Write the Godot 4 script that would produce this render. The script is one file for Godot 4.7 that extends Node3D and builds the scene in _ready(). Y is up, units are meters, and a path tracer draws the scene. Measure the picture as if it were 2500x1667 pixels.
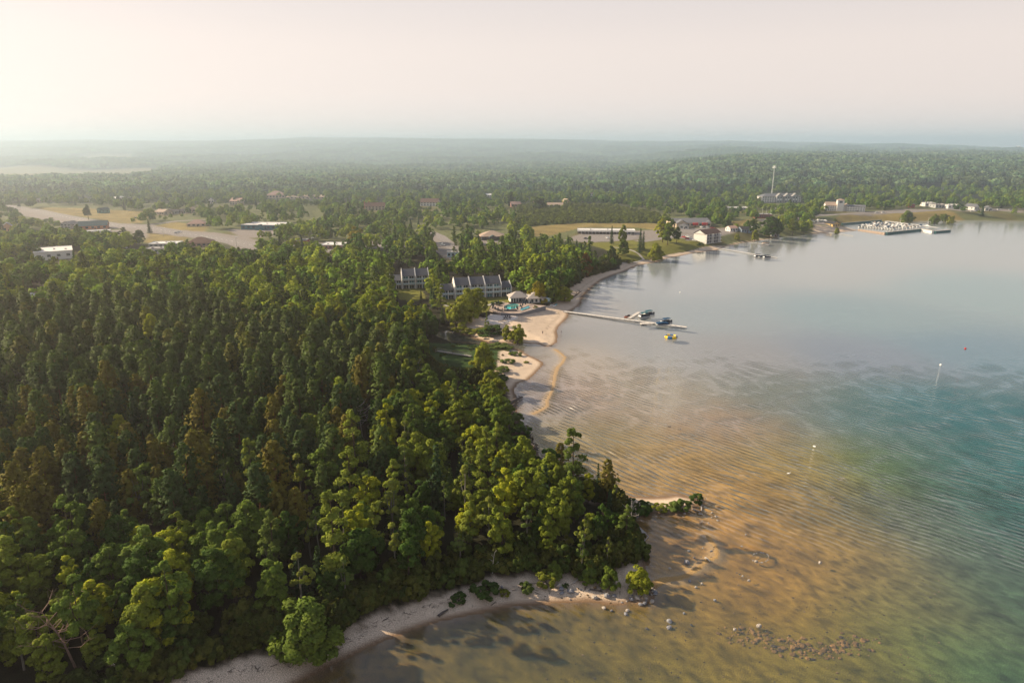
extends Node3D
# An aerial view over a wooded point, a resort beach and a lakeside town. Units are metres, y is up, the lake surface is y = 0.

const CAM_H := 90.0
const TILT := 16.11
const FPX := 1667.0
const GX0 := -640.0   # a one-metre survey grid: x from GX0, distance f = -z from GF0
const GF0 := 40.0
const GW := 1560
const GH := 930
const REACH := 45.0

var rng := RandomNumberGenerator.new()
var sdg := PackedFloat32Array()    # distance to the shore, land positive
var barg := PackedFloat32Array()   # distance to the nearest sand bar
var cls := PackedByteArray()       # what covers the ground
var used := {}
var hills := FastNoiseLite.new()
var grain := FastNoiseLite.new()
var patchy := FastNoiseLite.new()
var M := {}

# ---------------------------------------------------------------- naming
func numbered(called: String) -> String:
	var k: int = used.get(called, 0)
	used[called] = k + 1
	return called if k == 0 else "%s_%03d" % [called, k]

func tag(o: Node3D, label: String, category: String, group := "", kind := "") -> Node3D:
	if label: o.set_meta("label", label)
	if category: o.set_meta("category", category)
	if group: o.set_meta("group", group)
	if kind: o.set_meta("kind", kind)
	return o

func thing(called: String, label: String, category: String, at: Vector3, turn := 0.0, group := "") -> Node3D:
	var o := Node3D.new()
	o.name = numbered(called)
	add_child(o)
	o.position = at
	o.rotation.y = turn
	return tag(o, label, category, group)

func put(called: String, mesh: Mesh, mat: Material, parent: Node3D = null) -> MeshInstance3D:
	var o := MeshInstance3D.new()
	o.mesh = mesh
	if mat: o.set_surface_override_material(0, mat)
	if parent:
		o.name = called
		parent.add_child(o, true)
	else:
		o.name = numbered(called)
		add_child(o)
	return o

func struct(called: String, mesh: Mesh, mat: Material) -> MeshInstance3D:
	var o := put(called, mesh, mat)
	o.set_meta("kind", "structure")
	return o

# ---------------------------------------------------------------- where things stand
func ray(px: float, py: float) -> Vector3:
	var p := deg_to_rad(TILT)
	var b := (833.5 - py) / FPX
	return Vector3((px - 1250.0) / FPX, b * cos(p) - sin(p), -cos(p) - b * sin(p))

func P(px: float, py: float, h := 0.0) -> Vector2:   # a sighted point on the level h: (x, distance)
	var r := ray(px, py)
	var t := (h - CAM_H) / minf(r.y, -0.004)
	return Vector2(r.x * t, -r.z * t)

func G(px: float, py: float) -> Vector3:             # the same on the ground
	var q := P(px, py, 2.0)
	for i in 6:
		q = P(px, py, ground(q.x, q.y))
	return Vector3(q.x, ground(q.x, q.y), -q.y)

func W(px: float, py: float) -> Vector3:             # the same on the water
	var q := P(px, py)
	return Vector3(q.x, 0, -q.y)

func world(list: Array, h := 0.0) -> PackedVector2Array:
	var out := PackedVector2Array()
	for i in range(0, list.size(), 2):
		out.append(P(list[i], list[i + 1], h))
	return out

func gworld(list: Array) -> PackedVector2Array:
	var out := PackedVector2Array()
	for i in range(0, list.size(), 2):
		var g := G(list[i], list[i + 1])
		out.append(Vector2(g.x, -g.z))
	return out

func seen(p: Vector3) -> Vector2:                    # where a point lies in the survey photo
	var a := deg_to_rad(TILT)
	var q := p - Vector3(0, CAM_H, 0)
	var dep := -q.y * sin(a) - q.z * cos(a)
	var up := q.y * cos(a) - q.z * sin(a)
	return Vector2(1250.0 + FPX * q.x / dep, 833.5 - FPX * up / dep)

# ---------------------------------------------------------------- survey grid
func splat(line: PackedVector2Array, into: PackedFloat32Array) -> PackedFloat32Array:
	for i in line.size() - 1:
		var a := line[i]
		var b := line[i + 1]
		var ab := b - a
		var l2 := maxf(ab.length_squared(), 1e-6)
		var x0 := maxi(0, int(minf(a.x, b.x) - REACH - GX0))
		var x1 := mini(GW - 1, int(maxf(a.x, b.x) + REACH - GX0))
		var f0 := maxi(0, int(minf(a.y, b.y) - REACH - GF0))
		var f1 := mini(GH - 1, int(maxf(a.y, b.y) + REACH - GF0))
		if x1 < x0: continue
		for f in range(f0, f1 + 1):
			var py := f + GF0 - a.y
			var at := f * GW
			for x in range(x0, x1 + 1):
				var px := x + GX0 - a.x
				var t := clampf((px * ab.x + py * ab.y) / l2, 0.0, 1.0)
				var dx := px - ab.x * t
				var dy := py - ab.y * t
				var d := dx * dx + dy * dy
				if d < into[at + x]: into[at + x] = d
	return into

func spans(poly: PackedVector2Array, f: float) -> PackedFloat32Array:
	var xs := PackedFloat32Array()
	var n := poly.size()
	for i in n:
		var a := poly[i]
		var b := poly[(i + 1) % n]
		if (a.y <= f) != (b.y <= f):
			xs.append(a.x + (f - a.y) / (b.y - a.y) * (b.x - a.x))
	xs.sort()
	return xs

func cover(poly: PackedVector2Array, what: int) -> void:
	for f in GH:
		var xs := spans(poly, f + GF0)
		for k in range(0, xs.size() - 1, 2):
			for x in range(maxi(0, ceili(xs[k] - GX0)), mini(GW - 1, floori(xs[k + 1] - GX0)) + 1):
				cls[f * GW + x] = what

func cover_disc(c: Vector2, ra: float, rb: float, what: int) -> void:   # an oval rb deep towards the viewer's side
	for f in range(maxi(0, int(c.y - rb - GF0)), mini(GH, int(c.y + rb - GF0) + 1)):
		for x in range(maxi(0, int(c.x - ra - GX0)), mini(GW, int(c.x + ra - GX0) + 1)):
			var dx := (x + GX0 - c.x) / ra
			var df := (f + GF0 - c.y) / rb
			if dx * dx + df * df < 1.0 and cls[f * GW + x] == 0: cls[f * GW + x] = what

func cls_at(x: float, f: float) -> int:
	if f > GF0 + GH - 2 or x < GX0 or x > GX0 + GW - 2 or f < GF0: return 0
	return cls[int(f - GF0 + 0.5) * GW + int(x - GX0 + 0.5)]

func look(g: PackedFloat32Array, x: float, f: float) -> float:
	var u := clampf(x - GX0, 0.0, GW - 1.001)
	var v := clampf(f - GF0, 0.0, GH - 1.001)
	var i := int(u)
	var j := int(v)
	u -= i
	v -= j
	var k := j * GW + i
	return lerpf(lerpf(g[k], g[k + 1], u), lerpf(g[k + GW], g[k + GW + 1], u), v)

func shore(x: float, f: float) -> float:
	if f > GF0 + GH - 2: return REACH
	return look(sdg, x, f)

const SKYLINE := [-0.8, 345.0, -0.72, 344.0, -0.6, 341.0, -0.5, 344.0, -0.42, 343.0, -0.33, 339.0, -0.29, 335.0, -0.2, 336.0, -0.1, 338.0, 0.0, 338.0, 0.1, 341.0, 0.2, 345.0, 0.36, 345.5, 0.48, 350.0, 0.54, 349.0, 0.6, 354.0, 0.68, 361.0, 0.75, 366.0, 0.9, 370.0]

func table(t: Array, u: float) -> float:
	for i in range(0, t.size() - 2, 2):
		if u < t[i + 2]:
			return lerpf(t[i + 1], t[i + 3], clampf((u - t[i]) / (t[i + 2] - t[i]), 0.0, 1.0))
	return t[t.size() - 1]

func ground(x: float, f: float) -> float:
	var plain := 2.6 + 0.008 * clampf(f - 300.0, 0.0, 1100.0)
	var s := shore(x, f)
	if s < 0.0:
		var deep := -0.06 - 0.03 * minf(-s, 12.0) - 0.05 * maxf(0.0, -s - 12.0)
		if f < GF0 + GH - 2:
			var b := look(barg, x, f)
			if b < 5.0: deep = lerpf(deep, 0.05, smoothstep(2.6, 0.3, b))
		return deep
	var h := plain * smoothstep(0.0, 26.0, s) + 0.035 * minf(s, 6.0)
	if f > 900.0:
		var u := clampf(x / f, -0.9, 0.9)
		var far := 90.0 + (352.0 - table(SKYLINE, u)) / 1800.0 * 5200.0 - 19.0
		var a := smoothstep(2300.0, 5200.0, f)
		h = lerpf(h, far, a)
		h += 35.0 * smoothstep(0.11, 0.34, u) * smoothstep(950.0, 1750.0, f) * (1.0 - a)
		h += 24.0 * smoothstep(1400.0, 3000.0, f) * (1.0 - smoothstep(4300.0, 5200.0, f)) * hills.get_noise_2d(x, f)
		h -= 0.03 * maxf(0.0, f - 5250.0)
	return h

# ---------------------------------------------------------------- mesh building
class Sheet:
	var v := PackedVector3Array()
	var n := PackedVector3Array()
	var c := PackedColorArray()
	var t := PackedVector2Array()
	var col := Color.WHITE
	var soft := 0.55   # how far leaf normals follow the round of their clump
	func tri(a: Vector3, b: Vector3, d: Vector3) -> void:   # counted anticlockwise from the side that shows
		var k := (b - a).cross(d - a).normalized()
		v.append(a); v.append(d); v.append(b)
		for i in 3: n.append(k); c.append(col)
	func quad(a: Vector3, b: Vector3, d: Vector3, e: Vector3) -> void:
		tri(a, b, d)
		tri(a, d, e)
	func box(at: Vector3, size: Vector3, turn := 0.0, tilt := 0.0) -> void:   # at is the middle of the box
		hexa(Transform3D(Basis(Vector3.UP, turn) * Basis(Vector3.RIGHT, tilt), at), size)
	func hexa(tr: Transform3D, size: Vector3) -> void:
		var p := []
		for i in 8:
			p.append(tr * (Vector3((i & 1) - 0.5, ((i >> 1) & 1) - 0.5, ((i >> 2) & 1) - 0.5) * size))
		quad(p[4], p[5], p[7], p[6]); quad(p[1], p[0], p[2], p[3])
		quad(p[5], p[1], p[3], p[7]); quad(p[0], p[4], p[6], p[2])
		quad(p[6], p[7], p[3], p[2]); quad(p[0], p[1], p[5], p[4])
	func bar(a: Vector3, b: Vector3, w: float, h := -1.0) -> void:            # a square stick from a to b
		var d := b - a
		var l := d.length()
		if l < 1e-4: return
		d /= l
		var s := d.cross(Vector3.UP if absf(d.y) < 0.95 else Vector3.RIGHT).normalized()
		hexa(Transform3D(Basis(s, d.cross(s), d), (a + b) * 0.5), Vector3(w, h if h > 0 else w, l))
	func tube(pts: Array, radii: Array, sides := 6) -> void:
		var rings := []
		for i in pts.size():
			var d: Vector3 = (pts[mini(i + 1, pts.size() - 1)] - pts[maxi(i - 1, 0)]).normalized()
			var s := d.cross(Vector3(0.31, 0.1, 0.94)).normalized()
			var q := d.cross(s)
			var r := []
			for k in sides:
				var a := TAU * k / sides
				r.append(pts[i] + (s * cos(a) + q * sin(a)) * radii[i])
			rings.append(r)
		for i in pts.size() - 1:
			for k in sides:
				var m := (k + 1) % sides
				quad(rings[i][k], rings[i][m], rings[i + 1][m], rings[i + 1][k])
	func flat(poly: Array, y: float) -> void:   # a level sheet, facing up
		var q := PackedVector2Array()
		for p in poly: q.append(Vector2(p.x, p.z))
		var ix := Geometry2D.triangulate_polygon(q)
		for i in range(0, ix.size(), 3):
			var a := Vector3(q[ix[i]].x, y, q[ix[i]].y)
			var b := Vector3(q[ix[i + 1]].x, y, q[ix[i + 1]].y)
			var d := Vector3(q[ix[i + 2]].x, y, q[ix[i + 2]].y)
			if (b - a).cross(d - a).y > 0: tri(a, b, d)
			else: tri(a, d, b)
	func leaf(p: Vector3, out: Vector3, s: float, nar: float, r: RandomNumberGenerator) -> void:
		var k := (out + Vector3(r.randf() - 0.5, r.randf() - 0.4, r.randf() - 0.5) * 1.7).normalized()
		var e := k.cross(Vector3(r.randf() - 0.5, r.randf() - 0.5, r.randf() - 0.5)).normalized() * s
		var b := k.cross(e) * nar
		var m := (out * soft + k * 0.7 + Vector3(0, 0.12, 0)).normalized()
		v.append(p - e); v.append(p + b); v.append(p + e)
		v.append(p - e); v.append(p + e); v.append(p - b)
		for i in 6: n.append(m); c.append(col)
	func mesh(with_colour := false) -> ArrayMesh:
		var a := []
		a.resize(Mesh.ARRAY_MAX)
		a[Mesh.ARRAY_VERTEX] = v
		a[Mesh.ARRAY_NORMAL] = n
		if with_colour: a[Mesh.ARRAY_COLOR] = c
		var m := ArrayMesh.new()
		m.add_surface_from_arrays(Mesh.PRIMITIVE_TRIANGLES, a)
		return m

func lin(r: float, g: float, b: float) -> Color:      # a real-world base colour (linear) as an albedo_color
	return Color(r, g, b).linear_to_srgb()

func mat(called: String, r: float, g: float, b: float, rough := 0.85, metal := 0.0) -> StandardMaterial3D:
	if M.has(called): return M[called]
	var m := StandardMaterial3D.new()
	m.resource_name = called
	m.albedo_color = lin(r, g, b)
	m.roughness = rough
	m.metallic = metal
	m.metallic_specular = 0.3
	M[called] = m
	return m

func noise_tex(size: int, freq: float, lo: Color, hi: Color, sd_: int, mid = null) -> NoiseTexture2D:
	var t := NoiseTexture2D.new()
	t.width = size; t.height = size; t.seamless = true
	var n := FastNoiseLite.new()
	n.seed = sd_; n.frequency = freq; n.fractal_octaves = 5
	t.noise = n
	var g := Gradient.new()
	g.set_color(0, lo); g.set_color(1, hi)
	g.set_offset(0, 0.2); g.set_offset(1, 0.8)
	if mid != null: g.add_point(0.5, mid)
	t.color_ramp = g
	return t

func worn(called: String, r: float, g: float, b: float, metres: float, depth := 0.25, rough := 0.9) -> StandardMaterial3D:   # a mottled surface
	if M.has(called): return M[called]
	var m := mat(called, r, g, b, rough)
	if not M.has("mottle"): M["mottle"] = {}
	var key := "%.2f" % depth
	if not M["mottle"].has(key): M["mottle"][key] = noise_tex(512, 0.02, Color(1 - depth, 1 - depth, 1 - depth), Color(1, 1, 1), 5)
	m.albedo_texture = M["mottle"][key]
	m.uv1_triplanar = true
	m.uv1_world_triplanar = true
	m.uv1_scale = Vector3.ONE / metres
	return m

# ---------------------------------------------------------------- the scene
func _ready() -> void:
	rng.seed = 11
	hills.seed = 4; hills.frequency = 0.0016; hills.fractal_octaves = 4
	grain.seed = 9; grain.frequency = 0.22; grain.fractal_octaves = 3
	patchy.seed = 21; patchy.frequency = 0.03; patchy.fractal_octaves = 4
	var cam := Camera3D.new()
	cam.name = "camera"
	cam.fov = 53.13
	cam.near = 0.5
	cam.far = 20000.0
	cam.position = Vector3(0, CAM_H, 0)
	cam.rotation_degrees = Vector3(-TILT, 0, 0)
	add_child(cam)
	sky_and_sun()
	paints()
	survey()
	terrain()
	lake()
	streets()
	woods()
	houses()
	pool_terrace()
	docks()
	cars()
	heroes()

const SUN_LEFT := 69.0
const SUN_UP := 27.0

func sky_and_sun() -> void:
	var to_sun := Vector3(-sin(deg_to_rad(SUN_LEFT)) * cos(deg_to_rad(SUN_UP)), sin(deg_to_rad(SUN_UP)), -cos(deg_to_rad(SUN_LEFT)) * cos(deg_to_rad(SUN_UP)))
	var im := Image.create(512, 256, false, Image.FORMAT_RGBF)
	for j in 256:
		var el := PI * (0.5 - (j + 0.5) / 256.0)
		for i in 512:
			var az := (i + 0.5) / 512.0 * TAU
			var d := Vector3(sin(az) * cos(el), sin(el), -cos(az) * cos(el))
			var g := rad_to_deg(d.angle_to(to_sun))
			var k := exp(-maxf(0.0, rad_to_deg(el) - 7.0) / 22.0)
			var c := Vector3(0.085, 0.125, 0.2).lerp(Vector3(0.39, 0.352, 0.33), k)
			c += Vector3(1.0, 0.91, 0.79) * 0.3 * exp(-g / 30.0)
			im.set_pixel(i, j, Color(c.x, c.y, c.z))
	var pan := PanoramaSkyMaterial.new()
	pan.panorama = ImageTexture.create_from_image(im)
	var sky := Sky.new()
	sky.sky_material = pan
	var e := Environment.new()
	e.background_mode = Environment.BG_SKY
	e.sky = sky
	e.tonemap_mode = Environment.TONE_MAPPER_LINEAR
	e.tonemap_exposure = 2.15
	e.sdfgi_enabled = true
	e.ssao_enabled = true
	e.ssil_enabled = true
	e.volumetric_fog_enabled = true
	e.volumetric_fog_density = 0.00013
	e.volumetric_fog_albedo = Color(0.98, 0.97, 1.0)
	e.volumetric_fog_anisotropy = 0.6
	var we := WorldEnvironment.new()
	we.name = "environment"
	we.environment = e
	add_child(we)
	# banks of haze lying over the town and the hills
	for q in [[440.0, 6400.0, -6200.0, 6200.0, 0.00011, Color(0.7, 0.88, 0.97)], [900.0, 6400.0, -6200.0, 6200.0, 0.00015, Color(0.62, 0.85, 0.98)], [-3500.0, 3500.0, -3000.0, 3000.0, 0.00008, Color(0.85, 0.85, 0.84)]]:
		var bank := FogVolume.new()
		bank.name = numbered("haze")
		bank.shape = RenderingServer.FOG_VOLUME_SHAPE_BOX
		bank.size = Vector3(q[3] - q[2], 170.0, q[1] - q[0])
		bank.position = Vector3((q[2] + q[3]) * 0.5, 65.0 + 3.0 * q[0] / 900.0, -(q[0] + q[1]) * 0.5)
		if q[0] < 0.0:   # the thickest bank, over the town, its edge slanting away to the right
			bank.rotation.y = -0.573
			bank.position = Vector3(-2020, 63, -3576)
		var fm := FogMaterial.new()
		fm.density = q[4]
		fm.albedo = q[5]
		bank.material = fm
		add_child(bank)
		tag(bank, "thin sunlit haze lying over town, far shore and hills", "haze", "", "stuff")
	var sun := DirectionalLight3D.new()
	sun.name = "sun"
	sun.light_energy = 1.6
	sun.light_color = Color(1.0, 0.915, 0.78)
	sun.light_angular_distance = 0.6
	sun.shadow_enabled = true
	add_child(sun)
	sun.look_at_from_position(to_sun * 100.0, Vector3.ZERO)

const SHORE := [300,1900, 520,1790, 744,1662, 830,1618, 915,1577, 990,1548, 1063,1523, 1169,1500, 1246,1484, 1341,1477, 1437,1471, 1475,1477, 1513,1481, 1542,1475, 1571,1479,
	1598,1470, 1602,1449, 1594,1436, 1582,1422, 1583,1404, 1579,1387, 1581,1370, 1572,1350, 1558,1322, 1542,1292, 1538,1270, 1569,1257, 1600,1256, 1655,1258, 1690,1249, 1712,1232, 1712,1222,
	1690,1213, 1672,1210, 1655,1206, 1620,1212, 1586,1213, 1526,1209, 1479,1202, 1433,1187, 1387,1157, 1341,1141, 1324,1120, 1311,1100, 1303,1091, 1291,1065, 1279,1043, 1269,1018, 1263,994, 1261,966, 1256,952,
	1267,935, 1289,929, 1307,913, 1326,893, 1327,885, 1314,877, 1291,867, 1277,858, 1259,852, 1239,848, 1206,846, 1188,844, 1160,838, 1130,836, 1102,834, 1075,824, 1064,818, 1068,812, 1090,808,
	1114,812, 1146,820, 1161,827, 1194,837, 1250,838, 1313,840, 1330,847, 1348,846, 1360,836, 1363,824, 1360,811, 1364,799, 1377,785, 1387,774, 1389,767, 1394,759, 1413,748, 1420,738, 1423,724,
	1436,710, 1453,695, 1472,682, 1495,672, 1522,663, 1541,655, 1560,647, 1589,642, 1612,638, 1622,632, 1664,624, 1685,619, 1713,615, 1752,610, 1771,603, 1788,598, 1811,593, 1857,587, 1902,579, 1948,575, 1994,570,
	2040,567, 2086,564, 2098,561, 2066,557, 2060,549, 2100,543, 2151,539.5, 2230,541, 2260,539.5, 2318,538, 2413,538.5, 2500,539.5, 2700,539, 2960,536]
const BARS := [[1356,853, 1370,863, 1380,872, 1374,885, 1362,897, 1356,915, 1352,939, 1348,954, 1336,978, 1336,992, 1324,1000, 1303,1010],
	[1593,1430, 1621,1416, 1672,1409, 1707,1387, 1722,1371, 1750,1361, 1750,1337, 1728,1309]]
const TREE_EDGE := [100,1830, 300,1720, 419,1665, 473,1636, 543,1623, 617,1598, 671,1598, 719,1604, 799,1579, 846,1540, 878,1524, 897,1502, 1006,1473, 1070,1451, 1150,1429, 1204,1410, 1284,1401, 1389,1403, 1422,1414, 1466,1426, 1504,1391, 1523,1376, 1571,1370]
# what covers the ground: 1 sand, 2 lawn, 3 dry grass, 4 hard standing, 5 meadow, 6 bare earth and brush, 7 kept clear, 8 scrub
const COVERS := [
	[2, [968,703, 1030,703, 1040,730, 1010,737, 972,730]],
	[2, [1082,742, 1100,732, 1180,730, 1245,725, 1262,738, 1200,750, 1190,760, 1150,778, 1110,762, 1082,750]],
	[2, [1425,594, 1560,586, 1680,583, 1745,590, 1733,600, 1664,614, 1618,622, 1604,631, 1557,636, 1518,642, 1505,622, 1470,606]],
	[3, [1280,553, 1400,543, 1500,541, 1600,546, 1650,556, 1640,568, 1560,556, 1420,556, 1330,578, 1280,572]],
	[3, [2030,540, 2060,528, 2200,525, 2310,531, 2410,534, 2500,536, 2500,539, 2260,540, 2165,539, 2100,542, 2060,548]],
	[4, [1375,586, 1420,570, 1500,566, 1580,562, 1700,560, 1770,556, 1800,566, 1700,588, 1640,578, 1560,585, 1440,592]],
	[5, [1050,836, 1100,838, 1160,842, 1206,848, 1230,856, 1222,866, 1210,895, 1195,925, 1150,932, 1064,925, 1040,895, 1042,850]],
	[6, [1316,1101, 1345,1141, 1387,1157, 1433,1187, 1479,1202, 1425,1212, 1346,1178, 1300,1152, 1270,1108, 1240,1064, 1226,1000, 1236,960, 1256,952, 1263,994, 1279,1043]],
	[1, [1346,1172, 1425,1206, 1530,1203, 1660,1200, 1725,1216, 1720,1240, 1690,1256, 1640,1264, 1540,1264, 1528,1242, 1500,1230, 1420,1224, 1390,1206]],
	[1, [1222,858, 1245,846, 1262,850, 1330,870, 1335,895, 1290,935, 1264,940, 1258,970, 1266,1000, 1275,1030, 1268,1030, 1250,990, 1240,960, 1226,940, 1210,905]],
	[1, [1118,800, 1138,783, 1160,772, 1200,778, 1259,769, 1334,748, 1352,738, 1385,724, 1388,704, 1417,690, 1425,679, 1446,672, 1484,663, 1513,657, 1517,643, 1557,637, 1604,633, 1618,623, 1664,616, 1733,600, 1771,599, 1800,593, 1860,582, 1902,575, 1948,571,
		1948,580, 1860,592, 1800,603, 1752,616, 1664,630, 1612,645, 1541,662, 1460,700, 1428,745, 1398,778, 1370,810, 1372,840, 1330,853, 1300,846, 1190,843, 1161,831, 1146,822, 1112,814]],
	[1, [1980,574, 1990,562, 2060,555, 2105,560, 2100,568, 2040,572]],
	[1, [2235,540, 2320,536, 2500,537.5, 2700,537, 2700,542, 2500,542, 2235,544]],
	[4, [1985,527, 2060,528, 2200,524, 2400,527, 2500,531, 2500,520, 2400,512, 2280,510, 2200,520, 2060,524, 1985,522]],
	[3, [90,506, 200,508, 330,515, 370,519, 345,545, 280,545, 200,528, 110,520]],
	[4, [0,500, 75,508, 150,522, 262,544, 340,547, 381,550, 447,560, 501,565, 570,574, 640,588, 720,596, 720,612, 640,612, 577,606, 539,588, 459,580, 400,590, 350,582, 300,560, 150,545, 0,515]],
	[3, [381,553, 420,540, 505,552, 505,566, 450,562]],
	[3, [362,568, 460,580, 450,596, 350,592]],
	[4, [860,584, 900,584, 960,597, 965,606, 890,606, 860,598]],
	[4, [1036,562, 1062,566, 1090,580, 1120,600, 1125,628, 1090,632, 1060,612, 1040,585]],
	[4, [700,594, 880,590, 880,612, 720,616]],
	[4, [200,566, 300,560, 300,580, 190,585]],
	[4, [60,640, 150,650, 180,640, 330,612, 460,600, 470,612, 300,628, 160,660, 60,655]],
	[3, [60,706, 125,706, 130,735, 100,742, 62,732]],
	[4, [555,560, 700,556, 690,575, 590,582]],
	[4, [1165,585, 1240,583, 1250,595, 1170,598]],
	[3, [1780,542, 1830,535, 1850,545, 1820,560, 1780,560]],
	[4, [1850,535, 1900,532, 1920,545, 1870,548]],
	[4, [1950,550, 2050,545, 2060,555, 1980,562, 1940,560]],
	[7, [60,612, 200,612, 215,660, 110,662]],
	[7, [870,470, 1070,466, 1075,505, 870,505]],
	[8, [1260,500, 1450,495, 1600,525, 1640,545, 1400,545, 1260,555]],
]

func survey() -> void:
	sdg.resize(GW * GH); sdg.fill(REACH * REACH)
	barg.resize(GW * GH); barg.fill(REACH * REACH)
	cls.resize(GW * GH)
	var line := world(SHORE)
	sdg = splat(line, sdg)
	for b in BARS: barg = splat(world(b), barg)
	for i in sdg.size(): sdg[i] = sqrt(sdg[i])
	for i in barg.size(): barg[i] = sqrt(barg[i])
	var land := line.duplicate()
	var last := line[line.size() - 1]
	land.append(Vector2(3000, last.y)); land.append(Vector2(3000, 3000)); land.append(Vector2(-3000, 3000)); land.append(Vector2(-3000, line[0].y))
	for f in GH:
		var xs := spans(land, f + GF0)
		var at := f * GW
		if xs.size() < 2:
			for x in GW: sdg[at + x] = -sdg[at + x]
			continue
		var k := 0
		for x in GW:
			while k < xs.size() and xs[k] < x + GX0: k += 1
			if k % 2 == 0: sdg[at + x] = -sdg[at + x]
	for c in COVERS: cover(gworld(c[1]), c[0])
	for q in HOUSES:   # open ground under and before each building
		var g := G(q[3], q[4])
		var w: float = q[5] * mpp(g) * 0.6 + 4.0
		cover_disc(Vector2(g.x, -g.z - q[15] * 0.5 + q[7] * 0.5), w, (q[15] + q[7]) * 0.62 + 4.0, 7)
	for q in [[1908,494, 34, 46], [2040,515, 20, 40], [1735,590, 16, 30], [1160,725, 24, 18], [1000,702, 16, 16], [1268,742, 14, 14]]:
		var g := G(q[0], q[1])
		cover_disc(Vector2(g.x, -g.z), q[2], q[3], 7)
	var beach := gworld(TREE_EDGE)
	var under := [1579,1375, 1585,1400, 1612,1440, 1612,1492, 1400,1502, 1100,1545, 760,1705, 500,1850, 250,1990]
	for i in range(0, under.size(), 2): beach.append(P(under[i], under[i + 1]))
	cover(beach, 1)

const BED := [ # lake bed by place: colour, far ones paled in place of sky reflection
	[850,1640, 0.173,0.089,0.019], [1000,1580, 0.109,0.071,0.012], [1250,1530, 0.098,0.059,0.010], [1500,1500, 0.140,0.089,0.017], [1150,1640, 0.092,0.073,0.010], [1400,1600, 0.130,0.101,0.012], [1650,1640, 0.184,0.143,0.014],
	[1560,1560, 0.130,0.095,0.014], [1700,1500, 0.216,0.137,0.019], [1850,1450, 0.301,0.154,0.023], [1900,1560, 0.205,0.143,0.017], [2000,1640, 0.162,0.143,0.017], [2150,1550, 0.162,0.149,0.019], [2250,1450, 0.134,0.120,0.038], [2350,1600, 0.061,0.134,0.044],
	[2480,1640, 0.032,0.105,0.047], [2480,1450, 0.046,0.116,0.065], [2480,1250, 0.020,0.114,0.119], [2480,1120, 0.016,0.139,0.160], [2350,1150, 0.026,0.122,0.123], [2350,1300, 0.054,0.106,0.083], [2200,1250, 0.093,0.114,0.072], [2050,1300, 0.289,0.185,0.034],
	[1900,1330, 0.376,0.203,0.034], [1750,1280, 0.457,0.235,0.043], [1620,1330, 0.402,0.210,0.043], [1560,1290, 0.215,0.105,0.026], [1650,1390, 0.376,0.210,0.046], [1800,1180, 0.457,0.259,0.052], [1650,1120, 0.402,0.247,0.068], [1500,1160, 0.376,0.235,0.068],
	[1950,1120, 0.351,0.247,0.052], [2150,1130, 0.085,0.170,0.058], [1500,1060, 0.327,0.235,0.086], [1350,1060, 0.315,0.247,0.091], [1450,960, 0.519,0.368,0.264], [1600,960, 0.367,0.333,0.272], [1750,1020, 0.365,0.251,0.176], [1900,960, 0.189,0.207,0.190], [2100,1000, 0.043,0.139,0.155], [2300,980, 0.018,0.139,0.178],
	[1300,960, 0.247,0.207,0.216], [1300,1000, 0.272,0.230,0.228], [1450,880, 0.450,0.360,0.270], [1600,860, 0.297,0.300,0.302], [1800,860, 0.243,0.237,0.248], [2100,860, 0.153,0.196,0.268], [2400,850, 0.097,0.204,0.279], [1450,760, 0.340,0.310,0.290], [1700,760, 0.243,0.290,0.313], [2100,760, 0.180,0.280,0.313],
	[1600,680, 0.324,0.340,0.356], [2000,650, 0.360,0.370,0.370], [2400,700, 0.216,0.330,0.356], [1080,822, 0.020,0.018,0.012], [1112,822, 0.020,0.018,0.012], [1150,832, 0.030,0.025,0.018], [2300,600, 0.360,0.380,0.380], [1900,600, 0.360,0.360,0.360],  # the near-black pond points stand in for mirrored trees
]

func bed_points() -> Array:
	var out := []
	for b in BED:
		var q := P(b[0], b[1])
		out.append([q.x, q.y, Vector3(b[2], b[3], b[4])])
	return out

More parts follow.
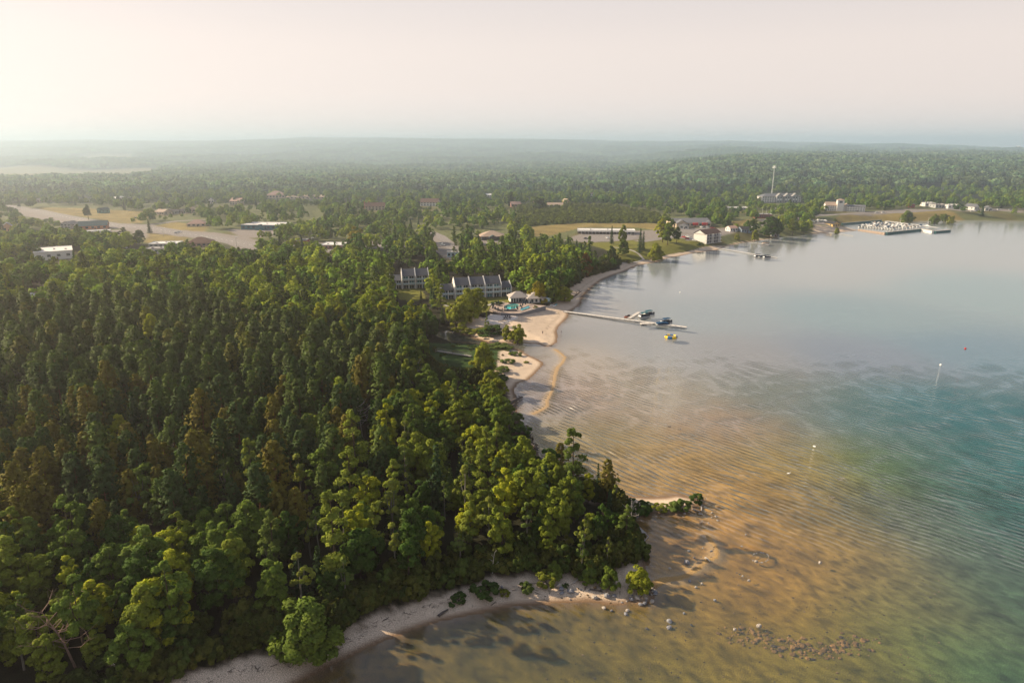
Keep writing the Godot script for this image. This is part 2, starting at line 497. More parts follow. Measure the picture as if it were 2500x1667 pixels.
func terrain() -> void:
	var xs := PackedFloat32Array()
	var fs := PackedFloat32Array()
	var x := -6200.0
	while x < 6200.0:
		xs.append(x)
		var a := absf(x)
		x += 0.9 if x > -130 and x < 170 else 1.6 if x > -260 and x < 420 else 5.0 if a < 700 else 22.0 if a < 1500 else 90.0
	var f := -300.0
	while f < 6700.0:
		fs.append(f)
		f += 40.0 if f < 20 else 5.0 if f < 70 else 0.9 if f < 300 else 1.6 if f < 640 else 4.0 if f < 1000 else 25.0 if f < 2000 else 70.0
	var nx := xs.size()
	var nf := fs.size()
	var v := PackedVector3Array(); v.resize(nx * nf)
	var c := PackedColorArray(); c.resize(nx * nf)
	var bed := bed_points()
	var fields := []
	for p in FIELDS: fields.append(gworld(p))
	# the bed colours, worked out on a coarse lattice and read between its points
	var lw := 110
	var lat := []
	for j in lw:
		for i in lw:
			var bx := -120.0 + i * 7.0
			var bf := 40.0 + j * 7.0
			var sum := Vector3.ZERO
			var wt := 0.0
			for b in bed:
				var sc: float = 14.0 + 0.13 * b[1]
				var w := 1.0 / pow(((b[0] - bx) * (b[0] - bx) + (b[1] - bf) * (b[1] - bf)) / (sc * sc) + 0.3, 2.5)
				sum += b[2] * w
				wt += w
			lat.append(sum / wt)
	for j in nf:
		var ff := fs[j]
		for i in nx:
			var xx := xs[i]
			var s := shore(xx, ff)
			var h := ground(xx, ff)
			var k := Vector3(0.035, 0.036, 0.02)
			var gr := grain.get_noise_2d(xx, ff)
			var pt := patchy.get_noise_2d(xx, ff)
			if ff > 1000.0:
				k = Vector3(0.035, 0.05, 0.022)
				for p in fields:
					if Geometry2D.is_point_in_polygon(Vector2(xx, ff), p): k = Vector3(0.22, 0.19, 0.08)
			elif s <= 0.0:
				var u := clampf((xx + 120.0) / 7.0, 0.0, lw - 1.01)
				var w := clampf((ff - 40.0) / 7.0, 0.0, lw - 1.01)
				var a := int(u)
				var b := int(w)
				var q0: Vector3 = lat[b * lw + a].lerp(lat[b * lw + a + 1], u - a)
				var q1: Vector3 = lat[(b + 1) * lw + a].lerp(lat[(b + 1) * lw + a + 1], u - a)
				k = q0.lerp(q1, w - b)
				var near := 1.0 - smoothstep(140.0, 230.0, ff)
				var fine := grain.get_noise_2d(xx * 2.3 + 40.0, ff * 2.3)
				var mid := patchy.get_noise_2d(xx * 4.0 + 100.0, ff * 4.0)
				var weed := smoothstep(-0.1, 0.45, 0.5 * pt + 0.6 * mid + 0.35 * gr) * near
				var dark := smoothstep(0.12, 0.45, mid + 0.5 * fine + 0.35 * pt) * near * smoothstep(-4.0, -9.0, s)
				var speck := smoothstep(0.22, 0.5, grain.get_noise_2d(xx * 1.2 + 70.0, ff * 1.2) + 0.45 * mid) * near
				k = k * (1.0 + (0.4 * gr + 0.65 * fine) * near + 0.04 * gr) * lerpf(1.18, 0.9, weed) * lerpf(1.0, 0.84, dark) * lerpf(1.0, 0.6, speck)
				var br := look(barg, xx, ff)
				k = k.lerp(Vector3(0.5, 0.34, 0.17), 0.75 * smoothstep(3.2, 0.8, br))
				k = k.lerp(Vector3(0.27, 0.15, 0.08), smoothstep(-2.4, 0.0, s) * 0.55)
			else:
				var t := cls_at(xx + 1.3 * gr, ff + 1.3 * patchy.get_noise_2d(ff * 7.0, xx * 7.0))
				if t == 1:
					k = Vector3(0.76, 0.6, 0.45) * (1.0 + 0.1 * gr + 0.14 * pt)
					k = k.lerp(Vector3(0.24, 0.15, 0.09), smoothstep(2.6, 0.6, s))
					var tide := s + 1.2 * pt
					k = k.lerp(Vector3(0.2, 0.14, 0.09), 0.55 * smoothstep(0.5, 0.0, absf(tide - 5.0)) * smoothstep(-0.1, 0.3, patchy.get_noise_2d(xx * 2.0, 500.0)))
				elif t == 2: k = Vector3(0.19, 0.19, 0.04) * (1.0 + 0.25 * gr + 0.3 * pt)
				elif t == 3: k = Vector3(0.27, 0.21, 0.075) * (1.0 + 0.2 * gr + 0.4 * pt)
				elif t == 4: k = Vector3(0.3, 0.265, 0.24) * (1.0 + 0.08 * gr)
				elif t == 5: k = Vector3(0.045, 0.085, 0.022) * (1.0 + 0.4 * gr + 0.5 * pt)
				elif t == 6: k = Vector3(0.15, 0.11, 0.08) * (1.0 + 0.4 * gr + 0.3 * pt)
				elif t == 8: k = Vector3(0.09, 0.13, 0.04) * (1.0 + 0.3 * gr + 0.3 * pt)
				elif t == 7: k = Vector3(0.15, 0.14, 0.055) * (1.0 + 0.3 * gr + 0.3 * pt)
				else:
					if ff > 560.0: k = k.lerp(Vector3(0.15, 0.165, 0.07), smoothstep(560.0, 640.0, ff))
					k *= 1.0 + 0.5 * gr
				if ff < 330.0 and (t == 0 or t == 1):
					var part := 0
					for o in [[1.1, 0.3], [-0.9, 0.7], [0.2, -1.2], [-0.5, -0.5], [0.6, 1.2]]:
						if cls_at(xx + o[0] + 1.6 * gr, ff + o[1] + 1.6 * patchy.get_noise_2d(ff * 7.0, xx * 7.0)) == 1: part += 1
					if t == 0: k = k.lerp(Vector3(0.5, 0.38, 0.27), part / 5.0)
					elif part < 5: k = k.lerp(Vector3(0.13, 0.1, 0.07), (5 - part) / 7.0)
				if t == 1: h += 0.1 * gr * smoothstep(1.0, 5.0, s)
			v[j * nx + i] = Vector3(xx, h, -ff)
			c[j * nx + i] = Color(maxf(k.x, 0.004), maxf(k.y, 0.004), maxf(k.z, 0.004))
	var ix := PackedInt32Array(); ix.resize((nx - 1) * (nf - 1) * 6)
	var o := 0
	for j in nf - 1:
		for i in nx - 1:
			var q := j * nx + i
			ix[o] = q; ix[o + 1] = q + nx; ix[o + 2] = q + 1
			ix[o + 3] = q + 1; ix[o + 4] = q + nx; ix[o + 5] = q + nx + 1
			o += 6
	var nrm := PackedVector3Array(); nrm.resize(nx * nf)
	for j in nf:
		var j0 := maxi(j - 1, 0)
		var j1 := mini(j + 1, nf - 1)
		for i in nx:
			var a := v[j * nx + mini(i + 1, nx - 1)] - v[j * nx + maxi(i - 1, 0)]
			var b := v[j1 * nx + i] - v[j0 * nx + i]
			nrm[j * nx + i] = a.cross(b).normalized()
	var arr := []
	arr.resize(Mesh.ARRAY_MAX)
	arr[Mesh.ARRAY_VERTEX] = v; arr[Mesh.ARRAY_NORMAL] = nrm; arr[Mesh.ARRAY_COLOR] = c; arr[Mesh.ARRAY_INDEX] = ix
	var m := ArrayMesh.new()
	m.add_surface_from_arrays(Mesh.PRIMITIVE_TRIANGLES, arr)
	var soil := StandardMaterial3D.new()
	soil.resource_name = "soil"
	soil.vertex_color_use_as_albedo = true
	soil.roughness = 0.95
	soil.metallic_specular = 0.2
	soil.albedo_texture = noise_tex(1024, 0.03, Color(0.66, 0.66, 0.66), Color(1, 1, 1), 3)
	soil.uv1_triplanar = true
	soil.uv1_world_triplanar = true
	soil.uv1_scale = Vector3.ONE / 9.0
	struct("ground", m, soil)

# what the photo shows unhidden: trees nearer than these keep low or stand aside
const OPEN := [
	[1045,830, 1108,806, 1180,815, 1240,838, 1245,945, 1205,940, 1130,932, 1065,925, 1035,890],
	[1125,790, 1190,768, 1340,742, 1388,705, 1420,690, 1400,760, 1362,850, 1240,842, 1150,825],
	[952,661, 1042,655, 1046,735, 960,733], [1078,680, 1241,680, 1247,748, 1082,750], [1190,733, 1250,715, 1338,722, 1340,770, 1190,796],
	[1228,950, 1262,940, 1275,1000, 1322,1112, 1300,1108, 1243,1030], [1345,1165, 1430,1205, 1425,1214, 1345,1180], [1536,1196, 1720,1196, 1720,1268, 1550,1268],
	[1562,1264, 1800,1262, 1800,1500, 1612,1490, 1604,1440, 1576,1384, 1572,1350, 1550,1312, 1545,1285],
	[419,1672, 473,1642, 543,1629, 617,1606, 799,1584, 846,1546, 897,1510, 1006,1480, 1070,1458, 1150,1436, 1204,1418, 1284,1408, 1389,1410, 1466,1432, 1520,1400, 1600,1400, 1600,1490, 1300,1500, 900,1600, 700,1700, 400,1700],
	[1430,600, 1500,588, 1740,588, 1668,616, 1560,634, 1518,640, 1500,622], [1290,556, 1420,548, 1640,552, 1640,566, 1420,590, 1400,575, 1300,572],
	[20,498, 80,506, 215,528, 345,547, 430,542, 505,550, 575,576, 640,596, 640,606, 577,604, 500,586, 440,586, 360,580, 300,560, 200,545, 60,522], [1040,566, 1066,568, 1095,590, 1120,608, 1118,630, 1092,628, 1082,604, 1060,585], [880,588, 960,600, 960,607, 890,604],
	[1990,520, 2320,520, 2480,524, 2480,538, 2000,545], [1660,556, 1780,558, 1790,570, 1700,592, 1665,588], [1785,560, 1815,560, 1815,582, 1785,584], [1830,535, 1885,532, 1885,545, 1835,545],
	[1860,472, 1958,472, 1958,494, 1862,494], [2018,490, 2068,490, 2068,516, 2020,516], [1700,562, 1770,566, 1770,597, 1700,598], [60,708, 122,706, 126,734, 70,734], [1060,606, 1120,606, 1120,630, 1088,630],
]

const FIELDS := [[-300,408, 0,408, 180,412, 420,413, 380,425, 400,432, 250,440, 60,446, -300,450], [180,395, 330,392, 340,398, 200,402], [820,452, 860,449, 870,455, 830,458]]

func lake() -> void:
	# two patches of one surface: the rippled water off the point, and the calm water round it
	var rect: Array[float] = [-15.0, 95.0, 285.0, 395.0]
	var m := ArrayMesh.new()
	for part in 2:
		var st := SurfaceTool.new()
		st.begin(Mesh.PRIMITIVE_TRIANGLES)
		var quads := [rect] if part == 0 else [[-220.0, -300.0, 6300.0, 95.0], [-220.0, 95.0, -15.0, 395.0], [285.0, 95.0, 6300.0, 395.0], [-220.0, 395.0, 6300.0, 1000.0]]
		for q in quads:
			for k in [0, 2, 1, 0, 3, 2]:
				var x: float = q[0] if k == 0 or k == 3 else q[2]
				var f: float = q[1] if k < 2 else q[3]
				st.set_normal(Vector3.UP)
				st.set_uv(Vector2((x - rect[0]) / 300.0, (rect[3] - f) / 300.0) if part == 0 else Vector2(x, -f) / 75.0)
				st.add_vertex(Vector3(x, 0, -f))
		st.generate_tangents()
		st.commit(m)
	var look_ := []
	for part in 2:
		var n := 1024 if part == 0 else 512
		var size := 300.0 if part == 0 else 75.0
		var hgt := PackedFloat32Array(); hgt.resize(n * n)
		var trains := []
		for k in (13 if part == 0 else 16):
			var len_ := 1.6 + 1.3 * rng.randf() if part == 0 else 1.5 + 2.6 * rng.randf()
			var dir := deg_to_rad(-45.0) + rng.randfn() * (0.1 if part == 0 else 0.5)
			trains.append([roundi(cos(dir) * size / len_), roundi(sin(dir) * size / len_), rng.randf() * TAU, 0.4 + rng.randf()])
		var tab := PackedFloat32Array(); tab.resize(n)
		for i in n: tab[i] = sin(TAU * i / n)
		var bend := PackedInt32Array(); bend.resize(n * n)
		if part == 0:
			for j in n:
				for i in n: bend[j * n + i] = int(n * 1.6 * patchy.get_noise_2d(i * 0.11, j * 0.11))
		for t in trains:
			var ph := int(t[2] / TAU * n)
			var kx: int = t[0]
			var am: float = t[3]
			for j in n:
				var q := posmod(int(t[1]) * j + ph, n)
				var at := j * n
				for i in n:
					hgt[at + i] += am * tab[posmod(q + bend[at + i], n)]
					q = posmod(q + kx, n)
		var im := Image.create(n, n, false, Image.FORMAT_RGB8)
		for j in n:
			for i in n:
				var am := 0.016
				if part == 0:
					var x: float = rect[0] + 300.0 * i / n
					var f: float = rect[3] - 300.0 * j / n
					var inner := smoothstep(0.0, 45.0, minf(minf(x - rect[0], rect[2] - x), minf(f - rect[1], rect[3] - f)))
					var band := smoothstep(146.0, 190.0, f + 0.18 * x) * (1.0 - smoothstep(165.0, 320.0, f + 0.1 * x))
					am = lerpf(0.02, 0.75, inner * band * (0.85 + 0.25 * patchy.get_noise_2d(x * 0.6, f * 0.6)))
				var dx := hgt[j * n + (i + 1) % n] - hgt[j * n + (i + n - 1) % n]
				var dy := hgt[((j + 1) % n) * n + i] - hgt[((j + n - 1) % n) * n + i]
				var q := Vector3(-dx * am * 0.35, dy * am * 0.35, 1.0).normalized()
				im.set_pixel(i, j, Color(q.x * 0.5 + 0.5, q.y * 0.5 + 0.5, q.z * 0.5 + 0.5))
		var w := StandardMaterial3D.new()
		w.resource_name = "lake_water"
		w.transparency = BaseMaterial3D.TRANSPARENCY_ALPHA
		w.albedo_color = Color(0.42, 0.55, 0.55, 0.07)
		w.roughness = 0.13
		w.metallic_specular = 0.5
		w.normal_enabled = true
		w.normal_texture = ImageTexture.create_from_image(im)
		w.normal_scale = 1.0
		w.texture_repeat = part == 1
		look_.append(w)
	M["water"] = look_[1]
	var o := struct("water", m, look_[0])
	o.set_surface_override_material(1, look_[1])

# ---------------------------------------------------------------- trees: each maker gives [trunk mesh, crown mesh], base at the origin
func tint(c: Color, k: float, r: RandomNumberGenerator) -> Color:
	var a := 1.0 + k * (r.randf() - 0.5) * 2.0
	var w := 1.0 + 0.5 * k * (r.randf() - 0.5)
	return Color(c.r * a * w, c.g * a, c.b * a / w)

func clump(s: Sheet, at: Vector3, rad: Vector3, heart: Vector3, n: int, size: float, c: Color, r: RandomNumberGenerator, nar := 0.62) -> void:
	var base := tint(c, 0.16, r)
	var away := (at - heart).normalized()
	for i in n:
		var d := Vector3(r.randfn(), r.randfn(), r.randfn()).normalized()
		if d.dot(away) < -0.35: d = -d
		if d.y < -0.55: d.y *= -0.5
		s.col = tint(base, 0.22, r)
		s.leaf(at + d * rad * (0.62 + 0.45 * r.randf()), (d + away * 0.5).normalized(), size * (0.7 + 0.6 * r.randf()), nar, r)

func leafy(sd_: int, tall: float, wide: float, clumps: int, leaves: int, size: float, c: Color, low := 0.28, flat := 1.0) -> Array:
	var r := RandomNumberGenerator.new()
	r.seed = sd_
	var s := Sheet.new()
	s.soft = 0.95 if size > 0.6 else 0.5
	var w := Sheet.new()
	var heart := Vector3(0, tall * (0.4 + low * 0.4), 0)
	w.tube([Vector3.ZERO, Vector3(0.1, tall * 0.3, 0), Vector3(-0.1, tall * 0.55, 0.1), Vector3(0.1, tall * 0.8, 0)], [tall * 0.02, tall * 0.014, tall * 0.009, 0.03], 6)
	# several leaders of unequal height, each carrying its own uneven head of sprays
	var leaders := 3 + r.randi() % 3 + (1 if wide > 4.0 else 0)
	for m in leaders:
		var a := TAU * (m + 0.6 * r.randf()) / leaders
		var out := wide * (0.0 if m == 0 else 0.3 + 0.32 * r.randf())
		var top := Vector3(cos(a) * out, tall * (1.0 if m == 0 else 0.68 + 0.27 * r.randf()), sin(a) * out)
		var from := Vector3(0, tall * (low * 0.7 + 0.1 + 0.12 * r.randf()), 0)
		w.tube([from, from.lerp(top, 0.5) + Vector3(top.x, 0, top.z) * 0.2, top], [tall * 0.009, tall * 0.006, 0.03], 4)
		var share := int(ceil(clumps / float(leaders)))
		for i in share:
			var u := (i + r.randf()) / share
			var y := lerpf(tall * (low + 0.05), top.y, u)
			var spine := Vector3(top.x, 0, top.z) * (0.35 + 0.65 * u)
			var girth := wide * 0.52 * (0.45 + 0.9 * sin(PI * clampf(0.22 + 0.7 * u, 0.0, 1.0))) * (0.55 + 0.6 * r.randf())
			if i == share - 1: girth *= 0.25
			var b := r.randf() * TAU
			var at := spine + Vector3(cos(b) * girth, y, sin(b) * girth)
			var rc := wide * (0.13 + 0.17 * r.randf()) * (1.3 if size > 0.6 else 1.0)
			clump(s, at, Vector3(rc, rc * (0.6 + 0.5 * r.randf()) * flat, rc), heart + spine * 0.6, int(leaves * (0.6 + 0.8 * r.randf())), size, c, r)
	return [w.mesh(), s.mesh(true)]

func bush(sd_: int, tall: float, wide: float, clumps: int, leaves: int, size: float, c: Color) -> Array:
	var r := RandomNumberGenerator.new()
	r.seed = sd_
	var s := Sheet.new()
	var w := Sheet.new()
	for m in 4:
		var a := TAU * (m + r.randf() * 0.6) / 4.0
		w.tube([Vector3.ZERO, Vector3(cos(a) * wide * 0.2, tall * 0.4, sin(a) * wide * 0.2), Vector3(cos(a) * wide * 0.5, tall * 0.8, sin(a) * wide * 0.5)], [tall * 0.02, tall * 0.013, 0.02], 5)
	for i in clumps:
		var y := 1.0 - 0.98 * (i + 0.5) / clumps
		var a := i * 2.39996 + r.randf() * 1.2
		var ring := sqrt(maxf(0.03, 1.0 - y * y))
		var q := (0.48 + 0.5 * r.randf()) * (0.8 if y < 0.2 else 1.0)
		var lobe := Vector3.ZERO if i % 3 else Vector3(cos(sd_ * 1.7) * wide * 0.45, -0.1 * tall, sin(sd_ * 1.7) * wide * 0.45)
		var at := lobe + Vector3(cos(a) * ring * wide * q, tall * (0.12 + 0.78 * y * (0.68 + 0.5 * r.randf())), sin(a) * ring * wide * q)
		var rc := wide * (0.17 + 0.16 * r.randf())
		clump(s, at, Vector3(rc, rc * (0.7 + 0.4 * r.randf()), rc), Vector3(0, tall * 0.2, 0), int(leaves * (0.7 + 0.6 * r.randf())), size, c, r)
	return [w.mesh(), s.mesh(true)]

func red_pine(sd_: int, tall: float, wide: float, bare: float, c: Color, tufts: int, size: float, lean := 0.25) -> Array:
	var r := RandomNumberGenerator.new()
	r.seed = sd_
	var s := Sheet.new()
	var w := Sheet.new()
	s.soft = 0.85
	w.tube([Vector3.ZERO, Vector3(0.05, tall * 0.5, 0), Vector3(0, tall, 0.05)], [tall * 0.011, tall * 0.008, 0.03], 6)
	var whorls := int(tall * (1.0 - bare) / 0.95)
	for k in whorls:
		var t := (k + 0.5) / whorls
		var y := tall * (bare + (1.0 - bare) * t)
		var reach := wide * minf(1.0, 0.45 + 1.9 * t) * pow(1.0 - t, 0.72) * (0.82 + 0.4 * r.randf()) + 0.25
		var arms := 5 if t < 0.8 else 4
		for a in arms:
			var g := TAU * (a + r.randf() * 0.7) / arms + k * 1.1
			var d := Vector3(cos(g), 0, sin(g))
			var l := reach * (0.7 + 0.5 * r.randf())
			var tip := Vector3(0, y, 0) + d * l + Vector3(0, l * (lean + 0.5 * t), 0)
			if l > 0.8 and k % 2 == 0: w.tube([Vector3(0, y, 0), tip], [0.05, 0.02], 3)
			var base := tint(c, 0.14, r)
			for b in 3:
				var at := Vector3(0, y, 0).lerp(tip, 0.42 + 0.3 * b)
				if b == 0 and l < 1.2: continue
				for q in tufts:
					var e := (d * 0.7 + Vector3(r.randf() - 0.5, r.randf() * 0.9 - 0.1, r.randf() - 0.5) * 1.5).normalized()
					s.col = tint(base, 0.2, r)
					s.leaf(at + e * size * 0.85, (d * 0.6 + Vector3(0, 0.6, 0) + e * 0.3).normalized(), size * (0.7 + 0.6 * r.randf()), 0.42, r)
	return [w.mesh(), s.mesh(true)]

func spruce(sd_: int, tall: float, wide: float, c: Color, sprays: int, size: float) -> Array:
	var r := RandomNumberGenerator.new()
	r.seed = sd_
	var s := Sheet.new()
	var w := Sheet.new()
	w.tube([Vector3.ZERO, Vector3(0, tall, 0)], [tall * 0.012, 0.02], 5)
	var layers := int(tall / 0.85)
	for k in layers:
		var t := (k + 0.3) / layers
		var y := tall * (0.06 + 0.94 * t)
		var reach := wide * pow(1.0 - t, 0.82) * (0.85 + 0.3 * r.randf()) + 0.12
		var arms := maxi(4, int(9 * (1.0 - t) + 3))
		for a in arms:
			var g := TAU * (a + r.randf() * 0.6) / arms + k * 0.7
			var d := Vector3(cos(g), 0, sin(g))
			var l := reach * (0.72 + 0.4 * r.randf())
			var base := tint(c, 0.15, r)
			for b in sprays:
				var q := (b + 0.6) / sprays
				var at := Vector3(0, y, 0) + d * l * q + Vector3(0, -0.28 * l * q + 0.16 * l * q * q, 0) + Vector3(r.randf() - 0.5, r.randf() - 0.5, r.randf() - 0.5) * 0.3
				s.col = tint(base, 0.2, r)
				s.leaf(at, (d * 0.75 + Vector3(0, 0.55, 0)).normalized(), size * (0.8 + 0.5 * r.randf()), 0.5, r)
	return [w.mesh(), s.mesh(true)]

func white_pine(sd_: int, tall: float, wide: float, c: Color, n: int, size: float, bare := 0.22) -> Array:
	var r := RandomNumberGenerator.new()
	r.seed = sd_
	var s := Sheet.new()
	var w := Sheet.new()
	w.tube([Vector3.ZERO, Vector3(0.1, tall * 0.5, 0.1), Vector3(0, tall, 0)], [tall * 0.014, tall * 0.009, 0.04], 6)
	var plates := int(tall * 1.1)
	for k in plates:
		var t := (k + r.randf()) / plates
		var y := tall * (bare + (1.0 - bare) * t)
		var g := r.randf() * TAU
		var d := Vector3(cos(g), 0, sin(g))
		var l := wide * (1.05 - 0.72 * t) * (0.55 + 0.6 * r.randf())
		var at := Vector3(0, y, 0) + d * l * 0.62 + Vector3(0, 0.1 * l, 0)
		w.tube([Vector3(0, y - 0.2, 0), at], [0.07, 0.02], 3)
		clump(s, at, Vector3(l * 0.5, 0.42 + l * 0.1, l * 0.5), Vector3(0, y - 2.0, 0), n, size, c, r, 0.45)
	clump(s, Vector3(0, tall * 0.97, 0), Vector3(0.5, 1.1, 0.5), Vector3(0, tall * 0.8, 0), n, size, c, r, 0.45)
	return [w.mesh(), s.mesh(true)]

func bare_tree(sd_: int, tall: float, wide: float, twigs: int, lean := Vector3.ZERO) -> ArrayMesh:
	var r := RandomNumberGenerator.new()
	r.seed = sd_
	var w := Sheet.new()
	var top := Vector3(0, tall, 0) + lean
	var mid := Vector3(0, tall * 0.5, 0) + lean * 0.35
	w.tube([Vector3.ZERO, mid, top], [tall * 0.018, tall * 0.012, 0.03], 6)
	for k in twigs:
		var t := 0.35 + 0.62 * (k + r.randf()) / twigs
		var from := Vector3.ZERO.lerp(mid, t * 2.0) if t < 0.5 else mid.lerp(top, t * 2.0 - 1.0)
		var g := r.randf() * TAU
		var l := wide * (1.15 - 0.6 * t) * (0.5 + 0.7 * r.randf())
		var to := from + Vector3(cos(g) * l, l * (0.25 + 0.6 * r.randf()), sin(g) * l)
		var bend := from.lerp(to, 0.55) + Vector3(0, -0.15 * l, 0)
		w.tube([from, bend, to], [tall * 0.006, tall * 0.004, 0.025], 4)
		for q in 3:
			var f2 := bend.lerp(to, 0.2 + 0.3 * q)
			w.tube([f2, f2 + Vector3(r.randf() - 0.5, 0.1 + 0.5 * r.randf(), r.randf() - 0.5) * l * 0.7], [0.035, 0.015], 3)
	return w.mesh()

func leaf_mat(called: String, r: float, g: float, b: float) -> StandardMaterial3D:
	var m := mat(called, r, g, b, 0.75)
	m.vertex_color_use_as_albedo = true
	m.metallic_specular = 0.15
	m.backlight_enabled = true
	m.backlight = Color(0.68, 0.74, 0.3)
	return m

var kinds := {}   # kind -> list of [trunk, crown]
var coats := {}   # kind -> list of [crown material, word for its colour]
var barks := {}

func tree_kinds() -> void:
	var g := Color(0.105, 0.165, 0.03)
	kinds["broadleaf_tree"] = []
	for k in 7:
		kinds["broadleaf_tree"].append(leafy(100 + k, 13.5 + (k % 4) * 1.9, 3.2 + (k * 5 % 7) * 0.36, 60 + k % 3 * 12, 150, 0.36, g, 0.12 + 0.07 * (k % 4)))
	kinds["red_pine"] = []
	for k in 6:
		kinds["red_pine"].append(red_pine(200 + k, 16.5 + k % 3 * 1.4, 2.9 + 0.35 * (k % 3), 0.26 + 0.08 * (k % 2), Color(0.06, 0.094, 0.034), 11, 0.5))
	kinds["spruce_tree"] = []
	for k in 4:
		kinds["spruce_tree"].append(spruce(300 + k, 13.5 + k * 1.2, 2.6 + 0.25 * k, Color(0.045, 0.074, 0.03), 6, 0.46))
	kinds["white_pine"] = []
	for k in 4:
		kinds["white_pine"].append(white_pine(400 + k, 16.0 + k * 1.5, 4.2, Color(0.095, 0.135, 0.034), 150, 0.36))
	kinds["aspen_tree"] = []
	for k in 5:
		kinds["aspen_tree"].append(leafy(500 + k, 15.0 + k % 3 * 1.5, 2.5 + 0.3 * (k % 3), 15, 190, 0.33, Color(0.1, 0.135, 0.04), 0.46))
	coats["broadleaf_tree"] = [[leaf_mat("leaves_green", 1.03, 0.96, 0.84), "mid green"], [leaf_mat("leaves_dark", 0.48, 0.57, 0.54), "dark green"], [leaf_mat("leaves_yellow", 2.53, 1.69, 0.63), "yellow green"], [leaf_mat("leaves_olive", 1.50, 1.16, 0.77), "olive green"]]
	coats["red_pine"] = [[leaf_mat("needles_dark", 1.03, 1.02, 0.94), "dark green"], [leaf_mat("needles_green", 1.76, 1.55, 1.08), "green"], [leaf_mat("needles_bronze", 2.64, 1.45, 0.76), "bronze tinged"]]
	coats["spruce_tree"] = [[leaf_mat("spruce_dark", 0.9, 0.95, 0.95), "dark green"], [leaf_mat("spruce_green", 1.82, 1.55, 1.00), "green"]]
	coats["white_pine"] = [[leaf_mat("pine_light", 1.88, 1.57, 0.91), "pale green"], [leaf_mat("pine_mid", 1.05, 1.01, 0.84), "grey green"]]
	coats["aspen_tree"] = [[leaf_mat("aspen_light", 1.97, 1.62, 0.98), "pale yellow green"], [leaf_mat("aspen_green", 1.17, 1.19, 0.91), "fresh green"]]
	var brown := worn("bark_brown", 0.09, 0.065, 0.045, 1.5)
	for k in kinds: barks[k] = brown
	barks["red_pine"] = worn("bark_rust", 0.2, 0.09, 0.045, 1.5)
	barks["aspen_tree"] = worn("bark_pale", 0.17, 0.16, 0.13, 1.2)

const STANDS := [ # where a kind is the rule in the woods: outline in the photo, then kind and weight
	[[-400,760, 300,735, 560,760, 800,830, 980,840, 1000,960, 880,1010, 720,1130, 560,1170, 250,1180, -400,1180], ["red_pine", 84, "spruce_tree", 13, "broadleaf_tree", 3]],
	[[-400,1180, 250,1180, 560,1170, 720,1130, 900,1040, 960,1130, 820,1260, 640,1280, 560,1240, 250,1300, -400,1330], ["red_pine", 74, "aspen_tree", 10, "broadleaf_tree", 12, "white_pine", 4]],
	[[640,1270, 820,1240, 960,1090, 1150,1060, 1230,1120, 1240,1500, 640,1560], ["broadleaf_tree", 44, "aspen_tree", 34, "white_pine", 12, "spruce_tree", 10]],
	[[1150,1050, 1330,1130, 1540,1240, 1600,1420, 1240,1460, 1220,1120], ["broadleaf_tree", 62, "aspen_tree", 16, "white_pine", 14, "spruce_tree", 8]],
	[[960,560, 1440,560, 1560,680, 1300,740, 940,760], ["broadleaf_tree", 34, "white_pine", 46, "spruce_tree", 20]],
	[[-400,1290, 560,1240, 640,1280, 640,1600, 300,1720, -400,1720], ["broadleaf_tree", 92, "spruce_tree", 4, "aspen_tree", 4]],
]

func kind_for(px: Vector2) -> String:
	var mix: Array = ["broadleaf_tree", 80, "white_pine", 12, "spruce_tree", 5, "red_pine", 3]
	for st in stand_list:
		if Geometry2D.is_point_in_polygon(px, st[2]):
			mix = st[1]
			break
	var sum := 0
	for i in range(1, mix.size(), 2): sum += mix[i]
	var q := rng.randf() * sum
	for i in range(0, mix.size(), 2):
		q -= mix[i + 1]
		if q <= 0.0: return mix[i]
	return mix[0]

func where_words(px: Vector2) -> String:
	if px.y > 1330 and px.x < 640: return "in the near corner wood"
	if px.y > 1330 and px.x > 1180: return "behind the beach rocks"
	if px.y > 1330: return "above the near beach"
	if px.x > 1180 and px.y > 1030: return "on the wooded point"
	if px.x > 900 and px.y > 930: return "on the point's bay side"
	if px.y > 1180: return "on the pine stand's near edge"
	if px.y > 1000: return "in the middle pine stand"
	if px.y > 820 and px.x < 900: return "in the far pine stand"
	if px.y > 780 and px.x > 900: return "beside the meadow"
	if px.x > 1250: return "on the far headland"
	if px.x > 880: return "round the terraces"
	return "behind the pine stand"

func plant(kind: String, p: Vector3, scale_: float, which: int, coat: int, label: String, group: String, called := "") -> Node3D:
	var t := thing(called if called else kind, label, "tree", p, rng.randf() * TAU, group)
	var pair: Array = kinds[kind][which]
	put("trunk", pair[0], barks[kind], t)
	put("crown", pair[1], coats[kind][coat][0], t)
	t.scale = Vector3(scale_ * (0.93 + 0.14 * rng.randf()), scale_, scale_ * (0.93 + 0.14 * rng.randf()))
	return t

func masses(called: String, label: String, parts: Array) -> void:   # parts: [mesh, material, transforms, colours]
	var holder := Node3D.new()
	holder.name = numbered(called)
	add_child(holder)
	tag(holder, label, "woods", "", "stuff")
	for q in parts:
		if q[2].size() == 0: continue
		var mm := MultiMesh.new()
		mm.transform_format = MultiMesh.TRANSFORM_3D
		mm.use_colors = true
		mm.mesh = q[0]
		mm.instance_count = q[2].size()
		for i in q[2].size():
			mm.set_instance_transform(i, q[2][i])
			mm.set_instance_color(i, q[3][i])
		var o := MultiMeshInstance3D.new()
		o.name = "foliage" if called == "undergrowth" else "crown"
		o.multimesh = mm
		o.material_override = q[1]
		holder.add_child(o, true)
		o.set_meta("kind", "stuff")

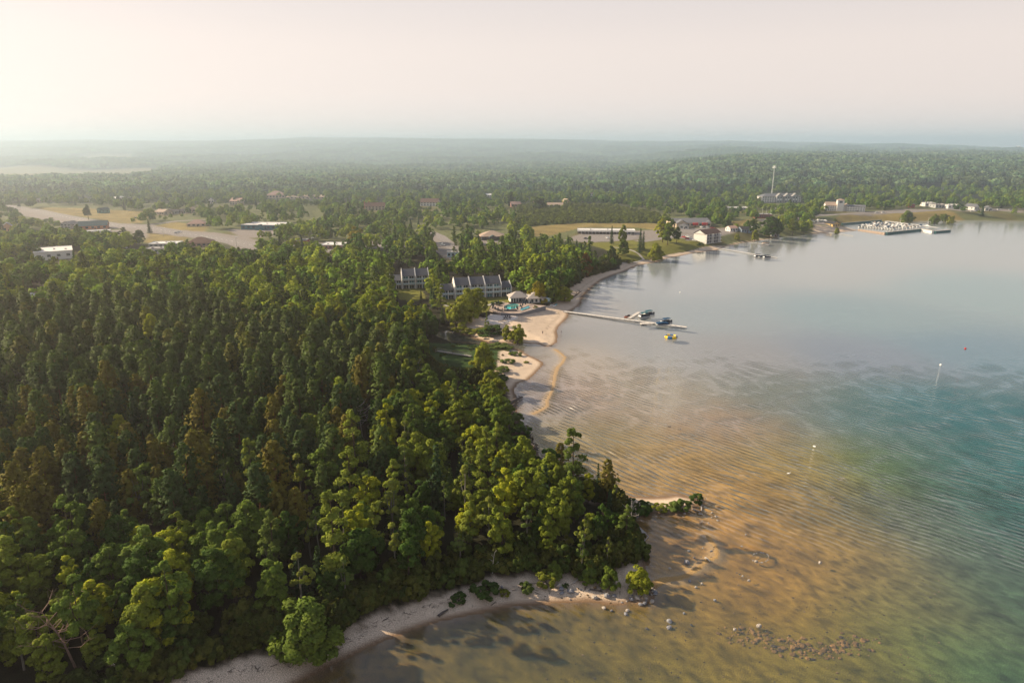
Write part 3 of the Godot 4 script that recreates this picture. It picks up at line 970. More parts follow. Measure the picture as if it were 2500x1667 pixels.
var views := []   # [bounds, outline, distance of the thing behind]
func open_views() -> void:
	for o in OPEN:
		var poly := PackedVector2Array()
		var box := Rect2(o[0], o[1], 0, 0)
		for i in range(0, o.size(), 2):
			poly.append(Vector2(o[i], o[i + 1]))
			box = box.expand(Vector2(o[i], o[i + 1]))
		views.append([box, poly, 1e9])
	for q in [[130,1450, 215,1640], [862,980, 912,1068], [996,878, 1034,934], [420,1008, 446,1086], [1445,1128, 1470,1220]]:   # dead trees and the slim cedar stand clear
		views.append([Rect2(q[0], q[1], q[2] - q[0], q[3] - q[1]), PackedVector2Array([Vector2(q[0], q[1]), Vector2(q[2], q[1]), Vector2(q[2], q[3]), Vector2(q[0], q[3])]), -G(0.5 * (q[0] + q[2]), q[3]).z + 1.5])
	for q in HOUSES:
		var w: float = q[5] * 0.5
		var up: float = q[6] + q[10]
		var poly := PackedVector2Array([Vector2(q[3] - w, q[4] - up), Vector2(q[3] + w, q[4] - up), Vector2(q[3] + w, q[4] - 1.5), Vector2(q[3] - w, q[4] - 1.5)])
		views.append([Rect2(q[3] - w, q[4] - up, w * 2.0, up - 1.5), poly, -G(q[3], q[4]).z])

func clear_of(p: Vector3, sc: float) -> bool:
	for k in [0.2, 0.6, 1.0]:
		var at := seen(p + Vector3(0, 15.0 * sc * k, 0))
		for v in views:
			if v[0].has_point(at) and -p.z < v[2] and Geometry2D.is_point_in_polygon(at, v[1]): return false
	return true

func shade_of(kind: String) -> Color:
	var q := rng.randf()
	var c := Color(0.95, 0.95, 0.9)
	if kind == "broadleaf_tree" or kind == "aspen_tree":
		c = Color(1.55, 1.28, 0.75) if q < 0.32 else Color(0.45, 0.6, 0.6) if q < 0.58 else Color(1.25, 1.1, 0.8) if q < 0.68 else Color(1.05, 1.1, 0.95)
	elif kind == "red_pine":
		c = Color(1.4, 1.1, 0.8) if q < 0.1 else Color(0.85, 0.9, 0.9)
	var k := 0.85 + 0.35 * rng.randf()
	return Color(c.r * k, c.g * k, c.b * k)

func woods() -> void:
	tree_kinds()
	for p in FIELDS: field_list.append(gworld(p))
	open_views()
	var stands := []
	for st in STANDS:
		var poly := PackedVector2Array()
		for i in range(0, st[0].size(), 2): poly.append(Vector2(st[0][i], st[0][i + 1]))
		stands.append([st[0], st[1], poly])
	stand_list = stands
	var cand := []
	var f := 95.0
	while f < 1180.0:
		var step := 5.5 if f < 420 else 6.6 if f < 620 else 9.8
		var side := f * 0.86 + 40.0
		var x := -side
		while x < minf(side, 900.0):
			var px := x + (rng.randf() - 0.5) * step * 0.95
			var pf := f + (rng.randf() - 0.5) * step * 0.95
			x += step
			var s := shore(px, pf)
			if s < 3.0: continue
			if cls_at(px, pf) != 0: continue
			if f > 620:
				var dens := patchy.get_noise_2d(px * 0.35, pf * 0.35)
				if dens < (-0.07 if px < -60.0 and pf < 1000.0 else -0.2) or rng.randf() < 0.12: continue
			var p := Vector3(px, ground(px, pf), -pf)
			var at := seen(p + Vector3(0, 9, 0))
			var kind := kind_for(at)
			if kind in ["broadleaf_tree", "white_pine"] and f > 330 and f < 620 and rng.randf() < 0.3: continue
			if kind in ['white_pine', 'spruce_tree', 'red_pine'] and f > 400 and rng.randf() < 0.45: continue
			if f < 330.0 and (cls_at(px + 2.5, pf - 4.0) == 1 or cls_at(px + 4.0, pf - 1.0) == 1) and kind != 'aspen_tree': continue
			var sc := (0.6 + 0.55 * rng.randf()) * (0.9 if kind in ['broadleaf_tree', 'aspen_tree'] else 1.0)
			if s < 12.0 and f < 420: sc *= 0.62 + 0.03 * s
			if f > 620: sc *= 0.86
			var fits := clear_of(p, sc)
			if not fits:
				sc *= 0.58
				fits = clear_of(p, sc)
			if fits: cand.append([p, kind, sc, at])
		f += step
	var made := {}
	var rest := {}
	for k in kinds:
		made[k] = 0
		rest[k] = []
	var chosen := []
	for q in cand:
		var k: String = q[1]
		var limit := 290 if k in ["broadleaf_tree", "red_pine"] else 130
		if made[k] < limit and q[3].x > -60 and q[3].x < 2560 and q[3].y < 1720:
			made[k] += 1
			var coat := 0
			var roll := rng.randf()
			if k == "broadleaf_tree": coat = 1 if roll < 0.3 else 2 if roll < 0.5 else 3 if roll < 0.7 else 0
			elif k == "red_pine": coat = 2 if roll < (0.42 if q[3].y > 1050 else 0.14) else 1 if roll < 0.55 else 0
			else: coat = 0 if roll < 0.55 else 1
			var size := "tall" if q[2] > 1.02 else "short" if q[2] < 0.82 else "middling"
			var what: String = {"broadleaf_tree": "leafy tree", "red_pine": "red pine", "spruce_tree": "pointed spruce", "white_pine": "layered pine", "aspen_tree": "slim aspen"}[k]
			var place := where_words(q[3])
			chosen.append([q, k, coat, "%s %s %s %s" % [size, coats[k][coat][1], what, place], "%ss %s" % [what, place]])
		else:
			rest[k].append(q)
	chosen.sort_custom(func(x, y): return x[0][3].x < y[0][3].x)
	var seen_of := {}
	for c in chosen:
		var i: int = seen_of.get(c[3], 0)
		seen_of[c[3]] = i + 1
		plant(c[1], c[0][0], c[0][2], rng.randi() % kinds[c[1]].size(), c[2], "%s, %s from left" % [c[3], nth(i)], c[4])
	# the trees past those: lighter meshes, one mass for each kind of ground
	var light := {
		"broadleaf_tree": [leafy(600, 14.0, 6.4, 20, 44, 0.85, Color(0.105, 0.165, 0.03))[1], leafy(601, 13.0, 6.8, 18, 48, 0.85, Color(0.105, 0.165, 0.03))[1], leafy(602, 15.5, 5.8, 22, 42, 0.85, Color(0.105, 0.165, 0.03))[1]],
		"red_pine": [red_pine(610, 17.0, 2.8, 0.3, Color(0.075, 0.098, 0.03), 3, 0.75)[1], red_pine(611, 18.0, 3.0, 0.35, Color(0.075, 0.098, 0.03), 3, 0.75)[1]],
		"spruce_tree": [spruce(620, 15.0, 2.9, Color(0.045, 0.074, 0.03), 3, 0.75)[1]],
		"white_pine": [white_pine(630, 17.0, 4.2, Color(0.095, 0.135, 0.034), 34, 0.75)[1], white_pine(631, 18.5, 4.0, Color(0.095, 0.135, 0.034), 34, 0.75)[1]],
		"aspen_tree": [leafy(640, 16.0, 2.6, 12, 40, 0.7, Color(0.1, 0.135, 0.04), 0.46)[1]],
	}
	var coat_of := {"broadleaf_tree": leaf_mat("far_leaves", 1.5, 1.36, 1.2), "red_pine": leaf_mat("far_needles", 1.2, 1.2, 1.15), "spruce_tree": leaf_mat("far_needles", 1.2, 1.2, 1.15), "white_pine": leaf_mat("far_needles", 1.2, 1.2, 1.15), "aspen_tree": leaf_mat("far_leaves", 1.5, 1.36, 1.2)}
	var parts := []
	var count := 0
	for k in rest:
		var set_: Array = light[k]
		for m in set_.size(): parts.append([set_[m], coat_of[k], [], []])
		for q in rest[k]:
			var m := rng.randi() % set_.size()
			var part: Array = parts[parts.size() - set_.size() + m]
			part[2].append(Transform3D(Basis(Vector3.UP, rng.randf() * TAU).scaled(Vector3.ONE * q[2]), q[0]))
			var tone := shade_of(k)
			if q[0].z < -760.0: tone = Color(tone.r * 0.72, tone.g * 0.82, tone.b * 1.05)  # far trees tinted darker and bluer, haze put into their colour
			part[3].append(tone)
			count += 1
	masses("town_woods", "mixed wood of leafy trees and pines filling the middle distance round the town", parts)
	# hills: clumps of crowns
	var tops := []
	for k in 4:
		var s := Sheet.new()
		s.soft = 1.1
		var r := RandomNumberGenerator.new()
		r.seed = 700 + k
		for q in 9:
			var a := q * 2.4
			var rr := 13.0 * sqrt((q + 0.5) / 9.0)
			var at := Vector3(cos(a) * rr, 6.5 + 5.0 * r.randf(), sin(a) * rr)
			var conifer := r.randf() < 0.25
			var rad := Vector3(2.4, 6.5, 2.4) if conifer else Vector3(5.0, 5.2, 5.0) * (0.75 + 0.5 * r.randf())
			clump(s, at, rad, at - Vector3(0, 7, 0), 60, 1.7, Color(0.04, 0.085, 0.065) if conifer else tint(Color(0.085, 0.145, 0.085), 0.3, r), r)  # crowns painted blue-green to stand in for haze over the hills
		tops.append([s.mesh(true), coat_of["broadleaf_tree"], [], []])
	f = 1185.0
	while f < 5700.0:
		var step := 17.0 if f < 1800 else 21.0 if f < 3200 else 30.0
		var side := f * 0.82 + 60.0
		var x := -side
		while x < side:
			var px := x + (rng.randf() - 0.5) * step
			var pf := f + (rng.randf() - 0.5) * step
			x += step
			var gap := patchy.get_noise_2d(px * 0.12, pf * 0.12)
			if gap < -0.33 and f < 2600: continue
			var hit := false
			for p in field_list:
				if Geometry2D.is_point_in_polygon(Vector2(px, pf), p): hit = true
			if hit: continue
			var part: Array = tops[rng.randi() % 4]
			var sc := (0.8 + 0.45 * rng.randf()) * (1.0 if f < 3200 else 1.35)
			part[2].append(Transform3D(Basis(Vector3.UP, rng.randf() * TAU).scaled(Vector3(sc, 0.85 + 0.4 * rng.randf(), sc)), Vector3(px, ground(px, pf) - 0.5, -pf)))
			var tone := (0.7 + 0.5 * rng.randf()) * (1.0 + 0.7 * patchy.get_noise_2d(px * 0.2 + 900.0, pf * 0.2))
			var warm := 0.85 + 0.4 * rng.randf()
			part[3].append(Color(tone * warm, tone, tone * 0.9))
			count += 1
		f += step
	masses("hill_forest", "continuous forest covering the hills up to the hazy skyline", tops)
	print("trees: ", made, " massed ", count)

var stand_list := []
var field_list := []

# ---------------------------------------------------------------- buildings
func mpp(p: Vector3) -> float:                       # metres that one photo pixel spans at a point
	var a := deg_to_rad(TILT)
	return ((CAM_H - p.y) * sin(a) - p.z * cos(a)) / FPX

# name, label, category, x, y of the foot of the front, width px, wall height px, depth m, turn, roof, rise px, wall, roof colour, window rows, columns, clear ground in front
const HOUSES := [
	["flat_roofed_store", "big white flat roofed warehouse at the left end of the town, grey lower wall", "warehouse", 132,634, 78,19, 30,33, "flat",0, "white_wall","white_roof", 1,4, 70],
	["gabled_shop", "shop with dark teal gabled roof and orange lit brick gable end beside the highway", "shop", 226,560, 62,9, 16,24, "gable",13, "brick_orange","roof_teal", 1,5, 20],
	["flat_roofed_store", "long low white extension in front of the teal roofed shop", "shop", 230,570, 66,5, 9,24, "flat",0, "white_wall","white_roof", 1,6, 50],
	["flat_roofed_store", "teal walled store with white roof and porch gable across the highway", "shop", 637,561, 100,11, 26,-6, "flat",0, "teal_wall","white_roof", 1,8, 60],
	["gabled_house", "pink roofed gabled house on its own above the highway store", "house", 573,500, 30,9, 13,-18, "gable",9, "cream_wall","roof_pink", 2,4, 45],
	["hip_roofed_hall", "large hall with pinkish hip roof at the far edge of town", "hall", 672,484, 44,8, 22,8, "hip",11, "cream_wall","roof_pink", 1,6, 50],
	["flat_roofed_store", "long low tan roofed building right of the pinkish hip roofed hall", "building", 745,486, 92,5, 30,0, "gable",5, "cream_wall","roof_tan", 1,10, 60],
	["hip_roofed_shop", "shop with dark brown hip roof between highway and near wood", "shop", 485,603, 58,10, 17,14, "hip",15, "brick_pale","roof_brown", 1,5, 10],
	["hip_roofed_house", "brown hip roofed house on the green triangle beside the highway", "house", 478,553, 42,7, 14,12, "hip",11, "cream_wall","roof_pink", 1,4, 25],
	["flat_roofed_store", "low white store with blue window band left of the brown hip roofed shop", "shop", 386,618, 60,10, 14,10, "flat",0, "white_wall","grey_roof", 1,6, 40],
	["flat_roofed_store", "long white roofed store with grey front behind the blue banded store", "shop", 398,602, 66,6, 16,10, "flat",0, "grey_wall","white_roof", 1,6, 16],
	["flat_roofed_store", "red fronted diner among the trees beyond the near wood", "shop", 729,596, 36,8, 14,5, "flat",0, "red_wall","grey_roof", 1,4, 30],
	["flat_roofed_store", "low pink walled store with grey white roof right of the red diner", "shop", 812,608, 64,9, 18,-5, "flat",0, "pink_wall","white_roof", 1,6, 30],
	["gabled_house", "brown roofed lodge with tall orange chimney, leftmost of two in the far trees", "house", 915,513, 48,9, 14,8, "gable",11, "cream_wall","roof_brown", 2,6, 60],
	["gabled_house", "brown roofed lodge with white bays, rightmost of two in the far trees", "house", 1048,503, 44,9, 14,-4, "gable",11, "white_wall","roof_brown", 2,6, 60],
	["hip_roofed_hall", "tan hip roofed restaurant with dark porch beyond the beach wood", "restaurant", 1203,586, 60,9, 20,6, "hip",14, "dark_wall","roof_tan", 1,7, 60],
	["site_trailer", "pale blue flat roofed trailer beside the resort drive", "trailer", 1106,628, 29,12, 5,-5, "flat",0, "pale_blue_wall","white_roof", 1,3, 50],
	["strip_motel", "long low strip of shops with white flat roof above the park", "shops", 1480,571, 138,8, 15,-5, "flat",0, "brown_front","white_roof", 1,16, 70],
	["gabled_store", "store with tan gable, grey roof and two red awnings near the park", "shop", 1690,554, 92,10, 26,4, "gable",11, "cream_wall","roof_grey", 1,9, 55],
	["gabled_shed", "small white gabled shed in front of the red awning store", "shed", 1670,559, 22,8, 6,-15, "gable_z",5, "white_wall","roof_grey", 1,2, 20],
	["flat_roofed_building", "red brick flat roofed building with four flagpoles", "building", 1865,533, 40,9, 14,-8, "flat",0, "brick_red","grey_roof", 1,8, 50],
	["flat_roofed_building", "long thin white roofed building behind the flagpole building", "building", 1803,512, 48,4, 14,0, "flat",0, "grey_wall","white_roof", 1,8, 40],
	["marina_office", "yellow gabled office with dark roof at the left end of the marina", "office", 2042,556, 22,8, 12,20, "gable_z",7, "yellow_wall","roof_dark", 1,3, 20],
	["gabled_house", "white lakeside house with pink roof, first right of the beach hotel", "house", 1791,577, 20,9, 9,15, "gable",6, "white_wall","roof_pink", 1,3, 30],
	["gabled_house", "blue grey lakeside house with dark roof, second right of the beach hotel", "house", 1822,580, 26,9, 10,10, "gable",7, "blue_wall","roof_dark", 1,4, 30],
	["gabled_house", "low grey lakeside house half hidden under big trees", "house", 1893,578, 20,7, 9,5, "gable",5, "grey_wall","roof_grey", 1,3, 25],
	["white_hotel_wing", "white hotel wing half hidden behind conifers right of the towered hotel", "hotel", 2090,517, 40,13, 14,-20, "gable",4, "white_wall","roof_grey", 3,7, 60],
	["flat_roofed_store", "white fronted store by the far shore road, first left of the parking lot", "shop", 2272,504, 24,8, 14,0, "flat",0, "white_wall","white_roof", 1,3, 50],
	["flat_roofed_store", "grey store by the far shore road, behind the white fronted one", "shop", 2300,508, 30,8, 16,0, "flat",0, "grey_wall","grey_roof", 1,4, 50],
	["flat_roofed_store", "low white warehouse nearest the far shore, left of the parking lot", "warehouse", 2330,524, 38,8, 14,8, "flat",0, "white_wall","white_roof", 1,4, 40],
	["gabled_house", "white gabled building among far shore trees, right of the parking lot", "house", 2385,513, 20,9, 12,30, "gable_z",8, "white_wall","roof_grey", 1,3, 40],
	["gabled_house", "small white gabled house farthest right of the far shore shops", "house", 2415,515, 16,7, 10,-20, "gable_z",6, "white_wall","roof_grey", 1,2, 40],
	["red_kiosk", "small red building among the far shore trees", "shop", 2230,507, 8,8, 8,0, "flat",0, "red_wall","grey_roof", 1,2, 50],
	["gabled_house", "cream house high in the trees above the far shore", "house", 2403,466, 14,7, 11,0, "gable",5, "cream_wall","roof_tan", 1,3, 90],
	["gabled_house", "white house in the far shore trees near the right edge", "house", 2478,466, 12,7, 11,0, "gable",4, "white_wall","roof_tan", 1,3, 90],
	["gabled_house", "tan roofed house peering between the pines above the strip of shops, leftmost", "house", 1260,505, 24,7, 11,12, "gable",7, "pink_wall","roof_pink", 1,3, 60],
	["gabled_house", "tan roofed house above the strip of shops, beside a dark round tree", "house", 1304,500, 16,7, 11,-8, "hip",7, "cream_wall","roof_tan", 1,3, 60],
	["long_house", "long white house with tan roof on the slope above the strip of shops", "house", 1355,507, 38,7, 12,-5, "gable",6, "white_wall","roof_tan", 1,7, 60],
	["gabled_house", "yellow gabled house beside tall pines above the strip of shops", "house", 1386,500, 9,9, 10,25, "gable_z",7, "yellow_wall","roof_tan", 2,2, 60],
	["gabled_house", "white roofed house alone in the trees above the resort", "house", 1192,481, 14,5, 12,0, "gable",4, "white_wall","white_roof", 1,3, 90],
	["gabled_house", "white house with pink roof in the trees left of the radio mast", "house", 1447,478, 14,6, 12,0, "gable",4, "white_wall","roof_pink", 1,3, 90],
	["gabled_house", "house with orange lit gable at the left edge of town", "house", 18,565, 24,11, 14,35, "gable_z",12, "orange_wall","roof_grey", 1,2, 40],
	["gabled_house", "pale grey gabled house left of the teal roofed shop", "house", 160,558, 28,11, 12,-10, "gable_z",8, "grey_wall","roof_grey", 2,3, 35],
	["gabled_house", "green gabled house beyond the highway, above the teal roofed shop", "house", 241,521, 14,9, 12,-25, "gable_z",6, "green_wall","roof_teal", 1,2, 40],
	["gabled_house", "house with sunlit white roof in the far trees, leftmost of two", "house", 276,489, 14,4, 12,-20, "gable",5, "cream_wall","white_roof", 1,3, 70],
	["gabled_house", "house with sunlit white roof in the far trees, rightmost of two", "house", 297,487, 9,4, 12,20, "gable",5, "cream_wall","white_roof", 1,2, 70],
	["gabled_house", "tan house behind the fir on the far side of the highway", "house", 388,525, 30,8, 13,-25, "gable",7, "cream_wall","roof_tan", 1,4, 40],
	["gabled_house", "small white gabled house between highway and pink roofed house", "house", 515,497, 12,9, 9,20, "gable_z",7, "white_wall","roof_grey", 1,2, 50],
	["gabled_house", "small house with dark roof along the back street, leftmost of three", "house", 420,522, 24,6, 10,5, "gable",6, "grey_wall","roof_dark", 1,3, 30],
	["gabled_house", "small house with dark roof along the back street, middle of three", "house", 444,521, 18,6, 10,-10, "gable",6, "cream_wall","roof_dark", 1,3, 30],
	["gabled_house", "small pale house along the back street, rightmost of three", "house", 468,518, 16,7, 10,20, "gable_z",6, "cream_wall","roof_tan", 1,2, 30],
	["gabled_house", "pale house in the haze at the far left of town", "house", 92,493, 20,5, 12,0, "gable",5, "cream_wall","roof_tan", 1,3, 60],
]

func paints() -> void:
	worn("white_wall", 0.72, 0.7, 0.66, 6.0, 0.12); worn("cream_wall", 0.58, 0.48, 0.36, 6.0, 0.15); worn("grey_wall", 0.4, 0.41, 0.41, 6.0, 0.15)
	worn("teal_wall", 0.03, 0.16, 0.2, 6.0, 0.2); worn("brick_orange", 0.5, 0.2, 0.09, 4.0, 0.25); worn("brick_pale", 0.42, 0.3, 0.24, 4.0, 0.25); worn("brick_red", 0.34, 0.11, 0.07, 4.0, 0.25)
	worn("red_wall", 0.5, 0.07, 0.05, 6.0, 0.15); worn("pink_wall", 0.5, 0.28, 0.23, 6.0, 0.2); worn("dark_wall", 0.08, 0.07, 0.06, 6.0, 0.25); worn("pale_blue_wall", 0.42, 0.56, 0.62, 6.0, 0.12)
	worn("brown_front", 0.24, 0.18, 0.14, 6.0, 0.2); worn("yellow_wall", 0.6, 0.42, 0.17, 6.0, 0.15); worn("blue_wall", 0.26, 0.33, 0.4, 6.0, 0.15); worn("green_wall", 0.1, 0.25, 0.2, 6.0, 0.2); worn("orange_wall", 0.62, 0.36, 0.2, 6.0, 0.15)
	worn("white_roof", 0.72, 0.7, 0.67, 9.0, 0.2); worn("grey_roof", 0.32, 0.31, 0.3, 9.0, 0.25); worn("roof_grey", 0.17, 0.175, 0.19, 5.0, 0.25); worn("roof_dark", 0.05, 0.05, 0.055, 5.0, 0.3); worn("roof_teal", 0.05, 0.1, 0.11, 5.0, 0.25)
	worn("roof_pink", 0.42, 0.27, 0.22, 5.0, 0.2); worn("roof_tan", 0.4, 0.3, 0.23, 5.0, 0.2); worn("roof_brown", 0.16, 0.095, 0.07, 5.0, 0.25); worn("shingle_blue", 0.12, 0.13, 0.15, 3.0, 0.35); worn("awning_red", 0.55, 0.03, 0.025, 3.0, 0.15)
	var g := mat("glass_dark", 0.02, 0.045, 0.055, 0.12); g.metallic_specular = 0.5
	var g2 := mat("glass_teal", 0.03, 0.14, 0.17, 0.12); g2.metallic_specular = 0.5
	worn("concrete", 0.42, 0.39, 0.36, 5.0, 0.25); worn("asphalt", 0.27, 0.245, 0.23, 12.0, 0.3); worn("weathered_wood", 0.38, 0.35, 0.31, 2.5, 0.35); worn("grey_wood", 0.24, 0.24, 0.25, 2.5, 0.35)
	worn("driftwood", 0.5, 0.46, 0.42, 1.5, 0.35); worn("driftwood_dark", 0.13, 0.11, 0.1, 1.5, 0.4); worn("snag", 0.3, 0.2, 0.15, 1.5, 0.3); worn("pale_snag", 0.55, 0.5, 0.45, 1.5, 0.3)
	worn("rock_grey", 0.28, 0.28, 0.3, 1.3, 0.35); worn("rock_pale", 0.44, 0.39, 0.34, 1.3, 0.3); worn("rock_brown", 0.3, 0.2, 0.1, 1.3, 0.4); worn("rock_dark", 0.12, 0.11, 0.11, 1.3, 0.4)
	mat("metal_white", 0.75, 0.75, 0.73, 0.4); mat("metal_grey", 0.42, 0.43, 0.44, 0.35, 0.6); mat("rubber", 0.02, 0.02, 0.02, 0.8)

func wall_box(w: float, h: float, d: float) -> ArrayMesh:
	var s := Sheet.new()
	s.box(Vector3(0, h * 0.5, 0), Vector3(w, h, d))
	return s.mesh()

func roof_mesh(kind: String, w: float, d: float, h: float, rise: float) -> ArrayMesh:
	var s := Sheet.new()
	var o := 0.45
	var a := w * 0.5 + o
	var b := d * 0.5 + o
	var y := h - 0.05
	if kind == "flat":
		s.box(Vector3(0, h + 0.12, 0), Vector3(w + 0.5, 0.24, d + 0.5))
		for k in [-1, 1]:
			s.box(Vector3(k * (w * 0.5 + 0.12), h + 0.42, 0), Vector3(0.26, 0.36, d + 0.5))
			s.box(Vector3(0, h + 0.42, k * (d * 0.5 + 0.12)), Vector3(w - 0.02, 0.36, 0.26))
		for k in 3: s.box(Vector3(w * (0.3 * k - 0.27), h + 0.7, d * (0.16 - 0.13 * (k % 2))), Vector3(1.5, 0.95, 1.2))
		return s.mesh()
	var th := 0.16
	if kind == "gable":
		var r0 := Vector3(-a, y + rise, 0)
		var r1 := Vector3(a, y + rise, 0)
		s.quad(Vector3(-a, y, b), Vector3(a, y, b), r1, r0)
		s.quad(Vector3(a, y, -b), Vector3(-a, y, -b), r0, r1)
		s.quad(Vector3(-a, y - th, b), Vector3(a, y - th, b), Vector3(a, y, b), Vector3(-a, y, b))
		s.quad(Vector3(a, y - th, -b), Vector3(-a, y - th, -b), Vector3(-a, y, -b), Vector3(a, y, -b))
		s.quad(Vector3(-a, y - th, -b), Vector3(a, y - th, -b), Vector3(a, y - th, b), Vector3(-a, y - th, b))
	elif kind == "gable_z":
		var r0 := Vector3(0, y + rise, b)
		var r1 := Vector3(0, y + rise, -b)
		s.quad(Vector3(a, y, b), Vector3(a, y, -b), r1, r0)
		s.quad(Vector3(-a, y, -b), Vector3(-a, y, b), r0, r1)
		s.quad(Vector3(a, y - th, b), Vector3(a, y - th, -b), Vector3(a, y, -b), Vector3(a, y, b))
		s.quad(Vector3(-a, y - th, -b), Vector3(-a, y - th, b), Vector3(-a, y, b), Vector3(-a, y, -b))
		s.quad(Vector3(-a, y - th, -b), Vector3(a, y - th, -b), Vector3(a, y - th, b), Vector3(-a, y - th, b))
	else:
		var k := minf(a, b)
		var r0 := Vector3(-maxf(a - k, 0.0), y + rise, 0 if a >= b else b - k)
		var r1 := Vector3(maxf(a - k, 0.0), y + rise, 0 if a >= b else k - b)
		var c := [Vector3(-a, y, b), Vector3(a, y, b), Vector3(a, y, -b), Vector3(-a, y, -b)]
		s.quad(c[0], c[1], r1, r0)
		s.quad(c[2], c[3], r0, r1)
		s.tri(c[1], c[2], r1)
		s.tri(c[3], c[0], r0)
		for i in 4:
			var q: Vector3 = c[i]
			var z: Vector3 = c[(i + 1) % 4]
			s.quad(q - Vector3(0, th, 0), z - Vector3(0, th, 0), z, q)
		s.quad(c[3] - Vector3(0, th, 0), c[2] - Vector3(0, th, 0), c[1] - Vector3(0, th, 0), c[0] - Vector3(0, th, 0))
	return s.mesh()

func gable_fill(kind: String, w: float, d: float, h: float, rise: float) -> ArrayMesh:
	var s := Sheet.new()
	s.box(Vector3(0, h * 0.5, 0), Vector3(w, h, d))
	var k := 0.88
	if kind == "gable":
		for e in [-1.0, 1.0]:
			var x: float = e * (w * 0.5 - 0.004)
			var q := [Vector3(x, h - 0.06, d * 0.5 * k), Vector3(x, h - 0.06, -d * 0.5 * k), Vector3(x, h + rise * k - 0.1, 0)]
			if e > 0: s.tri(q[0], q[1], q[2])
			else: s.tri(q[1], q[0], q[2])
	elif kind == "gable_z":
		for e in [-1.0, 1.0]:
			var z: float = e * (d * 0.5 - 0.004)
			var q := [Vector3(-w * 0.5 * k, h - 0.06, z), Vector3(w * 0.5 * k, h - 0.06, z), Vector3(0, h + rise * k - 0.1, z)]
			if e > 0: s.tri(q[0], q[1], q[2])
			else: s.tri(q[1], q[0], q[2])
	return s.mesh()

var box_cache := {}
func unit_box(size: Vector3) -> ArrayMesh:
	var key := "%.2f %.2f %.2f" % [size.x, size.y, size.z]
	if not box_cache.has(key):
		var s := Sheet.new()
		s.box(Vector3.ZERO, size)
		box_cache[key] = s.mesh()
	return box_cache[key]

func piece(called: String, at: Vector3, size: Vector3, m: Material, parent: Node3D, turn := 0.0) -> MeshInstance3D:
	var o := put(called, unit_box(size), m, parent)
	o.position = at
	o.rotation.y = turn
	return o

func foot(px: float, py: float, depth: float, turn: float) -> Vector3:   # the middle of a footprint whose front stands at that place
	var g := G(px, py)
	var back := Vector3(-sin(turn), 0, -cos(turn)) * depth * 0.5
	return g + back

func put_windows(t: Node3D, w: float, h: float, d: float, rows: int, cols: int, m: Material) -> void:
	var fh := h / rows
	for r in rows:
		for c in cols:
			var x := w * ((c + 0.5) / cols - 0.5)
			piece("window", Vector3(x, fh * (r + 0.56), d * 0.5 + 0.03), Vector3(snappedf(minf(w / cols * 0.55, 2.4), 0.1), snappedf(minf(fh * 0.45, 1.9), 0.1), 0.1), m, t)
	for r in rows:
		for e in [-1, 1]:
			for c in 2:
				piece("window", Vector3(e * (w * 0.5 + 0.03), fh * (r + 0.56), d * (0.22 - 0.44 * c)), Vector3(0.1, snappedf(minf(fh * 0.42, 1.5), 0.1), snappedf(minf(d * 0.12, 1.4), 0.1)), m, t)

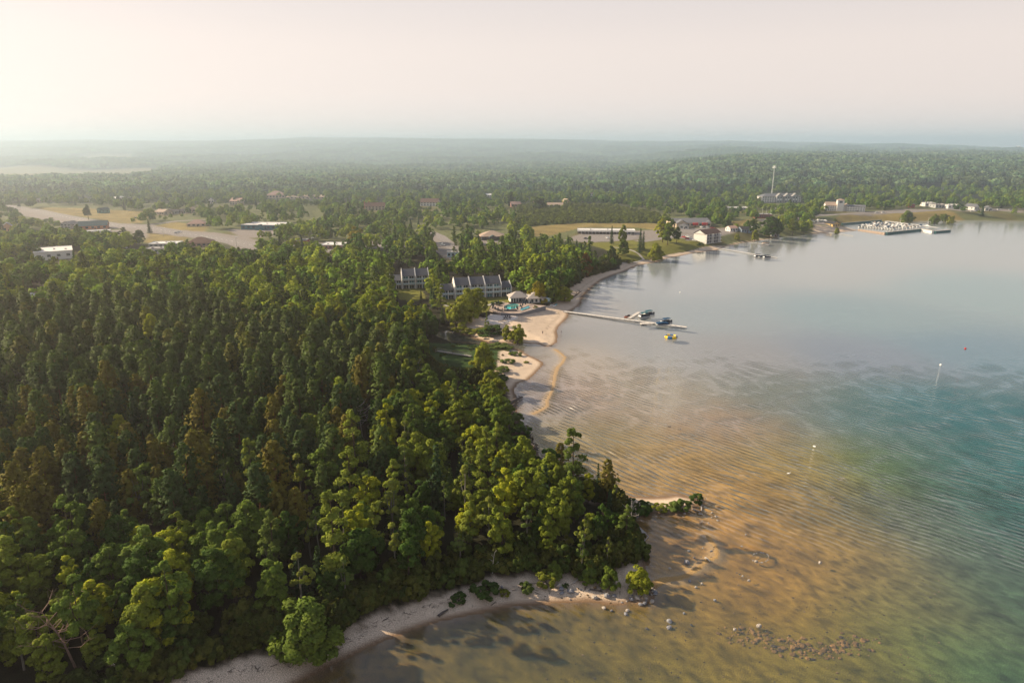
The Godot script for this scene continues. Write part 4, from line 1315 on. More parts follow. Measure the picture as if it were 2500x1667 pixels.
func houses() -> void:
	for q in HOUSES:
		var turn := deg_to_rad(q[8])
		var at := foot(q[3], q[4], q[7], turn)
		var k := mpp(at)
		var w: float = maxf(q[5] * k, 3.0)
		var h: float = maxf(q[6] * k, 2.3)
		var d: float = q[7]
		var rise: float = q[10] * k * 0.8
		var t := thing(q[0], q[1], q[2], at - Vector3(0, 0.1, 0), turn)
		put("wall", gable_fill(q[9], w, d, h, rise), M[q[11]], t)
		put("roof", roof_mesh(q[9], w, d, h, rise), M[q[12]], t)
		put_windows(t, w, h, d, q[13], q[14], M["glass_dark"])
		piece("door", Vector3(w * 0.08, 1.05, d * 0.5 + 0.05), Vector3(1.1, 2.1, 0.12), M["roof_brown"], t)
		if q[1].contains("chimney"):
			piece("chimney", Vector3(-w * 0.5 - 0.6, (h + rise + 1.6) * 0.5, 0.5), Vector3(1.2, snappedf(h + rise + 1.6, 0.1), 1.6), M["brick_orange"], t)
			piece("chimney", Vector3(-w * 0.3, h + rise + 0.8, -1.5), Vector3(1.0, 2.4, 1.0), M["brick_orange"], t)
		if q[1].contains("red awnings"):
			for e in [0.08, 0.33]: piece("awning", Vector3(w * e, h * 0.75, d * 0.5 + 0.9), Vector3(5.5, 2.4, 1.6), M["awning_red"], t)
			var gz := put("porch_gable", gable_fill("gable_z", w * 0.3, 8.0, h, 3.4), M["cream_wall"], t)
			gz.position = Vector3(-w * 0.3, 0, d * 0.5)
			var rz := put("porch_roof", roof_mesh("gable_z", w * 0.3, 8.0, h, 3.4), M["roof_grey"], t)
			rz.position = Vector3(-w * 0.3, 0, d * 0.5)
		if q[1].contains("porch gable") or q[1].contains("dark porch"):
			var pw := minf(w * 0.3, 9.0)
			var gz := put("porch", gable_fill("gable_z", pw, 4.0, h * 0.85, 2.0), M[q[11]], t)
			gz.position = Vector3(0, 0, d * 0.5 + 1.5)
			var rz := put("porch_roof", roof_mesh("gable_z", pw, 4.0, h * 0.85, 2.0), M["roof_teal"], t)
			rz.position = Vector3(0, 0, d * 0.5 + 1.5)
		if q[0] == "strip_motel":
			piece("canopy", Vector3(0, h - 0.5, d * 0.5 + 1.6), Vector3(snappedf(w, 0.1), 0.5, 3.0), M["white_roof"], t)
			for c in 17: piece("post", Vector3(w * (c / 16.0 - 0.5) * 0.98, (h - 0.75) * 0.5, d * 0.5 + 2.9), Vector3(0.2, snappedf(h - 0.75, 0.1), 0.2), M["metal_white"], t)
		if q[1].contains("flagpoles"):
			pass
	for c in 4:
		var at := G(1861 + 10 * c, 527) 
		var s := Sheet.new()
		s.tube([Vector3.ZERO, Vector3(0, 11, 0)], [0.12, 0.06], 5)
		tag(put("flagpole", s.mesh(), M["metal_white"]), "white flagpole by the red brick building, %s from left" % ["first", "second", "third", "fourth"][c], "flagpole", "flagpoles by the brick building").position = at
	for q in [[1858, 1110.0]]: pass
	apartments()
	towered_hotel()
	beach_hotel()
	for b in [[1079, 731, 14.0, ["low", "tall", "tall", "tall", "low"], [31.0, 37.0, 36.0, 40.0, 26.0], "grey roofed white terrace of five stepped units behind the pool"], [953, 706, 12.0, ["low", "tall", "tall"], [28.0, 32.0, 32.0], "grey roofed white terrace of three stepped units, left of the pool terrace"]]: terrace(b)
	masts()

func terrace(b: Array) -> void:
	var turn := deg_to_rad(b[2])
	var g := G(b[0], b[1])
	var k := mpp(g)
	var t := thing("terrace_building", b[5], "apartments", g, turn)
	var x := 0.0
	var d := 10.0
	var pane := unit_box(Vector3(2.5, 2.15, 0.1))
	for i in b[3].size():
		var w: float = b[4][i] * k / cos(turn)
		var tall: bool = b[3][i] == "tall"
		var floors := 3 if tall else 2
		var h := 2.75 * floors
		var rise := 3.4 if tall else 2.6
		var z := 0.0 if tall else -0.8
		var s := Sheet.new()
		s.box(Vector3(x + w * 0.5, h * 0.5, z - d * 0.5), Vector3(w - 0.3, h, d))
		put("wall", s.mesh(), M["pale_blue_wall"] if i == 4 else worn("cladding_blue_grey", 0.34, 0.37, 0.4, 3.0, 0.15), t)  # blue-grey front paint stands in for the shade on this side
		# the party walls stand proud of front and roof and carry the slope
		var e := Sheet.new()
		for side in 2:
			var wx: float = x + (0.1 if side == 0 else w - 0.1)
			var th := 0.32
			var prof := [Vector2(z + 1.5, 0), Vector2(z + 1.5, h - 0.5), Vector2(z - 4.6, h + rise + 0.5), Vector2(z - d - 0.3, h - 0.4), Vector2(z - d - 0.3, 0)]
			for m in 5:
				var p: Vector2 = prof[m]
				var q: Vector2 = prof[(m + 1) % 5]
				e.quad(Vector3(wx - th * 0.5, p.y, p.x), Vector3(wx + th * 0.5, p.y, p.x), Vector3(wx + th * 0.5, q.y, q.x), Vector3(wx - th * 0.5, q.y, q.x))
			for sg in [-1.0, 1.0]:
				var pts := []
				for p in prof: pts.append(Vector3(wx + sg * th * 0.5, p.y, p.x))
				for m in [1, 2, 3]:
					if sg > 0: e.tri(pts[0], pts[m + 1], pts[m])
					else: e.tri(pts[0], pts[m], pts[m + 1])
		put("party_wall", e.mesh(), M["white_wall"], t)
		var r := Sheet.new()
		r.quad(Vector3(x + 0.3, h - 0.25, z + 0.7), Vector3(x + w - 0.3, h - 0.25, z + 0.7), Vector3(x + w - 0.3, h + rise, z - 4.5), Vector3(x + 0.3, h + rise, z - 4.5))
		r.quad(Vector3(x + w - 0.3, h - 0.4, z - d - 0.4), Vector3(x + 0.3, h - 0.4, z - d - 0.4), Vector3(x + 0.3, h + rise, z - 4.5), Vector3(x + w - 0.3, h + rise, z - 4.5))
		r.quad(Vector3(x + 0.3, h - 0.45, z + 0.7), Vector3(x + w - 0.3, h - 0.45, z + 0.7), Vector3(x + w - 0.3, h - 0.25, z + 0.7), Vector3(x + 0.3, h - 0.25, z + 0.7))
		put("roof", r.mesh(), M["shingle_blue"], t)
		piece("end_wall_window", Vector3(x - 0.1, h * 0.55, z - 1.2), Vector3(0.06, 1.0, 0.8), M["glass_dark"], t)
		for f in floors:
			var y := 2.75 * f
			for c in 2:
				var cx := x + w * (0.29 + 0.42 * c)
				var win := put("window", pane, M["glass_dark"] if (f + c + i) % 3 else M["glass_teal"], t)
				win.position = Vector3(cx, y + 1.15, z + 0.03)
				piece("frame", Vector3(0, 1.06, 0.02), Vector3(2.7, 0.14, 0.14), M["metal_white"], win)
				piece("frame", Vector3(0, 0, 0.03), Vector3(0.12, 2.1, 0.1), M["metal_white"], win)
			if f > 0:
				piece("balcony_slab", Vector3(x + w * 0.5, y, z + 0.66), Vector3(snappedf(w - 0.7, 0.1), 0.2, 1.3), M["grey_wall"], t)
				var rail := piece("balcony_rail", Vector3(x + w * 0.5, y + 0.95, z + 1.28), Vector3(snappedf(w - 0.7, 0.1), 0.1, 0.08), M["metal_white"], t)
				piece("panel", Vector3(0, -0.42, 0), Vector3(snappedf(w - 0.8, 0.1), 0.7, 0.05), M["pale_blue_wall"], rail)
		piece("post", Vector3(x + w * 0.5, h * 0.5 - 0.3, z + 1.3), Vector3(0.22, snappedf(h - 0.6, 0.1), 0.2), M["metal_white"], t)
		x += w

func beach_hotel() -> void:
	var turn := deg_to_rad(37)
	var g := G(1721, 596)
	var k := mpp(g)
	var w := 49.0 * k / cos(turn)
	var d := 21.0 * k / sin(turn)
	var h := 23.0 * k
	var t := thing("beach_hotel", "three storey white beach hotel with dark hip roof and shaded balconies", "hotel", g, turn)
	var wl := put("wall", gable_fill("gable", w, d, h, 3.4), M["white_wall"], t)
	wl.position = Vector3(w * 0.5, 0, -d * 0.5)
	var rf := put("roof", roof_mesh("gable", w, d, h, 3.6), M["roof_brown"], t)
	rf.position = Vector3(w * 0.5, 0, -d * 0.5)
	for f in 3:
		var y := h / 3.0 * f
		piece("balcony_slab", Vector3(w * 0.5, y + 0.12, 0.9), Vector3(snappedf(w, 0.1), 0.24, 1.8), M["white_wall"], t)
		piece("balcony_rail", Vector3(w * 0.5, y + 1.1, 1.75), Vector3(snappedf(w, 0.1), 0.1, 0.1), M["grey_wood"], t)
		for c in 7:
			var x := w * (c + 0.5) / 7.0
			piece("window", Vector3(x, y + 1.4, 0.04), Vector3(1.9, 2.0, 0.1), M["glass_dark"], t)
			piece("divider", Vector3(w * c / 7.0 + 0.1, y + h / 6.0, 0.9), Vector3(0.2, snappedf(h / 3.0 - 0.3, 0.1), 1.7), M["white_wall"] if c % 3 == 0 else M["grey_wood"], t)
	piece("ground_band", Vector3(-0.06, 1.2, -d * 0.5), Vector3(0.3, 0.3, snappedf(d, 0.1)), M["grey_wall"], t)

func apartments() -> void:
	var g := foot(1908, 494, 18, 0.1)
	var k := mpp(g)
	var w := 98.0 * k
	var h := 14.0 * k
	var t := thing("apartment_block", "long grey apartment block with three white trimmed gables below the radio mast", "apartments", g, 0.1)
	put("wall", wall_box(w, h, 18), M["white_wall"], t)
	put("roof", roof_mesh("hip", w, 18, h, 6.5 * k), M["roof_grey"], t)
	for i in 3:
		var x := w * (-0.08 + 0.2 * i)
		var b := put("gable_bay", gable_fill("gable_z", 9.0, 5.0, h, 4.6), M["grey_wall"], t)
		b.position = Vector3(x, 0, 10.0)
		var r := put("bay_roof", roof_mesh("gable_z", 9.0, 5.0, h, 4.8), M["grey_roof"], t)
		r.position = Vector3(x, 0, 10.0)
		for f in 3:
			for c in 2: piece("window", Vector3(x - 2.0 + 4.0 * c, h / 3.0 * (f + 0.55), 12.55), Vector3(1.7, 1.8, 0.1), M["metal_white"] if f == 1 else M["glass_dark"], t)
	put_windows(t, w, h, 18, 3, 16, M["glass_dark"])

func towered_hotel() -> void:
	var turn := deg_to_rad(-14)
	var g := foot(2034, 515, 15, turn)
	var k := mpp(g)
	var w := 34.0 * k
	var h := 13.0 * k
	var t := thing("towered_hotel", "white three storey hotel with square tower and tan roof behind the marina road", "hotel", g, turn)
	put("wall", gable_fill("gable", w, 15, h, 3.5), M["white_wall"], t)
	put("roof", roof_mesh("gable", w, 15, h, 4.2), M["roof_tan"], t)
	var tw := put("tower", wall_box(8.0, h + 7.0, 8.0), M["white_wall"], t)
	tw.position = Vector3(w * 0.5 - 1.0, 0, 6.0)
	var tr := put("tower_roof", roof_mesh("hip", 8.0, 8.0, h + 7.0, 2.0), M["roof_tan"], t)
	tr.position = Vector3(w * 0.5 - 1.0, 0, 6.0)
	piece("tower_window", Vector3(w * 0.5 - 1.0, h + 4.8, 10.04), Vector3(3.6, 2.6, 0.1), M["glass_dark"], t)
	var wing := put("wing", gable_fill("gable_z", 10.0, 9.0, h * 0.85, 3.4), M["white_wall"], t)
	wing.position = Vector3(w * 0.5 + 8.0, 0, 2.0)
	var wr := put("wing_roof", roof_mesh("gable_z", 10.0, 9.0, h * 0.85, 3.6), M["roof_tan"], t)
	wr.position = Vector3(w * 0.5 + 8.0, 0, 2.0)
	put_windows(t, w, h, 15, 3, 7, M["glass_dark"])

func lattice_mast(h: float, w: float) -> ArrayMesh:
	var s := Sheet.new()
	for i in 3:
		var a := TAU * i / 3.0
		s.tube([Vector3(cos(a) * w, 0, sin(a) * w), Vector3(cos(a) * w * 0.55, h, sin(a) * w * 0.55)], [w * 0.22, w * 0.16], 4)
	var n := int(h / (w * 2.4))
	for j in n:
		for i in 3:
			var a := TAU * i / 3.0
			var b := TAU * (i + 1) / 3.0
			var k0 := w * (1.0 - 0.45 * j / n)
			var k1 := w * (1.0 - 0.45 * (j + 1) / n)
			s.tube([Vector3(cos(a) * k0, h * j / n, sin(a) * k0), Vector3(cos(b) * k1, h * (j + 1) / n, sin(b) * k1)], [w * 0.1, w * 0.1], 3)
	return s.mesh()

func masts() -> void:
	var g := G(1884, 480)
	var h := 72.0 * mpp(g)
	var t := thing("radio_mast", "tall white lattice radio mast standing behind the long grey apartments", "mast", g)
	put("lattice", lattice_mast(h, 0.8), M["metal_white"], t)
	for i in 6:
		var a := TAU * i / 6.0
		piece("antenna", Vector3(cos(a) * 2.2, h - 1.5, sin(a) * 2.2), Vector3(0.5, 3.2, 0.5), M["metal_white"], t, a)
	piece("platform", Vector3(0, h - 3.2, 0), Vector3(4.6, 0.3, 4.6), M["metal_white"], t)
	# the water tower on the skyline
	var q := Vector3(2480.0, 0, -3300.0)
	q.x = (2489.0 - 1250.0) / 1735.0 * 3300.0
	q.y = ground(q.x, 3300.0)
	var top := 90.0 - 4.0 / 1800.0 * 3300.0 - q.y
	var wt := thing("water_tower", "pale round water tower on the skyline near the right edge", "water tower", q)
	var s := Sheet.new()
	s.tube([Vector3.ZERO, Vector3(0, top - 8, 0)], [3.0, 2.2], 10)
	put("column", s.mesh(), M["metal_white"], wt)
	var b := Sheet.new()
	var pts := []
	var rad := []
	for i in 9:
		var a := PI * i / 8.0
		pts.append(Vector3(0, top - 5.0 - 6.0 * cos(a), 0))
		rad.append(maxf(10.0 * sin(a), 0.05))
	b.tube(pts, rad, 14)
	put("tank", b.mesh(), M["metal_white"], wt)
	# poles and lamps
	var pole := Sheet.new()
	pole.tube([Vector3.ZERO, Vector3(0, 1, 0)], [0.016, 0.011], 6)
	for p in [[193,716, 32, "tall street lamp rising out of the near left wood"], [1264,592, 28, "street lamp beside the tan hip roofed restaurant"], [1153,600, 30, "white lamp standard left of the tan hip roofed restaurant"], [1176,590, 14, "low lamp at the corner of the tan hip roofed restaurant"], [1725,560, 20, "pole in the parking lot beside the red awning store"], [762,604, 24, "utility pole beside the red fronted diner"], [900,606, 26, "lamp beside the round yellow tree"], [577,604, 26, "pole at the highway crossing before the brown hip roofed shop"], [399,578, 22, "sign pole beside the parked car on the highway"]]:
		var at := G(p[0], p[1])
		var hh: float = p[2] * mpp(at)
		var o := thing("street_lamp", p[3], "lamp", at)
		var m := put("pole", pole.mesh(), M["metal_grey"], o)
		m.scale = Vector3(10, hh, 10)
		piece("lamp_head", Vector3(0.9, hh, 0), Vector3(2.2, 0.25, 0.5), M["metal_white"], o)

# ---------------------------------------------------------------- resort, docks and boats
func strip(pts: Array, half: float, lift: float) -> ArrayMesh:   # a band laid along ground points
	var s := Sheet.new()
	var line := []
	for i in pts.size() - 1:
		var n := maxi(1, int(pts[i].distance_to(pts[i + 1]) / 4.0))
		for k in n: line.append(pts[i].lerp(pts[i + 1], float(k) / n))
	line.append(pts[pts.size() - 1])
	var rows := []
	for i in line.size():
		var d: Vector3 = line[mini(i + 1, line.size() - 1)] - line[maxi(i - 1, 0)]
		var side := Vector3(-d.z, 0, d.x).normalized() * half
		var l: Vector3 = line[i] + side
		var r: Vector3 = line[i] - side
		rows.append([Vector3(l.x, ground(l.x, -l.z) + lift, l.z), Vector3(r.x, ground(r.x, -r.z) + lift, r.z)])
	for i in rows.size() - 1: s.quad(rows[i][0], rows[i + 1][0], rows[i + 1][1], rows[i][1])
	var up := Sheet.new()
	for i in range(0, s.v.size(), 3):
		var a := s.v[i]
		var b := s.v[i + 1]
		var c := s.v[i + 2]
		if (c - a).cross(b - a).y > 0: up.tri(a, c, b)
		else: up.tri(a, b, c)
	return up.mesh()

func sheet_of(list: Array, lift: float) -> ArrayMesh:            # a paved patch following the ground, cut into 8 m cells
	var poly := gworld(list)
	var s := Sheet.new()
	var lo := poly[0]
	var hi := poly[0]
	for p in poly:
		lo = lo.min(p)
		hi = hi.max(p)
	var step := 8.0
	var y := floorf(lo.y / step) * step
	while y < hi.y:
		var x := floorf(lo.x / step) * step
		while x < hi.x:
			for part in Geometry2D.intersect_polygons(poly, PackedVector2Array([Vector2(x, y), Vector2(x + step, y), Vector2(x + step, y + step), Vector2(x, y + step)])):
				var ix := Geometry2D.triangulate_polygon(part)
				for i in range(0, ix.size(), 3):
					var t := []
					for k in 3:
						var q: Vector2 = part[ix[i + k]]
						t.append(Vector3(q.x, ground(q.x, q.y) + lift, -q.y))
					if (t[1] - t[0]).cross(t[2] - t[0]).y > 0: s.tri(t[0], t[1], t[2])
					else: s.tri(t[0], t[2], t[1])
			x += step
		y += step
	return s.mesh()

func gl(list: Array) -> Array:
	var out := []
	for i in range(0, list.size(), 2): out.append(G(list[i], list[i + 1]))
	return out

func streets() -> void:
	struct("highway", strip(gl([-120,498, 20,503, 80,513, 150,528, 215,539, 290,551, 370,557, 430,568, 500,577, 560,588, 620,600, 680,606]), 10.0, 0.08), M["asphalt"])
	struct("road", strip(gl([630,598, 760,600, 880,598, 960,602, 1040,606]), 5.5, 0.12), M["asphalt"])
	struct("road", strip(gl([340,551, 385,546, 430,540, 500,536]), 4.5, 0.12), M["asphalt"])
	struct("road", strip(gl([1048,566, 1075,577, 1096,594, 1106,606, 1112,634]), 5.0, 0.1), M["asphalt"])
	struct("road", strip(gl([1560,590, 1640,578, 1700,574, 1790,562, 1850,550, 1920,538, 1990,527, 2060,526, 2200,522, 2330,521, 2600,527]), 6.0, 0.1), M["asphalt"])
	struct("road", strip(gl([60,648, 150,648, 220,632, 330,622, 470,606]), 4.0, 0.1), M["asphalt"])
	struct("parking_lot", sheet_of([1415,590, 1440,574, 1540,570, 1560,578, 1545,586, 1490,590], 0.09), M["asphalt"])
	struct("parking_lot", sheet_of([1655,566, 1665,558, 1740,556, 1760,566, 1700,572], 0.14), M["asphalt"])
	struct("parking_lot", sheet_of([1672,588, 1690,576, 1708,578, 1700,594], 0.14), M["asphalt"])
	struct("parking_lot", sheet_of([1955,560, 1975,548, 2040,548, 2050,555, 1990,562], 0.1), M["asphalt"])
	struct("parking_lot", sheet_of([2310,527, 2350,516, 2430,515, 2470,526, 2400,529], 0.14), M["asphalt"])
	struct("parking_lot", sheet_of([700,610, 720,596, 870,592, 880,608, 800,616], 0.14), M["asphalt"])
	struct("footpath", strip(gl([1518,642, 1560,637, 1572,632, 1560,622, 1545,612, 1525,606, 1490,603]), 1.1, 0.09), M["concrete"])
	struct("footpath", strip(gl([1085,745, 1098,748, 1112,757, 1100,760, 1090,757]), 0.9, 0.09), M["concrete"])
	struct("footpath", strip(gl([1185,748, 1200,742, 1230,737]), 1.0, 0.09), M["concrete"])
	struct("sand_court", sheet_of([1198,767, 1228,770, 1264,771, 1264,778, 1239,788, 1212,793, 1188,789, 1184,777], 0.12), worn("court_sand", 0.66, 0.58, 0.52, 6.0, 0.15))
	# dashes along the highway
	var dash := Sheet.new()
	var way := gl([20,503, 80,513, 150,528, 215,539, 290,551, 370,557, 430,568, 500,577, 560,588, 620,600])
	for i in way.size() - 1:
		var a: Vector3 = way[i]
		var b: Vector3 = way[i + 1]
		var n := int(a.distance_to(b) / 9.0)
		for k in n:
			var p := a.lerp(b, (k + 0.2) / n)
			var q := a.lerp(b, (k + 0.6) / n)
			p.y = ground(p.x, -p.z) + 0.15
			q.y = ground(q.x, -q.z) + 0.15
			dash.bar(p, q, 0.25, 0.02)
	var o := struct("road_marking", dash.mesh(), M["metal_white"])
	o.set_meta("kind", "structure")

func pool_terrace() -> void:
	var base := G(1250, 750).y
	var ring := [1195,757, 1199,746, 1232,738.5, 1281,738.5, 1310,744, 1333,746, 1331,749, 1272,766.5, 1261,768, 1223,767]
	var top := 0.5 + base
	var deck := []
	for q in world(ring, top): deck.append(Vector3(q.x, 0, -q.y))
	var pool := []
	for q in world([1229,751, 1233,746, 1241,743, 1249,741.2, 1259,741, 1266,742.5, 1268,746.5, 1264,750.5, 1257,753.5, 1245,755, 1235,754], top): pool.append(Vector3(q.x, 0, -q.y))
	var pc := PackedVector2Array()
	for p in deck: pc.append(Vector2(p.x, p.z))
	var pp := PackedVector2Array()
	for p in pool: pp.append(Vector2(p.x, p.z))
	# the paving is cut round the pool by splitting it in two along a line through the pool
	var s := Sheet.new()
	var mid := 0.0
	for p in pp: mid += p.x / pp.size()
	for half in 2:
		var big := PackedVector2Array([Vector2(mid, -900), Vector2(mid + (500 if half else -500), -900), Vector2(mid + (500 if half else -500), 0), Vector2(mid, 0)])
		for part in Geometry2D.intersect_polygons(pc, big):
			for cut in Geometry2D.clip_polygons(part, pp):
				var flat_ := []
				for p in cut: flat_.append(Vector3(p.x, 0, p.y))
				s.flat(flat_, top)
	for i in deck.size():
		var a: Vector3 = deck[i]
		var b: Vector3 = deck[(i + 1) % deck.size()]
		s.quad(Vector3(a.x, base - 2.6, a.z), Vector3(b.x, base - 2.6, b.z), Vector3(b.x, top, b.z), Vector3(a.x, top, a.z))
	struct("pool_terrace", s.mesh(), worn("terrace_stone", 0.46, 0.36, 0.3, 3.0, 0.3))
	var pt := thing("swimming_pool", "bright turquoise kidney shaped swimming pool on the resort terrace", "pool", Vector3.ZERO)
	var shell := Sheet.new()
	shell.flat(pool, top - 0.5)
	for i in pool.size():
		var a: Vector3 = pool[i]
		var b: Vector3 = pool[(i + 1) % pool.size()]
		shell.quad(Vector3(b.x, top - 0.5, b.z), Vector3(a.x, top - 0.5, a.z), Vector3(a.x, top, a.z), Vector3(b.x, top, b.z))
	put("basin", shell.mesh(), mat("pool_tiles", 0.03, 0.6, 0.62, 0.4), pt)
	var sur := Sheet.new()
	sur.flat(pool, top - 0.12)
	var pw := mat("pool_water", 0.1, 0.62, 0.66, 0.06)
	pw.transparency = BaseMaterial3D.TRANSPARENCY_ALPHA
	pw.albedo_color.a = 0.25
	put("pool_surface", sur.mesh(), pw, pt)
	var cop := Sheet.new()
	for i in pool.size():
		var a: Vector3 = pool[i] + Vector3(0, top + 0.06, 0)
		var b: Vector3 = pool[(i + 1) % pool.size()] + Vector3(0, top + 0.06, 0)
		cop.bar(a, b, 0.5, 0.12)
	put("coping", cop.mesh(), M["rock_pale"], pt)
	# low wall along the beach side
	var wl := thing("retaining_wall", "grey retaining wall between pool terrace and beach sand", "wall", Vector3.ZERO)
	for i in [6, 7, 8]:
		var a: Vector3 = deck[i]
		var b: Vector3 = deck[i + 1]
		var ws := Sheet.new()
		ws.bar(Vector3(a.x, top - 0.9, a.z), Vector3(b.x, top - 0.9, b.z), 0.5, 3.0)
		put("section", ws.mesh(), M["grey_wood"], wl)
	# fence round the far side
	var fc := thing("pool_fence", "thin dark railing round the pool terrace", "fence", Vector3.ZERO)
	for i in [9, 0, 1, 2]:
		var a: Vector3 = deck[i] + Vector3(0, top, 0)
		var b: Vector3 = deck[(i + 1) % deck.size()] + Vector3(0, top, 0)
		var rs := Sheet.new()
		for y in [0.35, 1.15]: rs.bar(a + Vector3(0, y, 0), b + Vector3(0, y, 0), 0.06)
		put("rail", rs.mesh(), M["roof_dark"], fc)
		var n := int(a.distance_to(b) / 2.2)
		for k in n: piece("post", a.lerp(b, (k + 0.5) / n) + Vector3(0, 0.6, 0), Vector3(0.08, 1.2, 0.08), M["roof_dark"], fc)
	# closed parasols, sunbeds
	var cone := Sheet.new()
	cone.tube([Vector3(0, 0.95, 0), Vector3(0, 1.25, 0), Vector3(0, 2.2, 0), Vector3(0, 2.75, 0)], [0.34, 0.4, 0.22, 0.03], 8)
	var cone_m := cone.mesh()
	var stick := Sheet.new()
	stick.tube([Vector3.ZERO, Vector3(0, 1.2, 0)], [0.05, 0.05], 5)
	var stick_m := stick.mesh()
	var navy := worn("canvas_navy", 0.012, 0.035, 0.06, 1.0, 0.2)
	var spots := [[1201,750], [1205,753], [1203,757], [1209,758.5], [1216,760.5], [1217,744], [1232,757], [1236,756.5], [1250,757.5], [1255,757.5], [1262,756], [1264,760], [1271,752.5], [1274,756], [1276,749.5], [1279,745], [1283,747], [1284,742], [1288,744], [1295,744.5], [1253,737.6], [1271,739], [1276,739.5], [1226,763], [1240,762]]
	spots.sort_custom(func(a, b): return a[0] < b[0])
	for i in spots.size():
		var p := P(spots[i][0], spots[i][1], top)
		var t := thing("parasol", "closed navy parasol on the pool terrace, %s from left" % nth(i), "parasol", Vector3(p.x, top, -p.y), 0.0, "closed navy parasols round the pool")
		put("canopy", cone_m, navy, t)
		put("pole", stick_m, M["metal_grey"], t)
	var bed := Sheet.new()
	bed.box(Vector3(0, 0.32, 0), Vector3(0.7, 0.12, 1.35))
	bed.box(Vector3(0, 0.55, -0.9), Vector3(0.7, 0.1, 0.7), 0.0, 0.7)
	var bed_m := bed.mesh()
	var legs := Sheet.new()
	for x in [-0.28, 0.28]:
		for z in [-0.5, 0.5]: legs.box(Vector3(x, 0.13, z), Vector3(0.06, 0.26, 0.06))
	var leg_m := legs.mesh()
	var grey := worn("sling_grey", 0.09, 0.09, 0.1, 1.0, 0.2)
	var blue := worn("sling_blue", 0.16, 0.5, 0.56, 1.0, 0.15)
	for i in 8:
		var p := P(1273.5 + 2.6 * i, 757.6 - 0.95 * i, top)
		var t := thing("sun_lounger", "pale blue sun lounger in the row at the terrace edge, %s from left" % nth(i), "sun lounger", Vector3(p.x, top, -p.y), 0.35, "pale blue loungers in a row")
		put("seat", bed_m, blue, t)
		put("leg_frame", leg_m, M["metal_white"], t)
	var row := 0
	for q in [[1208,755, 1228,761, 9], [1230,759.5, 1262,759.5, 12], [1241,739.8, 1262,739.6, 8], [1213,746, 1226,748, 5]]:
		for i in q[4]:
			var f: float = (i + 0.5) / float(q[4])
			var p := P(lerpf(q[0], q[2], f), lerpf(q[1], q[3], f), top)
			var t := thing("sun_lounger", "dark grey sun lounger %s the pool, %s from left" % [["at the left corner beside", "on the beach side of", "on the house side of", "up the left side of"][row], nth(i)], "sun lounger", Vector3(p.x, top, -p.y), [0.6, 0.0, PI, 1.2][row] + 0.2 * rng.randf(), "dark loungers round the pool")
			put("seat", bed_m, grey, t)
			put("leg_frame", leg_m, M["metal_grey"], t)
		row += 1
	# pool house
	var hg := P(1268, 738, top)
	var h := thing("pool_house", "pool house with pale grey hip roofs and white posts", "pool house", Vector3(hg.x, top - 0.2, -hg.y), 0.18)
	var k := mpp(h.position)
	var w1 := 42.0 * k
	var main := put("wall", wall_box(w1, 3.0, 7.0), M["white_wall"], h)
	main.position = Vector3(0, 0, -4.5)
	var mr := put("roof", roof_mesh("hip", w1 + 1.0, 8.6, 3.0, 2.9), worn("roof_pale", 0.4, 0.36, 0.33, 3.0, 0.2), h)
	mr.position = Vector3(0, 0, -4.3)
	var wing := put("wing_wall", wall_box(9.0, 2.8, 9.0), M["white_wall"], h)
	wing.position = Vector3(w1 * 0.5 + 4.6, 0, -2.6)
	var wr := put("wing_roof", roof_mesh("hip", 10.5, 10.5, 2.8, 2.7), M["roof_pale"], h)
	wr.position = Vector3(w1 * 0.5 + 4.6, 0, -2.6)
	var an := put("glass_annex", wall_box(4.0, 2.4, 5.0), M["pale_blue_wall"], h)
	an.position = Vector3(w1 * 0.5 + 11.4, 0, -1.6)
	for i in 8: piece("post", Vector3(-w1 * 0.5 + w1 * i / 7.0, 1.5, 0.2), Vector3(0.22, 3.0, 0.22), M["metal_white"], h)
	for i in 6: piece("window", Vector3(-w1 * 0.5 + w1 * (i + 0.5) / 6.0, 1.3, -0.96), Vector3(1.4, 2.0, 0.1), M["glass_dark"], h)
	for i in 3: piece("window", Vector3(w1 * 0.5 + 2.2 + 2.4 * i, 1.3, 1.94), Vector3(1.2, 1.8, 0.1), M["glass_dark"], h)
	# picnic furniture on the white court
	for i in 9:
		var g := G(1229 + (i % 5) * 4.6 + 1.5 * (i / 5), 775.5 + 4.0 * (i / 5) + 0.6 * (i % 2))
		var t := thing("deck_chair", "dark folding chair on the white court, %s, %s from left" % ["back row" if i < 5 else "front row", nth(i % 5)], "chair", g + Vector3(0, 0.12, 0), rng.randf() * TAU, "chairs on the white court")
		piece("seat", Vector3(0, 0.42, 0), Vector3(0.6, 0.08, 0.6), M["roof_dark"], t)
		piece("backrest", Vector3(0, 0.8, -0.3), Vector3(0.6, 0.8, 0.08), M["roof_dark"], t)
		for x in [-0.26, 0.26]:
			for z in [-0.26, 0.26]: piece("leg", Vector3(x, 0.2, z), Vector3(0.06, 0.4, 0.06), M["rubber"], t)
	var lg := G(1297, 761)
	var lt := thing("lifeguard_post", "white lifeguard marker post in the sand below the terrace wall", "post", lg)
	piece("post", Vector3(0, 1.1, 0), Vector3(0.3, 2.2, 0.3), M["metal_white"], lt)
	piece("board", Vector3(0, 2.0, 0.18), Vector3(0.8, 0.6, 0.06), M["metal_white"], lt)
	var boards := [[1347,746, 0.9, "white_wall", "white kayak lying on the sand, nearest the pool house"], [1353,748, 1.0, "white_wall", "white kayak lying on the sand, middle of three"], [1357,745, 1.1, "sling_blue", "pale blue kayak lying on the sand, farthest from the pool house"], [1246,858.5, 1.5, "canvas_navy", "dark blue rowing boat upturned on the sand spit by the creek"]]
